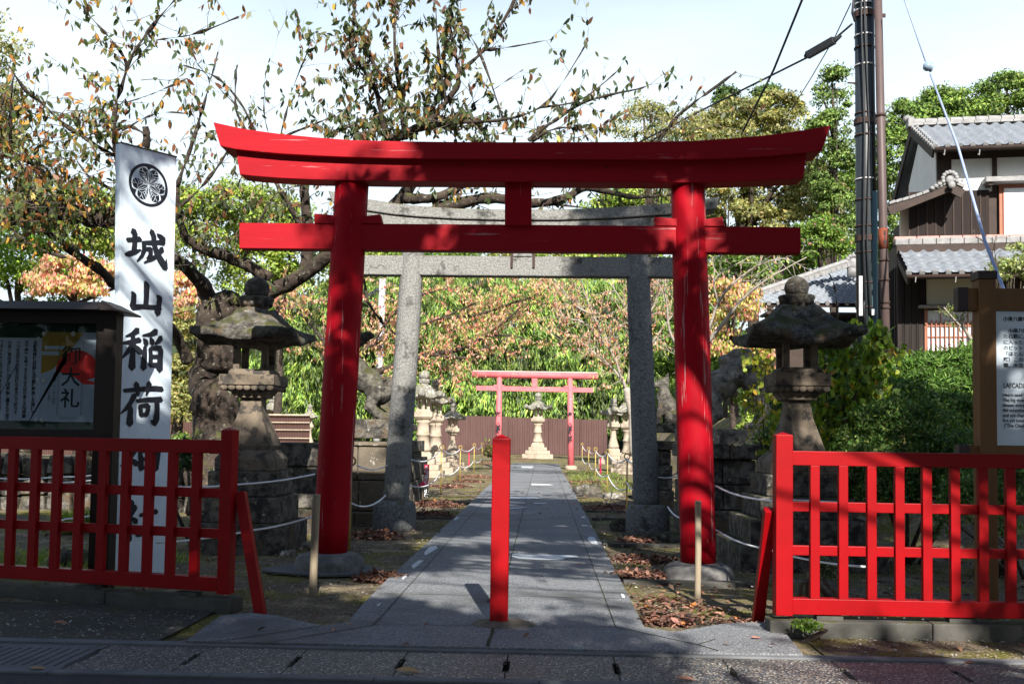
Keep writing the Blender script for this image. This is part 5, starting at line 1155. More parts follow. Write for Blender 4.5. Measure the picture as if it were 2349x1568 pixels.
# ================================================================== UTILITY POLES AND WIRES
YP = 17.
T = thing('utility_pole', 'thick black-green utility pole with cables and conduits', 'utility pole', (at(1988, 940, YP).x, YP, 0))
def pt(x, y_, Y=YP): return at(x, y_, Y)
lo, hi = pt(1991, 960), pt(1980, -260); lo.z = -.1
mb = MB(); mb.tube([lo, hi], [.175, .15], 24); obj('pole', mb, MT['polegreen'], T, smooth=True)
mb = MB(); mb.tube([pt(2009, 960, YP-.12)-Vector((0, 0, .5)), pt(2006, 800, YP-.12), pt(2004, 440, YP-.12)], .062, 14); obj('conduit', mb, MT['conduit'], T, smooth=True)
mb = MB(); mb.tube([pt(2003, 438, YP-.10), pt(2000, 200, YP-.1), pt(1996, -200, YP-.1)], .05, 12); obj('conduit', mb, MT['polegreen'], T, smooth=True)
mb = MB(); mb.tube([pt(1986, 960, YP-.2)-Vector((0, 0, .5)), pt(1986, 780, YP-.19)], .07, 12); obj('cable_cover', mb, MT['concrete'], T, smooth=True)
mb = MB()
for x0, dx in ((1984, 0), (1992, 3)): mb.tube([pt(x0+dx, 720, YP-.185), pt(x0-3, 560, YP-.19), pt(x0-1+dx, 300, YP-.18), pt(x0-8, 60, YP-.18), pt(x0-10, -120, YP-.17)], .016, 8)
mb.tube([pt(1984, 690, YP-.19), pt(1981, 700, YP-.2), pt(1984, 745, YP-.2)], .026, 8); obj('cable', mb, MT['cable'], T, smooth=True)
for y_ in (12, 27, 84, 111, 152, 262, 312, 413, 460, 520, 580, 650, 706, 790):
    c_ = lo.lerp(hi, (lo.z-pt(1985, y_).z)/(lo.z-hi.z)); mb = MB(); mb.tube([c_-Vector((0, 0, .012)), c_+Vector((0, 0, .012))], .179 if y_ > 300 else .172, 24); obj('steel_band', mb, MT['steelband' if y_ in (12, 27, 84, 152, 413) else 'rust'], T, smooth=True)
for y_ in (36, 280, 548):
    c_ = lo.lerp(hi, (lo.z-pt(1985, y_).z)/(lo.z-hi.z)); mb = MB(); mb.tube([c_-Vector((0, 0, .05)), c_+Vector((0, 0, .05))], .183, 20); mb.beam(c_+Vector((.1, 0, 0)), c_+Vector((.36, 0, 0)), .03, .06); obj('clamp', mb, MT['rust'], T)
mb = MB(); mb.tube([pt(1964, 191), pt(1944, 190)], .014, 6); obj('step_bolt', mb, MT['rust'], T)
mb = MB(); q = pt(1973, 633, YP-.21); mb.box(q.x-.025, q.x+.035, q.y-.02, q.y, pt(1973, 724, YP-.21).z, q.z); obj('number_plate', mb, MT['whitepole'], T)
mb = MB(); q = pt(2003, 716, YP-.22); mb.box(q.x-.03, q.x+.03, q.y-.02, q.y, q.z-.05, q.z+.05); obj('tag', mb, MT['whitepole'], T)
YQ = 16.6
T = thing('utility_pole', 'slim brown painted steel pole right beside the thick black pole', 'utility pole', (at(2039, 930, YQ).x, YQ, 0))
lo2, hi2 = at(2040, 960, YQ), at(2010, -200, YQ); lo2.z = -.1
mb = MB(); mb.tube([lo2, hi2], [.078, .062], 18); obj('pole', mb, MT['polebrown'], T, smooth=True)
for y_ in (265, 597, 642, 694, 706):
    c_ = lo2.lerp(hi2, (lo2.z-at(2030, y_, YQ).z)/(lo2.z-hi2.z)); mb = MB(); mb.tube([c_-Vector((0, 0, .02)), c_+Vector((0, 0, .02))], .084, 18); obj('pole_collar', mb, MT['rust'], T, smooth=True)
c_ = lo2.lerp(hi2, (lo2.z-at(2036, 548, YQ).z)/(lo2.z-hi2.z)); mb = MB(); mb.tube([c_-Vector((0, 0, .17)), c_+Vector((0, 0, .17))], .0785, 18); obj('name_band', mb, pmat('orange band', (.20, .05, .025), (.16, .04, .02), 5, .6, 0), T, smooth=True)
put_text('band_text', vtext(['城西っこ通り一'], .045, .042, 1, .002), (c_.x, YQ-.083, c_.z+.09), (1, 0, 0), (0, 0, 1), MT['ink'], T)
def wire(label, pts, r_, mat='cable', name='overhead_cable', sag=.0):
    P = [at(*p_) for p_ in pts]; out_ = []
    for i in range(len(P)-1):
        for k in range(6):
            t_ = k/6; v = P[i].lerp(P[i+1], t_); v.z -= sag*4*t_*(1-t_); out_.append(v)
    out_.append(P[-1]); mb = MB(); mb.tube(out_, r_, 6); return setp(obj(name, mb, MT[mat], smooth=True), label, 'cable', 'overhead cables')
wire('thick black cable sloping from the utility pole down over the red lintel', [(1955, 55, 16.9), (1912, 92, 17.2), (1852, 132, 17.7), (1620, 248, 20), (1440, 340, 22)], .02)
wire('twisted black cable crossing steeply above the right end of the red lintel', [(1862, -60, 19), (1840, 0, 19.5), (1775, 160, 21), (1690, 330, 23)], .024)
wire('thin black cable from the pole top passing behind the closure box', [(1952, 8, 17), (1915, 86, 17.6), (1860, 180, 20), (1785, 300, 23)], .010)
wire('black strap cable at the top of the utility pole', [(1962, -30, 16.8), (1955, 30, 16.8), (1962, 50, 16.85)], .02)
mb = MB(); a, b_ = at(1851, 128, 17.2), at(1914, 92, 16.9); mb.beam(a, b_, .13, .13, (0, 1, 0)); mb.beam(b_, b_+(b_-a).normalized()*.14, .10, .10, (0, 1, 0), .03, .03); mb.beam(a, a-(b_-a).normalized()*.05, .10, .10, (0, 1, 0), .05, .05)
setp(obj('cable_closure', mb, MT['cable'], bevel=.015), 'black cable closure box hanging on the thick cable left of the pole', 'cable box')
YG = 15.5
T = thing('guy_wire', 'blue grey guy wire with round insulator slanting down in front of the house', 'guy wire', (at(2128, 153, YG).x, YG, at(2128, 153, YG).z))
mb = MB(); mb.tube([at(2062, -40, YG+.5), at(2075, 0, YG+.4), at(2123, 141, YG)], .012, 8); mb.tube([at(2134, 170, YG), at(2198, 338, YG-1), at(2260, 555, YG-2), at(2304, 668, YG-2.6), at(2330, 730, YG-3)], [.014, .018, .022, .022, .022], 8); obj('wire', mb, MT['guy'], T, smooth=True)
mb = MB(); q = at(2128, 153, YG); mb.ball(q, .075, 1.0, 1, .95); mb.ball(q+Vector((.045, 0, -.01)), .07, .5, 1, 1.1); obj('insulator', mb, MT['ceramic'], T, smooth=True)
lo3, hi3 = at(866, 868, 38), at(878, 640, 38); lo3.z = 0
T = thing('white_pole', 'distant white pole between the left red pillar and the left granite pillar', 'pole', (lo3.x, 38, 0)); mb = MB(); mb.tube([lo3, hi3], [.15, .13], 12); obj('pole', mb, MT['whitepole'], T, smooth=True)
mb = MB(); q = at(832, 684, 38); mb.beam(q, hi3-Vector((0, 0, .3)), .06, .1); obj('lamp_arm', mb, MT['polegreen'], T)

# ================================================================== VEGETATION
from mathutils import noise as mnoise
def unit(a): return a/np.maximum(np.linalg.norm(a, axis=1, keepdims=True), 1e-9)
def leaves(name, P, nrm, axis, size, col, mat, parent=None, aspect=.42, fold=.12, six=False, curve=.15):
    P = np.asarray(P, float); n_ = len(P); off = np.array(wloc(parent)) if parent else np.zeros(3)
    axis = unit(axis); side = unit(np.cross(axis, nrm)); nn = np.cross(side, axis); s = np.asarray(size, float).reshape(-1, 1)*np.ones((n_, 1)); w_ = s*aspect/2
    if six:
        V = np.stack([P, P+axis*s*.32+side*w_*.95+nn*w_*fold, P+axis*s*.68+side*w_*.8+nn*(w_*fold-s*curve*.3), P+axis*s-nn*s*curve, P+axis*s*.68-side*w_*.8+nn*(w_*fold-s*curve*.3), P+axis*s*.32-side*w_*.95+nn*w_*fold], 1); k = 6
    else:
        V = np.stack([P, P+axis*s*.45+side*w_+nn*w_*fold, P+axis*s-nn*s*curve, P+axis*s*.45-side*w_+nn*w_*fold], 1); k = 4
    V = (V-off).reshape(-1, 3); me = bpy.data.meshes.new(name); me.vertices.add(n_*k); me.vertices.foreach_set('co', V.ravel().astype(np.float32))
    me.loops.add(n_*k); me.loops.foreach_set('vertex_index', np.arange(n_*k, dtype=np.int32)); me.polygons.add(n_); me.polygons.foreach_set('loop_start', np.arange(0, n_*k, k, dtype=np.int32))
    try: me.polygons.foreach_set('loop_total', np.full(n_, k, dtype=np.int32))
    except Exception: pass
    ca = me.color_attributes.new('col', 'FLOAT_COLOR', 'POINT'); cc = np.ones((n_, k, 4), np.float32); cc[:, :, :3] = np.asarray(col)[:, None, :]; ca.data.foreach_set('color', cc.ravel())
    me.update(calc_edges=True); me.validate(); me.materials.append(MT[mat]); o = bpy.data.objects.new(name, me); C.objects.link(o)
    if parent: o.parent = parent
    return o
def pick(pal, n_, jit=.18):
    c = np.array([p_[0] for p_ in pal], float); w_ = np.array([p_[1] for p_ in pal], float); w_ /= w_.sum(); i = RNG.choice(len(pal), n_, p=w_)
    return np.clip(c[i]*(1+jit*RNG.normal(size=(n_, 1)))*(1+.06*RNG.normal(size=(n_, 3))), .004, .9)
def rnd(n_): return unit(RNG.normal(size=(n_, 3)))
GREEN = [((.13, .22, .035), 3), ((.09, .16, .028), 3), ((.20, .28, .05), 2), ((.05, .09, .018), 2)]
YGREEN = [((.27, .35, .06), 3), ((.18, .27, .045), 3), ((.36, .40, .09), 2), ((.08, .13, .02), 2)]
OLIVE = [((.26, .27, .09), 3), ((.20, .215, .07), 3), ((.35, .34, .13), 2), ((.12, .13, .04), 1.5), ((.38, .29, .08), .8)]
DARK = [((.05, .085, .02), 3), ((.035, .06, .016), 3), ((.085, .13, .025), 2)]
CONIF = [((.055, .10, .02), 3), ((.085, .14, .03), 2), ((.03, .055, .015), 3)]
PINKC = [((.62, .30, .21), 3), ((.56, .38, .20), 2.4), ((.50, .44, .14), 2), ((.24, .32, .06), 2), ((.55, .15, .12), 1.2), ((.66, .42, .32), 2)]
CHERRY = [((.045, .07, .025), 6), ((.08, .10, .035), 4), ((.14, .14, .05), 2), ((.36, .16, .05), .6), ((.42, .28, .05), .5), ((.17, .08, .045), 1.6), ((.24, .17, .07), 1)]
CHERRYL = [((.055, .085, .025), 4), ((.095, .125, .035), 3.5), ((.16, .16, .045), 2), ((.40, .17, .045), 1.2), ((.50, .28, .04), 1), ((.22, .09, .04), 1.6)]
BAMBOO = [((.20, .31, .055), 4), ((.13, .22, .04), 4), ((.32, .39, .08), 2), ((.07, .12, .025), 2.8), ((.025, .05, .015), 2.4)]
def crown(blobs, ncl, clr, per, flat=.75, up=.35):
    """blobs (centre, radii, weight): clump centres sit near the skin of the blobs, leaves on the skin of the clumps"""
    P = []; Nn = []; K = []
    wsum = sum(b_[2] for b_ in blobs); kid = 0
    for c_, r_, w_ in blobs:
        k = max(3, int(ncl*w_/wsum)); d = rnd(k); d[:, 2] = np.where(d[:, 2] < -.6, -d[:, 2], d[:, 2]); rad = RNG.uniform(.45, 1.0, (k, 1))**.55
        cc = np.array(c_)+d*rad*np.array(r_); sz = clr*RNG.uniform(.55, 1.35, k)
        for j in range(k):
            m_ = int(per*RNG.uniform(.6, 1.3)); dd = rnd(m_); dd[:, 2] = np.abs(dd[:, 2])*.9-.25; dd = unit(dd)
            P.append(cc[j]+dd*sz[j]*np.array([1, 1, flat])*RNG.uniform(.5, 1.05, (m_, 1))); Nn.append(unit(dd+np.array([0, 0, up])+rnd(m_)*.55)); K.append(np.full(m_, kid)); kid += 1
    return np.concatenate(P), np.concatenate(Nn), np.concatenate(K)
def bgtree(name, label, cat, base, blobs, pal, ncl=70, clr=.8, per=70, size=.22, trunk=.25, mat='leaf', group='trees beyond the shrine grounds', aspect=.55, bark='bark', limbs=7, hang=0.):
    T = thing(name, label, cat, tuple(base), group); P, Nn, K = crown(blobs, ncl, clr, per)
    col = pick(pal, len(P)); kb = np.clip(RNG.normal(size=K.max()+1)*.2+1, .5, 1.6); col = col*kb[K][:, None]
    ax = unit(rnd(len(P))+np.array([0, 0, -.5-hang*3])); leaves('crown', P, Nn, ax, size*RNG.uniform(.6, 1.25, len(P)), np.clip(col, .004, .9), mat, T, aspect)
    mb = MB(); b0 = Vector(base); c0 = Vector(blobs[0][0]); top = c0+Vector((0, 0, blobs[0][1][2]*.4)); K_ = 6
    pts = [b0.lerp(top, i/K_)+Vector((math.sin(i*1.9+b0.x), math.cos(i*1.3), 0))*trunk*.5*(i > 0) for i in range(K_+1)]; mb.tube(pts, [trunk*(1.15-.9*i/K_) for i in range(K_+1)], 9)
    for i in range(limbs):
        bl = blobs[i % len(blobs)]; q = pts[random.randint(2, 5)]; e_ = Vector(bl[0])+Vector(rnd(1)[0])*min(bl[1])*.85; m_ = q.lerp(e_, .5)+Vector((0, 0, .12*(e_-q).length)); mb.tube([q, m_, e_], [trunk*.42, trunk*.25, trunk*.06], 6)
    obj('trunk', mb, MT[bark], T, smooth=True); return T
def blob_px(x, y_, rx, ry, Y, w_=1., ry3=None):
    c_ = at(x, y_, Y); k = Y/2300; return (tuple(c_), (rx*k, (ry3 or (rx+ry)/2)*k*.8, ry*k), w_)
def based(x, Y): q = at(x, 1000, Y); return (q.x, Y, 0)
# --- left background
bgtree('broadleaf_tree', 'tall olive green tree at the very left edge of the picture', 'tree', based(-40, 30), [blob_px(-30, 180, 85, 160, 30, 2), blob_px(-10, 420, 90, 130, 30, 1.5)], OLIVE, 90, .55, 120, .14)
bgtree('maple_tree', 'bright green tree low at the left behind the notice board', 'tree', based(60, 33), [blob_px(40, 620, 130, 80, 33, 2), blob_px(130, 660, 90, 70, 33, 1), blob_px(-40, 600, 90, 110, 33, 1)], [((.17, .30, .03), 3), ((.26, .38, .05), 3), ((.09, .18, .02), 2)], 130, .42, 120, .13)
bgtree('broadleaf_tree', 'yellow-green tree behind the left cherry leaves, left of the tall sign', 'tree', based(200, 48), [blob_px(170, 520, 130, 95, 48, 2), blob_px(300, 560, 110, 110, 48, 1.5), blob_px(60, 500, 100, 60, 48, 1)], YGREEN, 120, .75, 120, .22)
bgtree('autumn_cherry_tree', 'pink and orange autumn cherry left of the tall sign', 'tree', based(180, 29), [blob_px(160, 640, 95, 55, 29, 2), blob_px(235, 655, 70, 50, 29, 1), blob_px(420, 690, 55, 70, 31, 1.1)], PINKC, 85, .34, 110, .13, .14, hang=.5)
bgtree('broadleaf_tree', 'light green tree between the tall sign and the old cherry trunk', 'tree', based(440, 55), [blob_px(440, 520, 110, 85, 55, 2), blob_px(540, 480, 80, 60, 55, 1.2), blob_px(380, 600, 90, 90, 55, 1.2)], YGREEN, 110, .8, 110, .25)
bgtree('broadleaf_tree', 'light green tree behind the left end of the red tie beam', 'tree', based(640, 58), [blob_px(640, 520, 110, 80, 58, 2), blob_px(700, 620, 110, 100, 58, 1.6), blob_px(590, 620, 100, 90, 58, 1.4)], YGREEN, 130, .8, 110, .25)
bgtree('broadleaf_tree', 'shaded green tree beside the old cherry trunk, right of the tall sign', 'tree', based(405, 40), [blob_px(405, 800, 50, 110, 40, 2), blob_px(430, 930, 60, 80, 40, 1.5), blob_px(370, 900, 60, 90, 40, 1)], OLIVE, 90, .5, 100, .18)
bgtree('evergreen_shrub', 'bright green clipped shrub between the tall sign and the cherry trunk', 'shrub', based(420, 29), [blob_px(420, 1020, 26, 22, 29, 1)], GREEN, 26, .16, 90, .09, .04, group='garden shrubs', limbs=3)
bgtree('evergreen_shrub', 'round brown-green shrub by the farthest left rope rods', 'shrub', based(1130, 58), [blob_px(1130, 1037, 34, 18, 58, 1)], [((.16, .15, .05), 2), ((.09, .10, .04), 2), ((.22, .14, .06), 1)], 30, .26, 90, .11, .04, group='garden shrubs', limbs=3)
bgtree('broadleaf_tree', 'dense green tree filling the gap behind the utility pole', 'tree', based(1990, 50), [blob_px(1975, 470, 80, 110, 50, 2), blob_px(1990, 640, 90, 110, 50, 2), blob_px(1880, 640, 80, 90, 50, 1.5)], GREEN, 190, .7, 110, .2, .3)
bgtree('broadleaf_tree', 'green tree under the right end of the red tie beam', 'tree', based(1690, 58), [blob_px(1660, 600, 100, 70, 58, 2), blob_px(1770, 620, 90, 60, 58, 1.5), blob_px(1600, 700, 90, 90, 58, 1.5)], GREEN, 130, .8, 110, .22, .25)
# --- bamboo grove and woodland behind
def bamboo(label, x0, x1, y0, y1, Y0, Y1, npl, seed):
    Ps, Ns, As, Ss, Cs = [], [], [], [], []
    for i in range(npl):
        x = RNG.uniform(x0, x1); y_ = RNG.uniform(y0, y1); Y = RNG.uniform(Y0, Y1); c_ = np.array(at(x, y_, Y))
        az = RNG.uniform(-math.pi, math.pi); d = np.array([math.cos(az), -abs(math.sin(az))*.8, 0]); L = RNG.uniform(1.6, 3.8); m_ = int(RNG.uniform(34, 60)); t_ = RNG.uniform(0, 1, m_)
        pts = c_+d*(t_*L)[:, None]+np.array([0, 0, 1])*(L*(.55*t_-.95*t_**2))[:, None]+RNG.normal(size=(m_, 3))*.16
        ax = unit(d*.5+np.array([0, 0, -1])*RNG.uniform(.5, 1.3, (m_, 1))+RNG.normal(size=(m_, 3))*.22); nr = unit(np.array([0, -.7, .6])+RNG.normal(size=(m_, 3))*.35)
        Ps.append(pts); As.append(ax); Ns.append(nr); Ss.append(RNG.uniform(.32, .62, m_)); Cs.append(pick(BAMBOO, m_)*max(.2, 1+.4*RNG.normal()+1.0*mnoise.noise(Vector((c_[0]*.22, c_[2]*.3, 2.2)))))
    P = np.concatenate(Ps); o = leaves('bamboo_grove', P, np.concatenate(Ns), np.concatenate(As), np.concatenate(Ss), np.clip(np.concatenate(Cs), .006, .8), 'leaf', None, .20)
    return setp(o, label, 'bamboo', kind='stuff')
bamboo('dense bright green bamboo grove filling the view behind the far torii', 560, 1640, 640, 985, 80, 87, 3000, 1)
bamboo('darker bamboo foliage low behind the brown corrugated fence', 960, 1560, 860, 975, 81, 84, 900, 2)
mb = MB()
for i in range(130):
    x = RNG.uniform(570, 1600); Y = RNG.uniform(81, 86); q = at(x, 1000, Y); h_ = RNG.uniform(9, 13); lx = RNG.normal()*.7; mb.tube([(q.x, Y, 0), (q.x+lx*.3, Y, h_*.6), (q.x+lx, Y-.6, h_)], [.05, .045, .02], 5)
setp(obj('bamboo_stems', mb, pmat('bamboo culm', (.25, .30, .10), (.18, .22, .08), 3, .5, 0), smooth=True), 'slender bamboo stems standing in the grove behind the fence', 'bamboo', kind='stuff')
for i, (x, y_, rx, ry, Y, pal, lab) in enumerate((
    (860, 660, 130, 85, 92, YGREEN, 'light green tree above the bamboo, left of the left granite pillar'), (1060, 640, 120, 60, 94, GREEN, 'deep green tree just under the granite tie beam at the centre left'),
    (1210, 650, 130, 70, 93, [((.14, .22, .03), 3), ((.08, .14, .02), 2)], 'bright conifer-like tree under the centre of the granite tie beam'), (1370, 650, 120, 80, 92, YGREEN, 'yellow-green tree under the right end of the granite tie beam'),
    (1500, 700, 120, 130, 88, GREEN, 'green tree behind the right granite pillar'), (1640, 800, 130, 150, 70, GREEN, 'dark green tree low behind the right red pillar'),
    (1450, 500, 110, 60, 95, YGREEN, 'pale maple crown seen between the two red beams at the right'), (960, 590, 140, 40, 96, GREEN, 'distant crown under the left half of the red tie beam'), (1300, 585, 160, 35, 97, OLIVE, 'distant crown under the right half of the red tie beam'))):
    bgtree('broadleaf_tree', lab, 'tree', based(x, Y), [blob_px(x, y_, rx, ry, Y, 2), blob_px(x+rx*.4, y_+ry*.9, rx*.8, ry, Y, 1.2), blob_px(x-rx*.4, y_+ry*.8, rx*.8, ry, Y, 1.2)] if i != 6 else [blob_px(x, y_, rx, ry, Y, 2)], pal, 95, 1.5, 95, .42, .3)
# --- right background
bgtree('olive_tree', 'big rounded olive-grey tree above the right end of the red gate', 'tree', based(1740, 46), [blob_px(1700, 310, 120, 80, 46, 2), blob_px(1790, 400, 110, 110, 46, 2), blob_px(1640, 420, 120, 100, 46, 2), blob_px(1820, 540, 110, 90, 46, 1.8), blob_px(1690, 540, 120, 90, 46, 1.8), blob_px(1860, 450, 70, 80, 46, 1), blob_px(1780, 260, 80, 50, 46, 1), blob_px(1620, 360, 80, 90, 46, 1)], OLIVE, 470, .52, 130, .17, .35, limbs=14)
bgtree('olive_tree', 'thin sparse olive tree crown left of the big rounded olive-grey tree', 'tree', based(1490, 48), [blob_px(1480, 290, 80, 60, 48, 2), blob_px(1530, 350, 90, 60, 48, 1)], OLIVE, 90, .5, 60, .14, .2, limbs=10)
bgtree('conifer_tree', 'tall narrow green cypress directly left of the utility pole', 'tree', based(1915, 42), [blob_px(1915, 215, 38, 60, 42, 1), blob_px(1905, 310, 58, 55, 42, 1.6), blob_px(1925, 400, 60, 70, 42, 2), blob_px(1920, 500, 55, 80, 42, 1.6)], [((.11, .18, .035), 3), ((.07, .12, .025), 2), ((.16, .23, .05), 1.5)], 150, .42, 95, .15, .2, 'needle', limbs=10)
for x, y_ in ((1664, 212), (1735, 215)): pass
bgtree('conifer_tree', 'small conifer tip rising behind the olive-grey tree at its left', 'tree', based(1664, 60), [blob_px(1664, 232, 24, 34, 60, 1)], CONIF, 30, .45, 80, .2, .15, 'needle', limbs=3)
bgtree('conifer_tree', 'small conifer tip rising behind the olive-grey tree at its middle', 'tree', based(1765, 60), [blob_px(1765, 222, 34, 22, 60, 1)], CONIF, 26, .45, 80, .2, .15, 'needle', limbs=3)
bgtree('conifer_tree', 'dark green tree directly right of the brown pole, above the house roof', 'tree', based(2090, 48), [blob_px(2075, 290, 50, 60, 48, 1.5), blob_px(2060, 380, 60, 90, 48, 2), blob_px(2090, 500, 60, 90, 48, 1)], GREEN, 120, .5, 110, .17, .25, 'needle')
bgtree('conifer_tree', 'rounded green tree above the middle of the house roof', 'tree', based(2190, 52), [blob_px(2170, 250, 70, 45, 52, 2), blob_px(2200, 300, 90, 60, 52, 2), blob_px(2110, 300, 50, 55, 52, 1)], GREEN, 130, .55, 110, .18, .25, 'needle')
bgtree('conifer_tree', 'tallest green tree at the right edge above the house roof', 'tree', based(2320, 54), [blob_px(2315, 215, 75, 40, 54, 2), blob_px(2300, 280, 90, 60, 54, 2), blob_px(2400, 260, 80, 80, 54, 1)], GREEN, 130, .55, 110, .18, .25, 'needle')
bgtree('broadleaf_tree', 'green tree with pinkish blossom specks left of the low tiled building', 'tree', based(1880, 38), [blob_px(1880, 560, 70, 60, 38, 2), blob_px(1700, 640, 90, 50, 38, 1.6)], GREEN+[((.5, .2, .2), .3)], 110, .4, 100, .14)
bgtree('autumn_cherry_tree', 'yellow-pink autumn cherry between the right red pillar and right lantern', 'tree', based(1680, 27), [blob_px(1680, 700, 60, 60, 27, 2), blob_px(1740, 830, 50, 60, 26, 1.2), blob_px(1650, 790, 40, 40, 27, .6)], PINKC+[((.35, .40, .06), 4)], 90, .3, 70, .11, .1, hang=.5)
bgtree('broadleaf_tree', 'yellow-green foliage low between the right guardian statue and right lantern', 'tree', based(1735, 21), [blob_px(1745, 900, 30, 60, 21, 1.5), blob_px(1735, 1000, 40, 50, 21, 1.5)], YGREEN, 60, .2, 70, .1, .06)

# ------------------------------------------------------------------ cherries with drawn limbs
class Tree:
    def __init__(s): s.mb = MB(); s.tw = MB(); s.P = []; s.A = []; s.S = []
    def limb(s, pts, r0, r1, jit=.03, sides=9):
        P = [at(*p_) for p_ in pts]; out_ = []; n_ = len(P)
        for i in range(n_-1):
            p0, p1, p2, p3 = P[max(i-1, 0)], P[i], P[i+1], P[min(i+2, n_-1)]
            for k in range(5):
                t_ = k/5; q = .5*((2*p1)+(p2-p0)*t_+(2*p0-5*p1+4*p2-p3)*t_**2+(3*p1-p0-3*p2+p3)*t_**3); out_.append(q+Vector(RNG.normal(size=3))*jit*(r0 if r0 > .05 else .3*jit+.02))
        out_.append(P[-1]); m_ = len(out_); rr = [r0+(r1-r0)*(i/(m_-1))**.8 for i in range(m_)]; rr = [r_*(1+.05*math.sin(i*1.3)) for i, r_ in enumerate(rr)]
        s.mb.tube(out_, rr, sides); return out_, rr
    def twig(s, p_, d, L, r_, lv, dens, size, up=.15, curl=.25, spread=.9):
        n_ = max(3, int(L/.14)); pts = [p_.copy()]; d = d.normalized()
        for i in range(n_):
            d = (d+Vector(RNG.normal(size=3))*curl*.5+Vector((0, 0, up*.3))).normalized(); pts.append(pts[-1]+d*(L/n_))
            if lv > 0 and i > 0 and random.random() < spread*.55:
                dd = (d+Vector(RNG.normal(size=3))*.8).normalized(); s.twig(pts[-1], dd, L*random.uniform(.3, .6)*(1-i/n_*.5), r_*.55, lv-1, dens, size, up, curl, spread)
        s.tw.tube(pts, [r_*(1-.75*i/n_) for i in range(n_+1)], 4 if r_ < .01 else 5, cap=False)
        m_ = RNG.poisson(L*dens)
        for _ in range(m_):
            t_ = random.uniform(.15, 1)*n_; i = min(n_-1, int(t_)); q = pts[i].lerp(pts[i+1], t_-i); s.P.append(tuple(q)); a = Vector((random.gauss(0, .45), random.gauss(0, .45), -1.0 if random.random() < .8 else .3)); s.A.append(tuple(a)); s.S.append(size*random.uniform(.6, 1.15))
    def along(s, pts, rr, per_m, Lr, dens, size, lv=1, t0=.1, t1=1., up=.15, dirb=(0, -.1, .5), r_=None, spread=.9, flat=1.):
        L = sum((pts[i+1]-pts[i]).length for i in range(len(pts)-1)); k = RNG.poisson(per_m*L)
        for _ in range(k):
            t_ = random.uniform(t0, t1)*(len(pts)-1); i = min(len(pts)-2, int(t_)); q = pts[i].lerp(pts[i+1], t_-i); fwd = (pts[i+1]-pts[i]).normalized()
            d = fwd*.6+Vector(RNG.normal(size=3))*.7*Vector((1, flat, 1)).length/1.7+Vector(dirb); s.twig(q, d, random.uniform(*Lr), r_ or min(.010, max(.004, rr[i]*.3)), lv, dens, size, up, .25, spread)
    def finish(s, T, pal, mat='leaf', aspect=.42, bark='bark', tbark='barktwig', six=True, clump=None):
        if s.mb.v:
            o_ = obj('trunk', s.mb, MT[bark], T, smooth=True)
            if bark == 'bark': rough(o_, .16, .07)
        if s.tw.v: obj('twigs', s.tw, MT[tbark], T, fix=False)
        if s.P:
            n_ = len(s.P); P = np.array(s.P); c_ = pick(pal, n_); nr = unit(RNG.normal(size=(n_, 3))*np.array([1, 1.2, .4])); leaves('leaves', P, nr, np.array(s.A), np.array(s.S), c_, mat, T, aspect, six=six)
        return len(s.P)
cnt = {}
# old cherry at the left
q = at(500, 1179, 18)
T = thing('old_cherry_tree', 'old thick-trunked cherry tree behind the left lantern, its long limbs reaching over the gate', 'tree', (q.x, 18, 0), 'cherry trees')
t = Tree()
a, r_ = t.limb([(497, 1195, 18), (495, 1120, 18), (500, 1030, 18), (494, 930, 18), (500, 830, 18), (512, 740, 18), (530, 700, 18)], .60, .30, .16, 22)
t.mb.ball(tuple(at(520, 712, 18)), .34, 1, 1, 1.1, 14, 10); t.mb.ball(tuple(at(490, 735, 18)), .33, 1, 1, 1.2, 14, 10)
b_, r_ = t.limb([(505, 800, 18.1), (490, 720, 18.1), (468, 660, 18), (430, 615, 17.6), (395, 590, 17)], .22, .09, .04, 14)
A_, rA = t.limb([(520, 720, 18), (585, 683, 17.9), (660, 652, 17.7), (720, 612, 17.5), (760, 578, 17.4), (830, 520, 17.3), (905, 470, 17.2), (930, 440, 17.2)], .17, .085, .04, 14)
t.limb([(930, 445, 17.2), (945, 420, 17.1), (925, 370, 16.8), (905, 325, 16.6), (945, 300, 16.4), (985, 278, 16.2)], .10, .06, .05, 10)
B_, rB = t.limb([(615, 640, 17.6), (572, 611, 17.4), (514, 585, 17.2), (467, 573, 17), (430, 545, 16.8), (412, 500, 16.6), (405, 430, 16.4)], .13, .05, .05, 10)
U_, rU = t.limb([(700, 630, 17.6), (706, 560, 17.6), (705, 507, 17.5), (698, 440, 17.4), (700, 360, 17.3)], .12, .07, .05, 10)
W2, rW2 = t.limb([(700, 530, 17.5), (684, 507, 17.5), (655, 455, 17.3), (636, 424, 17.2), (600, 350, 17), (565, 300, 16.8), (540, 240, 16.6), (543, 150, 16.4)], .07, .012, .03, 7)
for p_ in ([(905, 325, 16.6), (880, 290, 16.5), (860, 200, 16.2), (810, 120, 16), (815, 10, 15.8)], ):
    l_, r2 = t.limb([(900, 318, 16.5)]+p_[1:], .06, .015, .03, 7); t.along(l_, r2, 8, (.35, .9), 12, .115, 1, dirb=(-.2, -.1, .5))
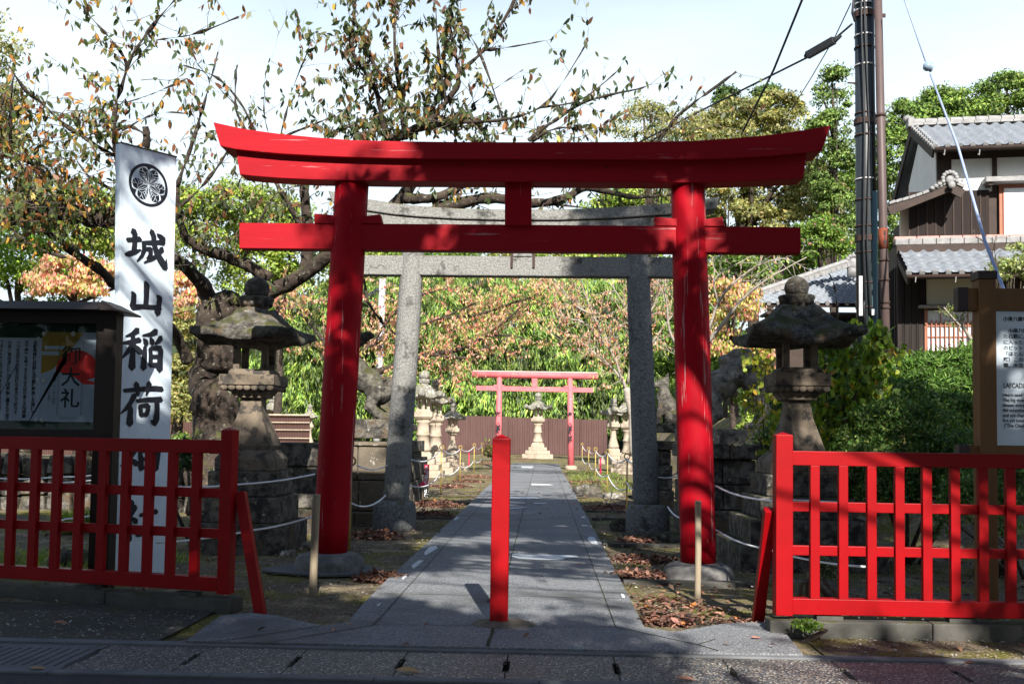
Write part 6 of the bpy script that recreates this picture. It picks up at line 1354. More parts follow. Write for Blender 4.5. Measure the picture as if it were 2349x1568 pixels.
limbs_c = [([(945, 300, 16.4), (985, 278, 16.2), (1022, 235, 16.1), (1050, 195, 16), (1053, 165, 16), (1110, 115, 15.9), (1181, 0, 15.7), (1200, -60, 15.6)], .06, .018),
           ([(950, 298, 16.4), (1000, 287, 16.2), (1070, 280, 16.0), (1155, 275, 15.8), (1240, 246, 15.6), (1290, 190, 15.5), (1350, 92, 15.4)], .048, .008),
           ([(1053, 165, 16), (1035, 80, 15.9), (1030, 20, 15.9)], .03, .012), ([(1022, 235, 16.1), (1005, 110, 15.9), (1000, 20, 15.8)], .03, .010),
           ([(930, 320, 16.5), (915, 200, 16.3), (905, 90, 16.1), (910, -20, 16)], .045, .014),
           ([(905, 325, 16.6), (870, 300, 16.5), (800, 290, 16.4), (750, 320, 16.3)], .04, .01), ([(910, 205, 16.3), (860, 150, 16.2), (820, 60, 16.1), (808, -20, 16)], .035, .01),
           ([(895, 250, 16.4), (830, 170, 16.2), (785, 105, 16)], .025, .008), ([(1155, 275, 15.8), (1100, 120, 15.7), (1060, 60, 15.6)], .02, .008),
           ([(1110, 115, 15.9), (1160, 110, 15.8), (1270, 90, 15.6)], .022, .006), ([(1215, 322, 15.8), (1240, 300, 15.7), (1340, 235, 15.5), (1460, 205, 15.3), (1490, 195, 15.3)], .035, .008),
           ([(1240, 246, 15.6), (1330, 230, 15.4), (1420, 160, 15.3)], .02, .006), ([(1220, 324, 15.8), (1270, 296, 15.6), (1330, 296, 15.5), (1350, 324, 15.5)], .03, .012),
           ([(1075, 190, 15.9), (1090, 250, 15.9), (1085, 240, 15.8), (1140, 200, 15.7), (1200, 160, 15.6)], .02, .008)]
for p_, r0, r1 in limbs_c:
    l_, r2 = t.limb(p_, r0, r1, .03, 7); x_ = p_[-1][0]
    left = x_ < 1120; t.along(l_, r2, 6.0 if left else 4.0, (.3, .95), 21 if left else 7, .15, 1, dirb=(0, -.1, .45), up=.2)
# dense drooping skirts over the lintel
for x0, y0, x1, y1, n_, dn in ((760, 270, 1010, 318, 34, 13), (1010, 265, 1200, 318, 16, 12), (1200, 290, 1340, 322, 10, 8), (820, 150, 990, 260, 18, 9)):
    for _ in range(n_): t.twig(at(random.uniform(x0, x1), random.uniform(y0, y1), random.uniform(15.8, 17)), Vector((random.gauss(0, 1), random.gauss(0, .5), .2)), random.uniform(.4, .9), .007, 1, dn*1.7, .15, .0)
# limbs between the two red beams and over the stone torii
for p_, r0, r1 in (([(930, 455, 17.1), (990, 455, 16.8), (1030, 440, 16.7), (1066, 424, 16.6)], .10, .06), ([(1000, 478, 16.9), (1050, 468, 16.8), (1110, 455, 16.7), (1157, 457, 16.6), (1225, 466, 16.5), (1290, 455, 16.4), (1345, 432, 16.3), (1400, 440, 16.2), (1460, 452, 16.1), (1540, 445, 16)], .12, .03),
                   ([(1345, 432, 16.3), (1400, 400, 16.2), (1480, 360, 16.1), (1516, 315, 16), (1560, 262, 15.8), (1620, 215, 15.6), (1688, 165, 15.4)], .05, .012), ([(1225, 466, 16.5), (1330, 475, 16.4), (1420, 490, 16.2)], .02, .01),
                   ([(1490, 330, 16), (1540, 290, 15.9), (1640, 240, 15.7)], .015, .006)):
    l_, r2 = t.limb(p_, r0, r1, .03, 8); t.along(l_, r2, 4.5, (.25, .7), 8, .132, 1, dirb=(0, -.1, .25), up=.0)
for _ in range(20): t.twig(at(random.uniform(1480, 1680), random.uniform(250, 318), random.uniform(15.4, 16)), Vector((random.gauss(0, 1), 0, -.1)), random.uniform(.3, .7), .005, 1, 7, .132, .0)
for _ in range(12): t.twig(at(random.uniform(1000, 1540), random.uniform(420, 446), random.uniform(15.9, 16.6)), Vector((random.gauss(0, 1), 0, -.1)), random.uniform(.3, .7), .005, 1, 9, .132, .0)
# wispy bare twigs left of the gate, and leaves around them
for p_, r0, r1 in (([(405, 430, 16.4), (440, 330, 16.2), (470, 230, 16), (500, 120, 15.8)], .04, .008), ([(600, 350, 17), (560, 250, 16.7), (500, 180, 16.5), (420, 150, 16.3)], .03, .007), ([(636, 320, 17), (650, 313, 16.9), (747, 274, 16.6), (790, 250, 16.4)], .02, .007),
                   ([(640, 330, 17), (670, 210, 16.7), (722, 80, 16.4)], .014, .004), ([(620, 320, 17), (605, 230, 16.7), (640, 70, 16.4)], .014, .004), ([(540, 240, 16.6), (490, 190, 16.5), (440, 130, 16.3)], .014, .004), ([(405, 480, 16.4), (470, 420, 16.3), (530, 330, 16.2), (545, 260, 16)], .03, .008), ([(560, 590, 17.2), (600, 500, 17), (640, 440, 16.9), (720, 420, 16.8)], .03, .008)):
    l_, r2 = t.limb(p_, r0, r1, .03, 6); t.along(l_, r2, 5, (.3, .8), 5.5, .15, 1, dirb=(0, -.1, .5), up=.25)
t.along(B_, rB, 6, (.3, .8), 9, .132, 1, up=.1); t.along(U_, rU, 5, (.3, .8), 9, .132, 1); t.along(b_, r_, 3, (.3, .9), 8, .132, 1)
for _ in range(46): t.twig(at(random.uniform(395, 560), random.uniform(300, 600), random.uniform(15.5, 17)), Vector((random.gauss(0, 1), random.gauss(0, .5), .3)), random.uniform(.3, .8), .006, 1, 11, .132, .0)
for _ in range(16): t.twig(at(random.uniform(560, 760), random.uniform(425, 500), random.uniform(16, 17)), Vector((random.gauss(0, 1), random.gauss(0, .5), .1)), random.uniform(.3, .7), .006, 1, 11, .132, .0)
for _ in range(10): t.twig(at(random.uniform(620, 760), random.uniform(640, 760), random.uniform(16, 17)), Vector((random.gauss(0, 1), random.gauss(0, .5), -.3)), random.uniform(.3, .7), .006, 1, 10, .132, -.2)
l_, r2 = t.limb([(835, 640, 17), (845, 690, 16.9), (870, 730, 16.8), (905, 765, 16.7)], .03, .012, .03, 6); t.along(l_, r2, 5, (.2, .6), 12, .15, 1, up=-.2)
t.limb([(432, 830, 18), (415, 790, 17.8), (398, 758, 17.4), (340, 700, 16), (267, 654, 14.5), (234, 624, 14.2), (201, 599, 14), (157, 570, 13.8), (128, 544, 13.6), (73, 522, 13.4), (0, 505, 13.2)], .11, .03, .04, 8)
cnt['old'] = t.finish(T, CHERRY)
# near cherry filling the upper left
q = based(-520, 14)
T = thing('cherry_tree', 'leafy cherry branches with orange and green leaves filling the upper left of the picture', 'tree', tuple(at(-420, 1000, 14)[:2])+(0,), 'cherry trees'); t = Tree()
E_, rE = t.limb([(-420, 1260, 14), (-410, 900, 14), (-380, 640, 13.9), (-260, 540, 13.6), (-120, 505, 13.4), (0, 491, 13.2), (80, 482, 13.2), (157, 485, 13.2), (219, 500, 13.2), (272, 493, 13.3), (330, 470, 13.5)], .32, .085, .06, 12)
F_, rF = t.limb([(268, 493, 13.3), (275, 400, 13.1), (266, 360, 13), (263, 300, 12.9), (266, 243, 12.8), (285, 180, 12.7), (306, 122, 12.6), (350, 60, 12.5), (405, -5, 12.4)], .05, .010, .03, 8)
for p_, r0, r1 in (([(261, 358, 13), (200, 320, 12.8), (139, 278, 12.6), (95, 235, 12.4), (59, 208, 12.2), (20, 150, 12)], .035, .008), ([(285, 180, 12.7), (288, 139, 12.6), (250, 85, 12.4), (200, 30, 12.3), (181, -10, 12.2)], .02, .006),
                   ([(139, 278, 12.6), (80, 262, 12.4), (30, 240, 12.3)], .018, .006), ([(80, 482, 13.2), (60, 400, 12.8), (25, 330, 12.5), (26, 230, 12.3), (30, 160, 12.2)], .03, .008), ([(157, 485, 13.2), (130, 420, 12.8), (60, 370, 12.5), (-20, 350, 12.3)], .03, .008),
                   ([(-120, 505, 13.4), (-80, 400, 12.9), (-20, 300, 12.6), (10, 220, 12.4)], .04, .01), ([(0, 491, 13.2), (40, 540, 13), (90, 570, 12.8), (150, 590, 12.6)], .03, .008), ([(263, 300, 12.9), (300, 290, 12.8), (335, 310, 12.8)], .03, .012),
                   ([(306, 122, 12.6), (340, 95, 12.5), (440, 80, 12.4), (545, 40, 12.2)], .012, .003), ([(268, 440, 13.2), (200, 400, 12.9), (160, 340, 12.7)], .02, .006), ([(272, 240, 12.8), (350, 215, 12.7), (430, 180, 12.6)], .012, .004), ([(280, 300, 12.8), (360, 260, 12.7), (440, 262, 12.6)], .012, .004)):
    l_, r2 = t.limb(p_, r0, r1, .03, 7); t.along(l_, r2, 7.5, (.25, .75), 14, .115, 1, dirb=(0, -.1, .2), up=.05)
t.limb([(333, 338, 12.9), (336, 310, 12.85), (332, 290, 12.8)], .05, .048, .04, 8)
t.along(E_, rE, 8, (.3, .8), 13, .115, 1, t0=.4, dirb=(0, -.2, .2), up=0); t.along(F_, rF, 9, (.25, .7), 15, .115, 1, up=.1)
for x0, y0, x1, y1, n_ in ((-30, 180, 90, 480, 46), (60, 260, 270, 480, 60), (0, 400, 260, 500, 36), (150, 180, 300, 300, 12), (-30, 500, 110, 560, 10), (225, 40, 330, 200, 5)):
    for _ in range(n_): t.twig(at(random.uniform(x0, x1), random.uniform(y0, y1), random.uniform(11.8, 13.4)), Vector((random.gauss(0, 1), random.gauss(0, .5), .1)), random.uniform(.3, .7), .006, 1, 13, .115, .0)
cnt['left'] = t.finish(T, CHERRYL)
# autumn cherries in the middle distance
T = thing('autumn_cherry_tree', 'pale pink-orange drooping cherry seen through the gate at the centre left', 'tree', tuple(at(760, 1000, 38)[:2])+(0,), 'cherry trees'); t = Tree()
t.limb([(760, 1035, 38), (770, 950, 38), (800, 860, 38)], .35, .22, .05, 9)
for p_, r0, r1 in (([(790, 900, 38), (850, 860, 37.6), (930, 830, 37.2), (990, 812, 37), (1060, 800, 36.6), (1110, 770, 36.4), (1160, 735, 36.2), (1200, 700, 36)], .17, .03), ([(800, 860, 38), (840, 800, 37.6), (920, 760, 37.3), (1010, 730, 37), (1100, 690, 36.6)], .12, .02), ([(990, 812, 37), (1040, 820, 36.6), (1090, 815, 36.4), (1130, 780, 36.2)], .08, .02),
                   ([(800, 860, 38), (740, 780, 37.5), (690, 720, 37), (640, 690, 36.8)], .12, .02), ([(850, 800, 37.6), (900, 720, 37.4), (960, 680, 37.2), (1030, 660, 37)], .08, .02), ([(1010, 730, 37), (1100, 720, 36.6), (1190, 690, 36.4), (1260, 670, 36.2)], .06, .02), ([(1110, 770, 36.4), (1180, 770, 36.2), (1230, 790, 36)], .05, .02)):
    l_, r2 = t.limb(p_, r0, r1, .04, 6); t.along(l_, r2, 6.0, (.7, 1.9), 13, .16, 1, dirb=(0, -.1, .25), up=-.05, r_=.010)
cnt['pink'] = t.finish(T, PINKC, six=False, aspect=.34)
T = thing('autumn_cherry_tree', 'half-bare cherry with lichened pale branches left of the right granite pillar', 'tree', tuple(at(1455, 1000, 34)[:2])+(0,), 'cherry trees'); t = Tree()
t.limb([(1455, 1045, 34), (1450, 950, 34), (1436, 890, 34)], .17, .12, .05, 9)
for p_, r0, r1 in (([(1436, 890, 34), (1410, 850, 33.8), (1370, 815, 33.5), (1340, 790, 33.3), (1300, 790, 33)], .06, .012), ([(1440, 900, 34), (1400, 800, 33.6), (1360, 720, 33.4), (1330, 640, 33.2)], .06, .012), ([(1440, 880, 34), (1450, 780, 33.6), (1430, 700, 33.4), (1400, 650, 33.2)], .055, .012),
                   ([(1445, 870, 34), (1500, 780, 33.6), (1560, 700, 33.4), (1600, 640, 33.2)], .05, .012), ([(1360, 720, 33.4), (1320, 700, 33.2), (1270, 640, 33)], .05, .01), ([(1400, 800, 33.6), (1340, 740, 33.4), (1280, 730, 33)], .06, .01), ([(1450, 780, 33.6), (1500, 700, 33.4), (1510, 640, 33.2)], .05, .01)):
    l_, r2 = t.limb(p_, r0, r1, .04, 6); t.along(l_, r2, 8, (.6, 1.5), 8, .13, 1, dirb=(0, -.1, .3), up=.05, r_=.011)
cnt['bare'] = t.finish(T, PINKC, six=False, aspect=.36, bark='barkpale', tbark='barkpale')
T = thing('bare_cherry_tree', 'bare grey-twigged cherry right of the right red pillar below the olive tree', 'tree', tuple(at(1600, 1000, 24)[:2])+(0,), 'cherry trees'); t = Tree()
t.limb([(1590, 1100, 24), (1595, 900, 24), (1610, 800, 24)], .16, .1, .05, 9)
for p_, r0, r1 in (([(1610, 800, 24), (1660, 740, 23.7), (1700, 690, 23.4), (1760, 640, 23), (1850, 590, 22.8)], .07, .01), ([(1610, 820, 24), (1650, 690, 23.7), (1720, 620, 23.4), (1790, 590, 23.2)], .05, .01), ([(1650, 700, 23.7), (1640, 640, 23.5), (1700, 600, 23.3)], .03, .01), ([(1600, 860, 24), (1540, 770, 23.6), (1530, 700, 23.4), (1520, 650, 23.2)], .05, .01)):
    l_, r2 = t.limb(p_, r0, r1, .04, 6); t.along(l_, r2, 5, (.4, 1.1), 1.6, .12, 1, dirb=(0, -.1, .2), up=.05, r_=.01)
cnt['bare2'] = t.finish(T, PINKC, six=False, bark='barkpale', tbark='barkpale')

# ------------------------------------------------------------------ shrubs on the right
def shrub(name, label, blobs, pal, ncl, clr, per, size, aspect=.45, mat='leaf', cat='shrub', stems=None, up=.5):
    c_ = blobs[0][0]; T = thing(name, label, cat, (c_[0], c_[1], 0), 'garden shrubs'); P, Nn, K = crown(blobs, ncl, clr, per, .9, up); keep = P[:, 2] > .02; P, Nn, K = P[keep], Nn[keep], K[keep]
    col = pick(pal, len(P)); ax = unit(np.cross(Nn, rnd(len(P)))+Nn*.5+np.array([0, 0, .25])); leaves('foliage', P, Nn, ax, size*RNG.uniform(.6, 1.2, len(P)), col, mat, T, aspect, six=False)
    mb = MB()
    for i in range(stems or 7):
        bl = blobs[i % len(blobs)]; e_ = Vector(bl[0])+Vector(rnd(1)[0])*min(bl[1])*.7; q = Vector((c_[0]+random.gauss(0, .15), c_[1]+random.gauss(0, .1), -.03)); mb.tube([q, q.lerp(e_, .5)+Vector((random.gauss(0, .1), 0, .05)), e_], [.03, .02, .006], 6)
    obj('stems', mb, MT['barktwig'], T, smooth=True); return T
AZ = [((.08, .155, .04), 4), ((.12, .22, .05), 3), ((.04, .08, .02), 2), ((.30, .36, .09), 1.5)]
shrub('azalea_shrub', 'dense dark azalea bush behind the right red fence', [blob_px(2080, 1030, 150, 110, 12.6, 3), blob_px(2180, 1100, 110, 110, 12.2, 2), blob_px(2020, 1120, 90, 90, 12.2, 2)], AZ, 560, .14, 60, .06)
shrub('azalea_shrub', 'dark bush behind the brown information board post', [blob_px(2300, 1110, 130, 120, 11.6, 3), blob_px(2240, 1180, 90, 90, 11, 1)], AZ, 300, .14, 55, .06)
shrub('podocarpus_hedge', 'bright clipped needle-leaved hedge under the house screen door', [blob_px(2140, 880, 95, 62, 17.5, 3), blob_px(2220, 870, 70, 60, 17.5, 2), blob_px(2110, 950, 80, 60, 17.3, 1.4)], [((.08, .17, .025), 4), ((.05, .11, .02), 3), ((.13, .22, .04), 2)], 380, .18, 70, .13, .16, 'needle', up=.3)
shrub('evergreen_shrub', 'dark evergreen bush below the hedge, left of the information board post', [blob_px(2180, 975, 90, 60, 15.2, 3)], AZ, 200, .17, 60, .08)
shrub('podocarpus_hedge', 'dark needle-leaved hedge continuing right behind the information board', [blob_px(2340, 880, 90, 70, 17.5, 3)], [((.05, .11, .02), 3), ((.03, .07, .015), 2)], 120, .2, 60, .13, .16, 'needle')
shrub('evergreen_shrub', 'dark evergreen bush behind the right lantern, left of the utility pole', [blob_px(1890, 960, 120, 100, 16.5, 3), blob_px(1960, 880, 70, 70, 16.3, 1.6), blob_px(1830, 1050, 90, 80, 15.5, 1.4)], AZ, 420, .2, 60, .10)
shrub('evergreen_shrub', 'dark bush on the bank between the brown pole and hedge', [blob_px(2060, 960, 90, 80, 15.5, 3)], AZ, 160, .18, 60, .09)
T = thing('leafy_shrub', 'tall shrub with heart-shaped yellow-green leaves between the right lantern and utility pole', 'shrub', tuple(at(1930, 1100, 13.6)[:2])+(0,), 'garden shrubs'); t = Tree()
for p_ in ([(1935, 1180, 13.6), (1930, 1000, 13.5), (1940, 850, 13.4), (1925, 760, 13.3), (1915, 660, 13.2), (1900, 625, 13.2)], [(1935, 1150, 13.6), (1960, 950, 13.5), (1980, 850, 13.4), (2020, 770, 13.3)], [(1930, 1100, 13.6), (1900, 960, 13.6), (1895, 860, 13.6), (1890, 800, 13.6)], [(1940, 1100, 13.6), (1975, 960, 13.4), (2010, 860, 13.3), (2035, 790, 13.2)], [(1935, 1100, 13.6), (1870, 1000, 13.7), (1880, 900, 13.7)],
           [(1930, 1000, 13.4), (1965, 900, 13.2), (1995, 840, 13.2), (2040, 800, 13.1)], [(1935, 1050, 13.6), (1900, 1000, 13.6), (1885, 940, 13.6)]):
    l_, r2 = t.limb(p_, .018, .005, .02, 6); t.along(l_[:16] if p_[-1][1] == 625 else l_, r2, 17, (.15, .42), 30, .12, 0, dirb=(0, -.2, .2), up=-.1, t0=.25)
t.finish(T, [((.30, .40, .05), 4), ((.19, .29, .04), 3), ((.10, .17, .03), 3), ((.45, .26, .04), .5)], aspect=.62)
T = thing('leafy_shrub', 'yellow-leaved straggly shrub between the right red pillar and the right lantern', 'shrub', tuple(at(1700, 1100, 14.6)[:2])+(0,), 'garden shrubs'); t = Tree()
for p_ in ([(1762, 1130, 14.6), (1752, 980, 14.5), (1740, 860, 14.4), (1712, 800, 14.3)], [(1762, 1120, 14.6), (1770, 900, 14.4), (1760, 830, 14.3)], [(1760, 1100, 14.6), (1735, 950, 14.4), (1728, 900, 14.3)]):
    l_, r2 = t.limb(p_, .014, .005, .02, 6); t.along(l_, r2, 13, (.15, .4), 16, .10, 1, dirb=(0, -.2, .1), up=.0, t0=.2)
t.finish(T, [((.30, .34, .04), 4), ((.16, .22, .03), 3), ((.45, .35, .05), 1.5)], aspect=.6)
T = thing('garden_pine', 'small gnarled garden tree with pale twigs beside the house screen door', 'tree', tuple(at(2230, 830, 19)[:2])+(2.2,), 'garden shrubs'); t = Tree()
for p_ in ([(2235, 860, 19), (2222, 770, 19), (2195, 740, 18.9), (2165, 705, 18.8)], [(2228, 780, 19), (2205, 735, 18.9), (2215, 700, 18.8)], [(2235, 860, 19), (2210, 800, 18.9), (2196, 790, 18.9)], [(2240, 860, 19), (2260, 760, 19), (2240, 700, 19)]):
    l_, r2 = t.limb(p_, .04, .012, .05, 6); t.along(l_, r2, 9, (.15, .35), 30, .07, 0, dirb=(0, -.1, .3), t0=.3)
t.finish(T, [((.20, .26, .04), 3), ((.10, .15, .03), 3)], bark='barkpale', tbark='barkpale', aspect=.4)
bgtree('garden_tree', 'pale-leaved garden tree at the right edge in front of the lower house roof', 'tree', tuple(at(2330, 700, 18)[:2])+(0,), [blob_px(2315, 625, 50, 30, 18, 2), blob_px(2360, 600, 50, 40, 18, 1)], [((.30, .34, .12), 3), ((.15, .2, .06), 3), ((.4, .42, .22), 1)], 40, .14, 60, .075, .05, group='garden shrubs')
T = thing('bare_shrub', 'bare dark twigs standing in front of the red ridge of the lower house roof', 'shrub', tuple(at(2280, 700, 17)[:2])+(0,), 'garden shrubs'); t = Tree()
l_, r2 = t.limb([(2300, 700, 17), (2285, 610, 17), (2262, 560, 17), (2240, 545, 17)], .03, .008, .04, 6); t.along(l_, r2, 12, (.15, .4), 0, .1, 1)
l_, r2 = t.limb([(2285, 610, 17), (2282, 560, 17), (2290, 530, 17)], .02, .006, .04, 6); t.along(l_, r2, 12, (.1, .3), 0, .1, 1); t.finish(T, GREEN)
# small plant and stump behind the right fence
shrub('variegated_shrub', 'small mottled shrub behind the first balusters of the right fence', [blob_px(1893, 1310, 22, 28, 9.6, 1)], [((.16, .20, .10), 2), ((.05, .07, .02), 3), ((.32, .34, .24), 1)], 30, .04, 40, .035)
shrub('ground_weed', 'green weed growing in the verge at the foot of the right fence post', [blob_px(1850, 1438, 34, 8, 7.6, 1)], [((.12, .22, .03), 3), ((.2, .3, .06), 1)], 26, .035, 14, .035, .7, stems=1)
shrub('low_plant', 'dark broad-leaved plant right of the tall sign, behind the left fence', [blob_px(428, 1060, 16, 40, 13, 1)], [((.035, .08, .02), 3), ((.02, .05, .015), 2)], 16, .10, 16, .13, .4)
# ------------------------------------------------------------------ leaf piles and scattered leaves
DRY = [((.20, .10, .07), 4), ((.14, .07, .05), 3.5), ((.29, .155, .105), 3), ((.08, .045, .035), 2.5), ((.40, .15, .04), .3)]
def pile(label, x, y_, wpx, hpx, n_=420, depth=None, size=.075):
    q = gr(x, y_, 0); k = q.y/2300; rx = wpx*k/2; hz = hpx*k*.42; ry = depth or rx*.75; cy = q.y+ry*.55
    r_ = np.sqrt(RNG.uniform(0, 1, n_))*1.05; a = RNG.uniform(0, 2*math.pi, n_); e_ = np.abs(RNG.normal(size=n_))*.22; P = np.stack([q.x+rx*(r_+e_)*np.cos(a), cy+ry*(r_+e_)*np.sin(a), .012+hz*np.clip(1-r_**2, 0, 1)*RNG.uniform(.55, 1.1, n_)], 1)
    nr = unit(np.array([0, 0, 1])+RNG.normal(size=(n_, 3))*.55); ax = unit(np.cross(nr, rnd(n_))); o = leaves('leaf_pile', P, nr, ax, size*RNG.uniform(.6, 1.2, n_), pick(DRY, n_, .25), 'dryleaf', None, .5, six=True, curve=.25)
    mb = MB(); mb.ball((q.x, cy, -.02), 1, rx*.82, ry*.82, hz*.8, 16, 8); core = obj('pile_core', mb, pmat('leaf litter', (.12, .06, .045), (.2, .09, .06), 20, .95, .5, 40) if 'litter' not in MT else MT['litter'], o, smooth=True)
    return setp(o, label, 'leaf pile', 'raked piles of fallen leaves', 'stuff')
MT['litter'] = pmat('leaf litter', (.12, .06, .045), (.2, .09, .06), 20, .95, .5, 40)
for a in (('reddish leaf pile between the left red base stone and the path', 872, 1330, 92, 26), ('dark leaf pile right of the left red pillar, behind its base', 850, 1233, 110, 30), ('leaf pile beside the thin rod of the left red pillar', 845, 1200, 90, 24),
          ('brown leaf pile left of the path just behind the left granite base', 1000, 1160, 90, 28), ('dark leaf pile left of the path level with the left granite base', 985, 1184, 84, 22), ('low leaf heap near the left row of rods', 1030, 1117, 80, 12),
          ('low leaf heap under the second left rod', 1070, 1105, 60, 8), ('leaf heap at the foot of the nearest left rod', 1085, 1094, 70, 8),
          ('sunlit leaf scatter right of the path near the entrance', 1530, 1428, 110, 3), ('leaf pile left of the right red base stone', 1470, 1325, 110, 22), ('leaf heap right of the path in front of the right granite base', 1480, 1288, 110, 14),
          ('dark leaf pile beside the nearest right rod', 1395, 1168, 90, 16), ('leaf patch under the middle right rods', 1350, 1108, 90, 8), ('small leaf heap at the foot of the right granite base', 1462, 1244, 70, 16),
          ('pinkish leaf heap left of the far torii pillar', 1120, 1062, 60, 6), ('pinkish leaf heap in front of the lone far lantern', 1200, 1053, 56, 5)):
    pile(*a, n_=int(max(140, 420*a[3]/90)) if a[4] > 6 else 150)
def scatter(name, label, n_, fx, fy, size, pal, z=.006, mat='dryleaf', region=None):
    X = []; 
    while len(X) < n_:
        x = random.uniform(*fx); y_ = random.uniform(*fy)
        if region and not region(x, y_): continue
        X.append((x, y_, z+(PZ if LX < x < RX or y_ < 8.2 and -2.7 < x < 2.0 else .0)+random.uniform(0, .008)))
    P = np.array(X); nr = unit(np.array([0, 0, 1])+RNG.normal(size=(n_, 3))*.28); ax = unit(np.cross(nr, rnd(n_)))
    return setp(leaves(name, P, nr, ax, size*RNG.uniform(.6, 1.2, n_), pick(pal, n_, .25), mat, None, .5, six=True, curve=.2), label, 'fallen leaves', kind='stuff')
scatter('fallen_leaves', 'fallen leaves thinly scattered on the path', 60, (LX, RX), (8, 32), .08, DRY)
scatter('fallen_leaves', 'fallen leaves scattered on the moss right of the path', 2600, (RX, 5.5), (8.3, 34), .08, DRY)
scatter('fallen_leaves', 'fallen leaves scattered on the ground left of the path', 1900, (-12, LX), (8.7, 36), .08, DRY)
scatter('fallen_leaves', 'sunlit fallen leaves right of the path near its entrance', 420, (.86, 1.9), (8.15, 9.6), .075, DRY, region=lambda x, y_: x > .78+.0 and (x-.9) < (10.0-y_)*.75)
scatter('fallen_leaves', 'few dry leaves lying on the kerb, gutter and verge', 26, (-4.5, 4), (6.2, 8.0), .07, DRY, z=.02)
for lab, x, y_, s_, c_ in (('large yellow-brown leaf lying on the gutter slab', 936, 1535, .16, (.5, .3, .12)), ('brown leaf on the left drain edge', 85, 1530, .1, (.4, .25, .14)), ('orange leaf on the path edge at the right', 1318, 1158, .13, (.6, .18, .03)), ('brown leaf lying on the verge left of the apron', 138, 1432, .12, (.35, .16, .09)), ('reddish leaf on the gutter at the right', 1575, 1554, .13, (.4, .2, .13)), ('reddish leaf on the right ramp slab', 1736, 1467, .09, (.42, .2, .15))):
    q = gr(x, y_, .03); o = leaves('fallen_leaf', np.array([[q.x-s_/2, q.y, .03 if y_ > 1480 else .05]]), np.array([[.1, -.1, 1.]]), np.array([[1., .15, 0]]), np.array([s_]), np.array([c_]), 'dryleaf', None, .55, six=True, curve=.12); setp(o, lab, 'leaf')
scatter('leaf_litter', 'fine gravel and leaf fragments littering the soil around the path', 9000, (-6, 5), (8.3, 22), .035, [((.30, .27, .22), 3), ((.16, .10, .07), 3), ((.42, .40, .36), 1.5), ((.08, .06, .05), 2)], z=.004, region=lambda x, y_: not (LX-.02 < x < RX+.02) and not (y_ < 8.6 and -2.8 < x < 2.1) and not (x < -2.7 and y_ < 8.6))
scatter('leaf_litter', 'pale grit and leaf fragments on the dark verge in front of the fences', 1500, (-6, 6), (7.1, 8.2), .03, [((.30, .29, .26), 3), ((.2, .14, .1), 1.5)], z=.01, region=lambda x, y_: x < -2.75 or x > 2.2)
# grass tufts
def grass(name, label, xs_, ys_, n_, h_, pal, w_=.05):
    P = np.stack([RNG.uniform(*xs_, n_), RNG.uniform(*ys_, n_), np.zeros(n_)], 1); ax = unit(np.array([0, 0, 1.3])+RNG.normal(size=(n_, 3))*.55)
    return setp(leaves(name, P, rnd(n_), ax, h_*RNG.uniform(.5, 1.2, n_), pick(pal, n_), 'leaf', None, w_*1.6, curve=.3), label, 'grass', kind='stuff')
GR = [((.20, .28, .04), 3), ((.10, .18, .03), 3), ((.34, .36, .10), 1.5)]
q0, q1 = gr(150, 1215, 0), gr(235, 1200, 0); grass('grass_tuft', 'bright grass tuft behind the left fence below the notice board', (q0.x, q1.x+.3), (q0.y-.5, q0.y+.4), 1300, .30, GR)
grass('grass', 'short green grass around the rocks behind the left fence', (-6.5, -4.0), (9.9, 11.8), 2600, .12, GR)
grass('grass', 'thin grass by the base of the left lantern steps', (-4.6, -3.9), (14.5, 16.5), 900, .16, GR)
grass('grass', 'patchy short grass right of the path beside the far rods', (1.0, 3.0), (27, 42), 2600, .09, GR, .12)
grass('grass', 'sparse grass and weeds left of the path near the far lanterns', (-14, -6.2), (20, 44), 3200, .14, GR, .1)
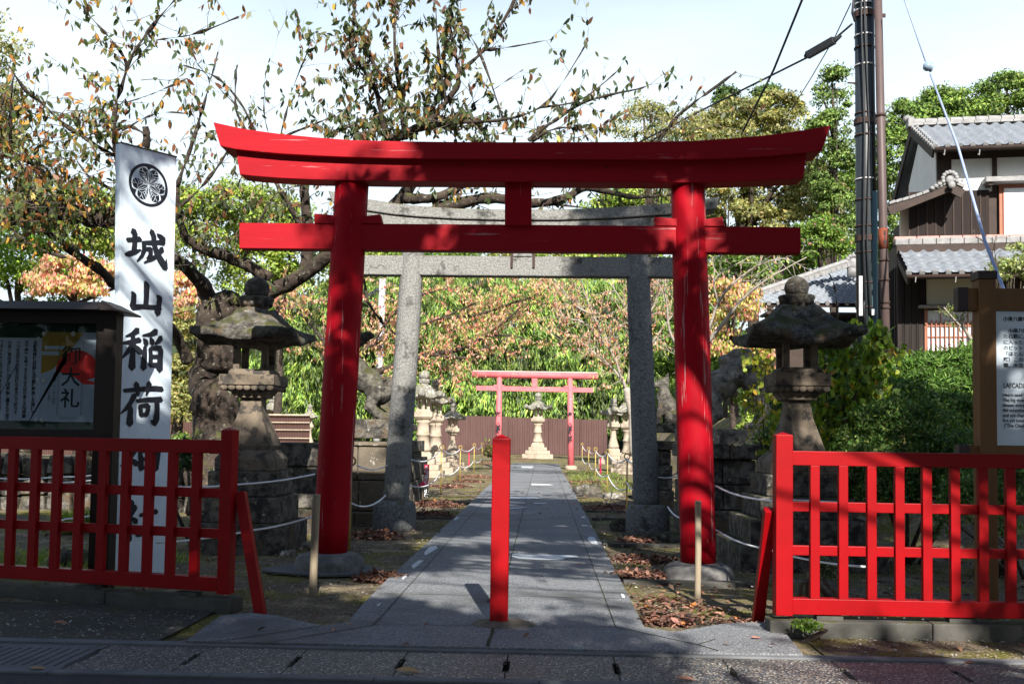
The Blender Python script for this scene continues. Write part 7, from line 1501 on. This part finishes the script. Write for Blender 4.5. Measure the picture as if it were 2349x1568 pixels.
# ------------------------------------------------------------------ street trees standing unseen behind the camera, crowns shaped to throw the dappled shade
from mathutils import noise as pnoise
def ttop(s_):  # crown height trimmed to set where the shade ends
    for (a, b_), (c_, d_) in zip(((-99, 15.3), (.7, 15.3), (1.2, 17.), (2.4, 18.3), (3.4, 18.7), (4., 19.8), (8.3, 19.8), (9., 16.5)), ((.7, 15.3), (1.2, 17.), (2.4, 18.3), (3.4, 18.7), (4., 19.8), (8.3, 19.8), (9., 16.5), (99, 16.5))):
        if a <= s_ < c_: return b_+(d_-b_)*(s_-a)/(c_-a)
    return 16.
def shade_tree(label, base, box, n_cl, dens=1., top=.75, msize=.24):
    (x0, x1), (y0, y1), (z0, z1) = box; T = thing('street_tree', label, 'tree', base, 'street trees'); P = []; tops = []; k = 0
    while k < n_cl:
        x, y_, z = RNG.uniform(x0, x1), RNG.uniform(y0, y1), RNG.uniform(z0, z1); k += 1
        e_ = abs((x-(x0+x1)/2)/((x1-x0)/2))**3+abs((y_-(y0+y1)/2)/((y1-y0)/2))**4+abs((z-(z0+z1)/2)/((z1-z0)/2))**4
        if e_ > 1: continue
        s_, t_ = x+(y_+4)*SA, z+(y_+4)*SB          # where the sun ray through this clump crosses the plane y = -4
        if t_ > ttop(s_)-.3: continue
        hit = False
        for hx, hz_, hr, hp in HOLES:
            if ((s_-hx)/(hr[0]+.42))**2+((t_-hz_)/(hr[1]+.42))**2 < 1 and RNG.uniform() < hp: hit = True; break
        if hit: continue
        g_ = pnoise.noise(Vector((s_*1.05, t_*1.05, 3.3)))+.45*pnoise.noise(Vector((s_*3.1, t_*3.1, 8.8))); lim = (.0 if 2.6 < s_ < 6.5 else .34) if t_ < 8.5 else (-.17 if t_ < 13.2 else .03) if (1.0 < s_ < 4.4 and t_ > 8.9) else (.34 if (s_ < .6 and t_ < 11.2) or t_ < 8.6 else (.05 if 2.8 < s_ < 5.5 and t_ < 10.5 else .10))
        if g_ > lim: continue
        sz = RNG.uniform(.22, .45); m_ = int(RNG.uniform(24, 44)); P.append(np.array([x, y_, z])+np.clip(RNG.normal(size=(m_, 3)), -1.6, 1.6)*sz*np.array([.6, .6, .45])); tops.append((x, y_, z))
    P = np.concatenate(P); n_ = len(P); leaves('crown', P, rnd(n_), unit(RNG.normal(size=(n_, 3))+np.array([0, 0, -.8])), msize*RNG.uniform(.7, 1.2, n_), pick(DARK, n_), 'needle', T, .55)
    mb = MB(); b0 = Vector(base); tp = Vector(((x0+x1)/2, (y0+y1)/2, z0+(z1-z0)*top)); pts = [b0, b0.lerp(tp, .3)+Vector((.2, 0, 0)), b0.lerp(tp, .6), tp]; mb.tube(pts, [.32, .25, .17, .06], 10)
    for i in range(0, len(tops), max(1, len(tops)//40)):
        e_ = Vector(tops[i]); q = b0.lerp(tp, max(.28, min(.9, (e_.z-1.5)/(tp.z+.01)*.75))); mb.tube([q, q.lerp(e_, .5)+Vector((0, 0, .2)), e_], [.035, .02, .008], 5)
    obj('trunk', mb, MT['bark'], T, smooth=True); return T
SA, SB = math.tan(R(180-SUN_AZ)), math.tan(R(SUN_EL))/math.cos(R(180-SUN_AZ))
def sh(X, Y, Z=0., yc=-4.): return X+(Y-yc)*SA, Z+(Y-yc)*SB        # where the sun ray to a point crosses the crown plane
HOLES = []  # gaps cut in the crowns so sun patches land on chosen spots
def hole(X, Y, Z, rx, rz, p_=.95): HOLES.append((*sh(X, Y, Z), (rx, rz), p_))
hole(-3.4, 10.8, 4.75, .75, .6, 1); hole(-2.0, 10.8, 4.9, .7, .45, .9); hole(-3.6, 10.9, 3.7, .35, .3, .9)      # left end of the red lintels
hole(-2.4, 10.95, 2.6, .35, .8, .8); hole(1.7, 10.95, 1.1, .35, 1.0, .75); hole(1.65, 10.95, 2.2, .3, .45, .6)      # red pillars
hole(1.5, 10.9, 3.7, .4, .3, .8); hole(1.75, 7.85, .9, .30, 1.0, 1); hole(2.6, 7.85, .8, .55, .5, .8); hole(3.4, 7.85, .6, .35, .5, .7)
hole(-.3, 8, .95, .25, .75, .85); hole(-2.2, 15.9, 3.6, .7, 1.2, 1); hole(-.9, 15.8, 4.2, 1.1, .9, .95); hole(1.35, 8.9, 0, .45, .55, .95); hole(.0, 10.0, 0, .8, .9, .55); hole(.2, 12.2, 0, .8, .6, .5)
hole(-3.6, 12.5, 2.05, .4, .35, .95); hole(-3.5, 12.6, .2, .3, .3, .4); hole(3.1, 12.2, 1.9, .3, .3, .8); hole(-4.0, 9.9, 3.5, .35, .9, .9); hole(.9, 6.6, 0, 1.3, .35, .5); hole(2.4, 17, 1.2, .5, .6, .6)
hole(-3.5, 17, 1., .6, .7, .7)
HOLES += [(7.0, 13.5, (.7, .5), .85), (7.5, 15.4, (.5, .8), .85), (5.9, 15.0, (.25, .25), .8)]
hole(1.3, 8.75, 0, .55, .6, 1); hole(1.7, 10.9, 1.6, .25, .35, .9)
shade_tree('tall leafy street tree right of the camera whose crown shades the gate', (6.6, -4.6, 0), ((-1.5, 13), (-7, -1.5), (5.6, 19.5)), 7600)
shade_tree('tall leafy street tree left of the camera whose crown shades the fence', (-5.8, -4.6, 0), ((-12, 2.5), (-7, -1.5), (5.6, 16.5)), 5600)
shade_tree('leaning street tree whose high limbs reach over the pavement', (10.5, .5, 0), ((-9, 11), (-1.5, 6), (7.6, 12.5)), 5200)
def woods(label, base, blobs): bgtree('street_tree', label, 'tree', base, blobs, DARK, 60, 1.2, 60, .7, .4, 'needle', 'street trees', limbs=5)
for i, (x, y_, h_, r_) in enumerate(((-34, -16, 13, 6), (-24, -19, 14, 6), (-14, -17, 12, 5.5), (-4, -18, 13, 5.5), (6, -17, 13, 5.5), (16, -18, 13, 5.5), (26, -17, 14, 6), (36, -15, 14, 6), (-27, -6, 13, 6), (-20, -9, 13, 5), (24, -7, 14, 6), (30, 3, 12, 5))):
    woods('%s tree of the wood across the street behind the camera' % ('first', 'second', 'third', 'fourth', 'fifth', 'sixth', 'seventh', 'eighth', 'ninth', 'tenth', 'eleventh', 'twelfth')[i], (x, y_, 0), [((x, y_, h_*.62), (r_, r_*.8, h_*.36), 1), ((x+1, y_, h_*.3), (r_, r_*.7, h_*.27), 1)])
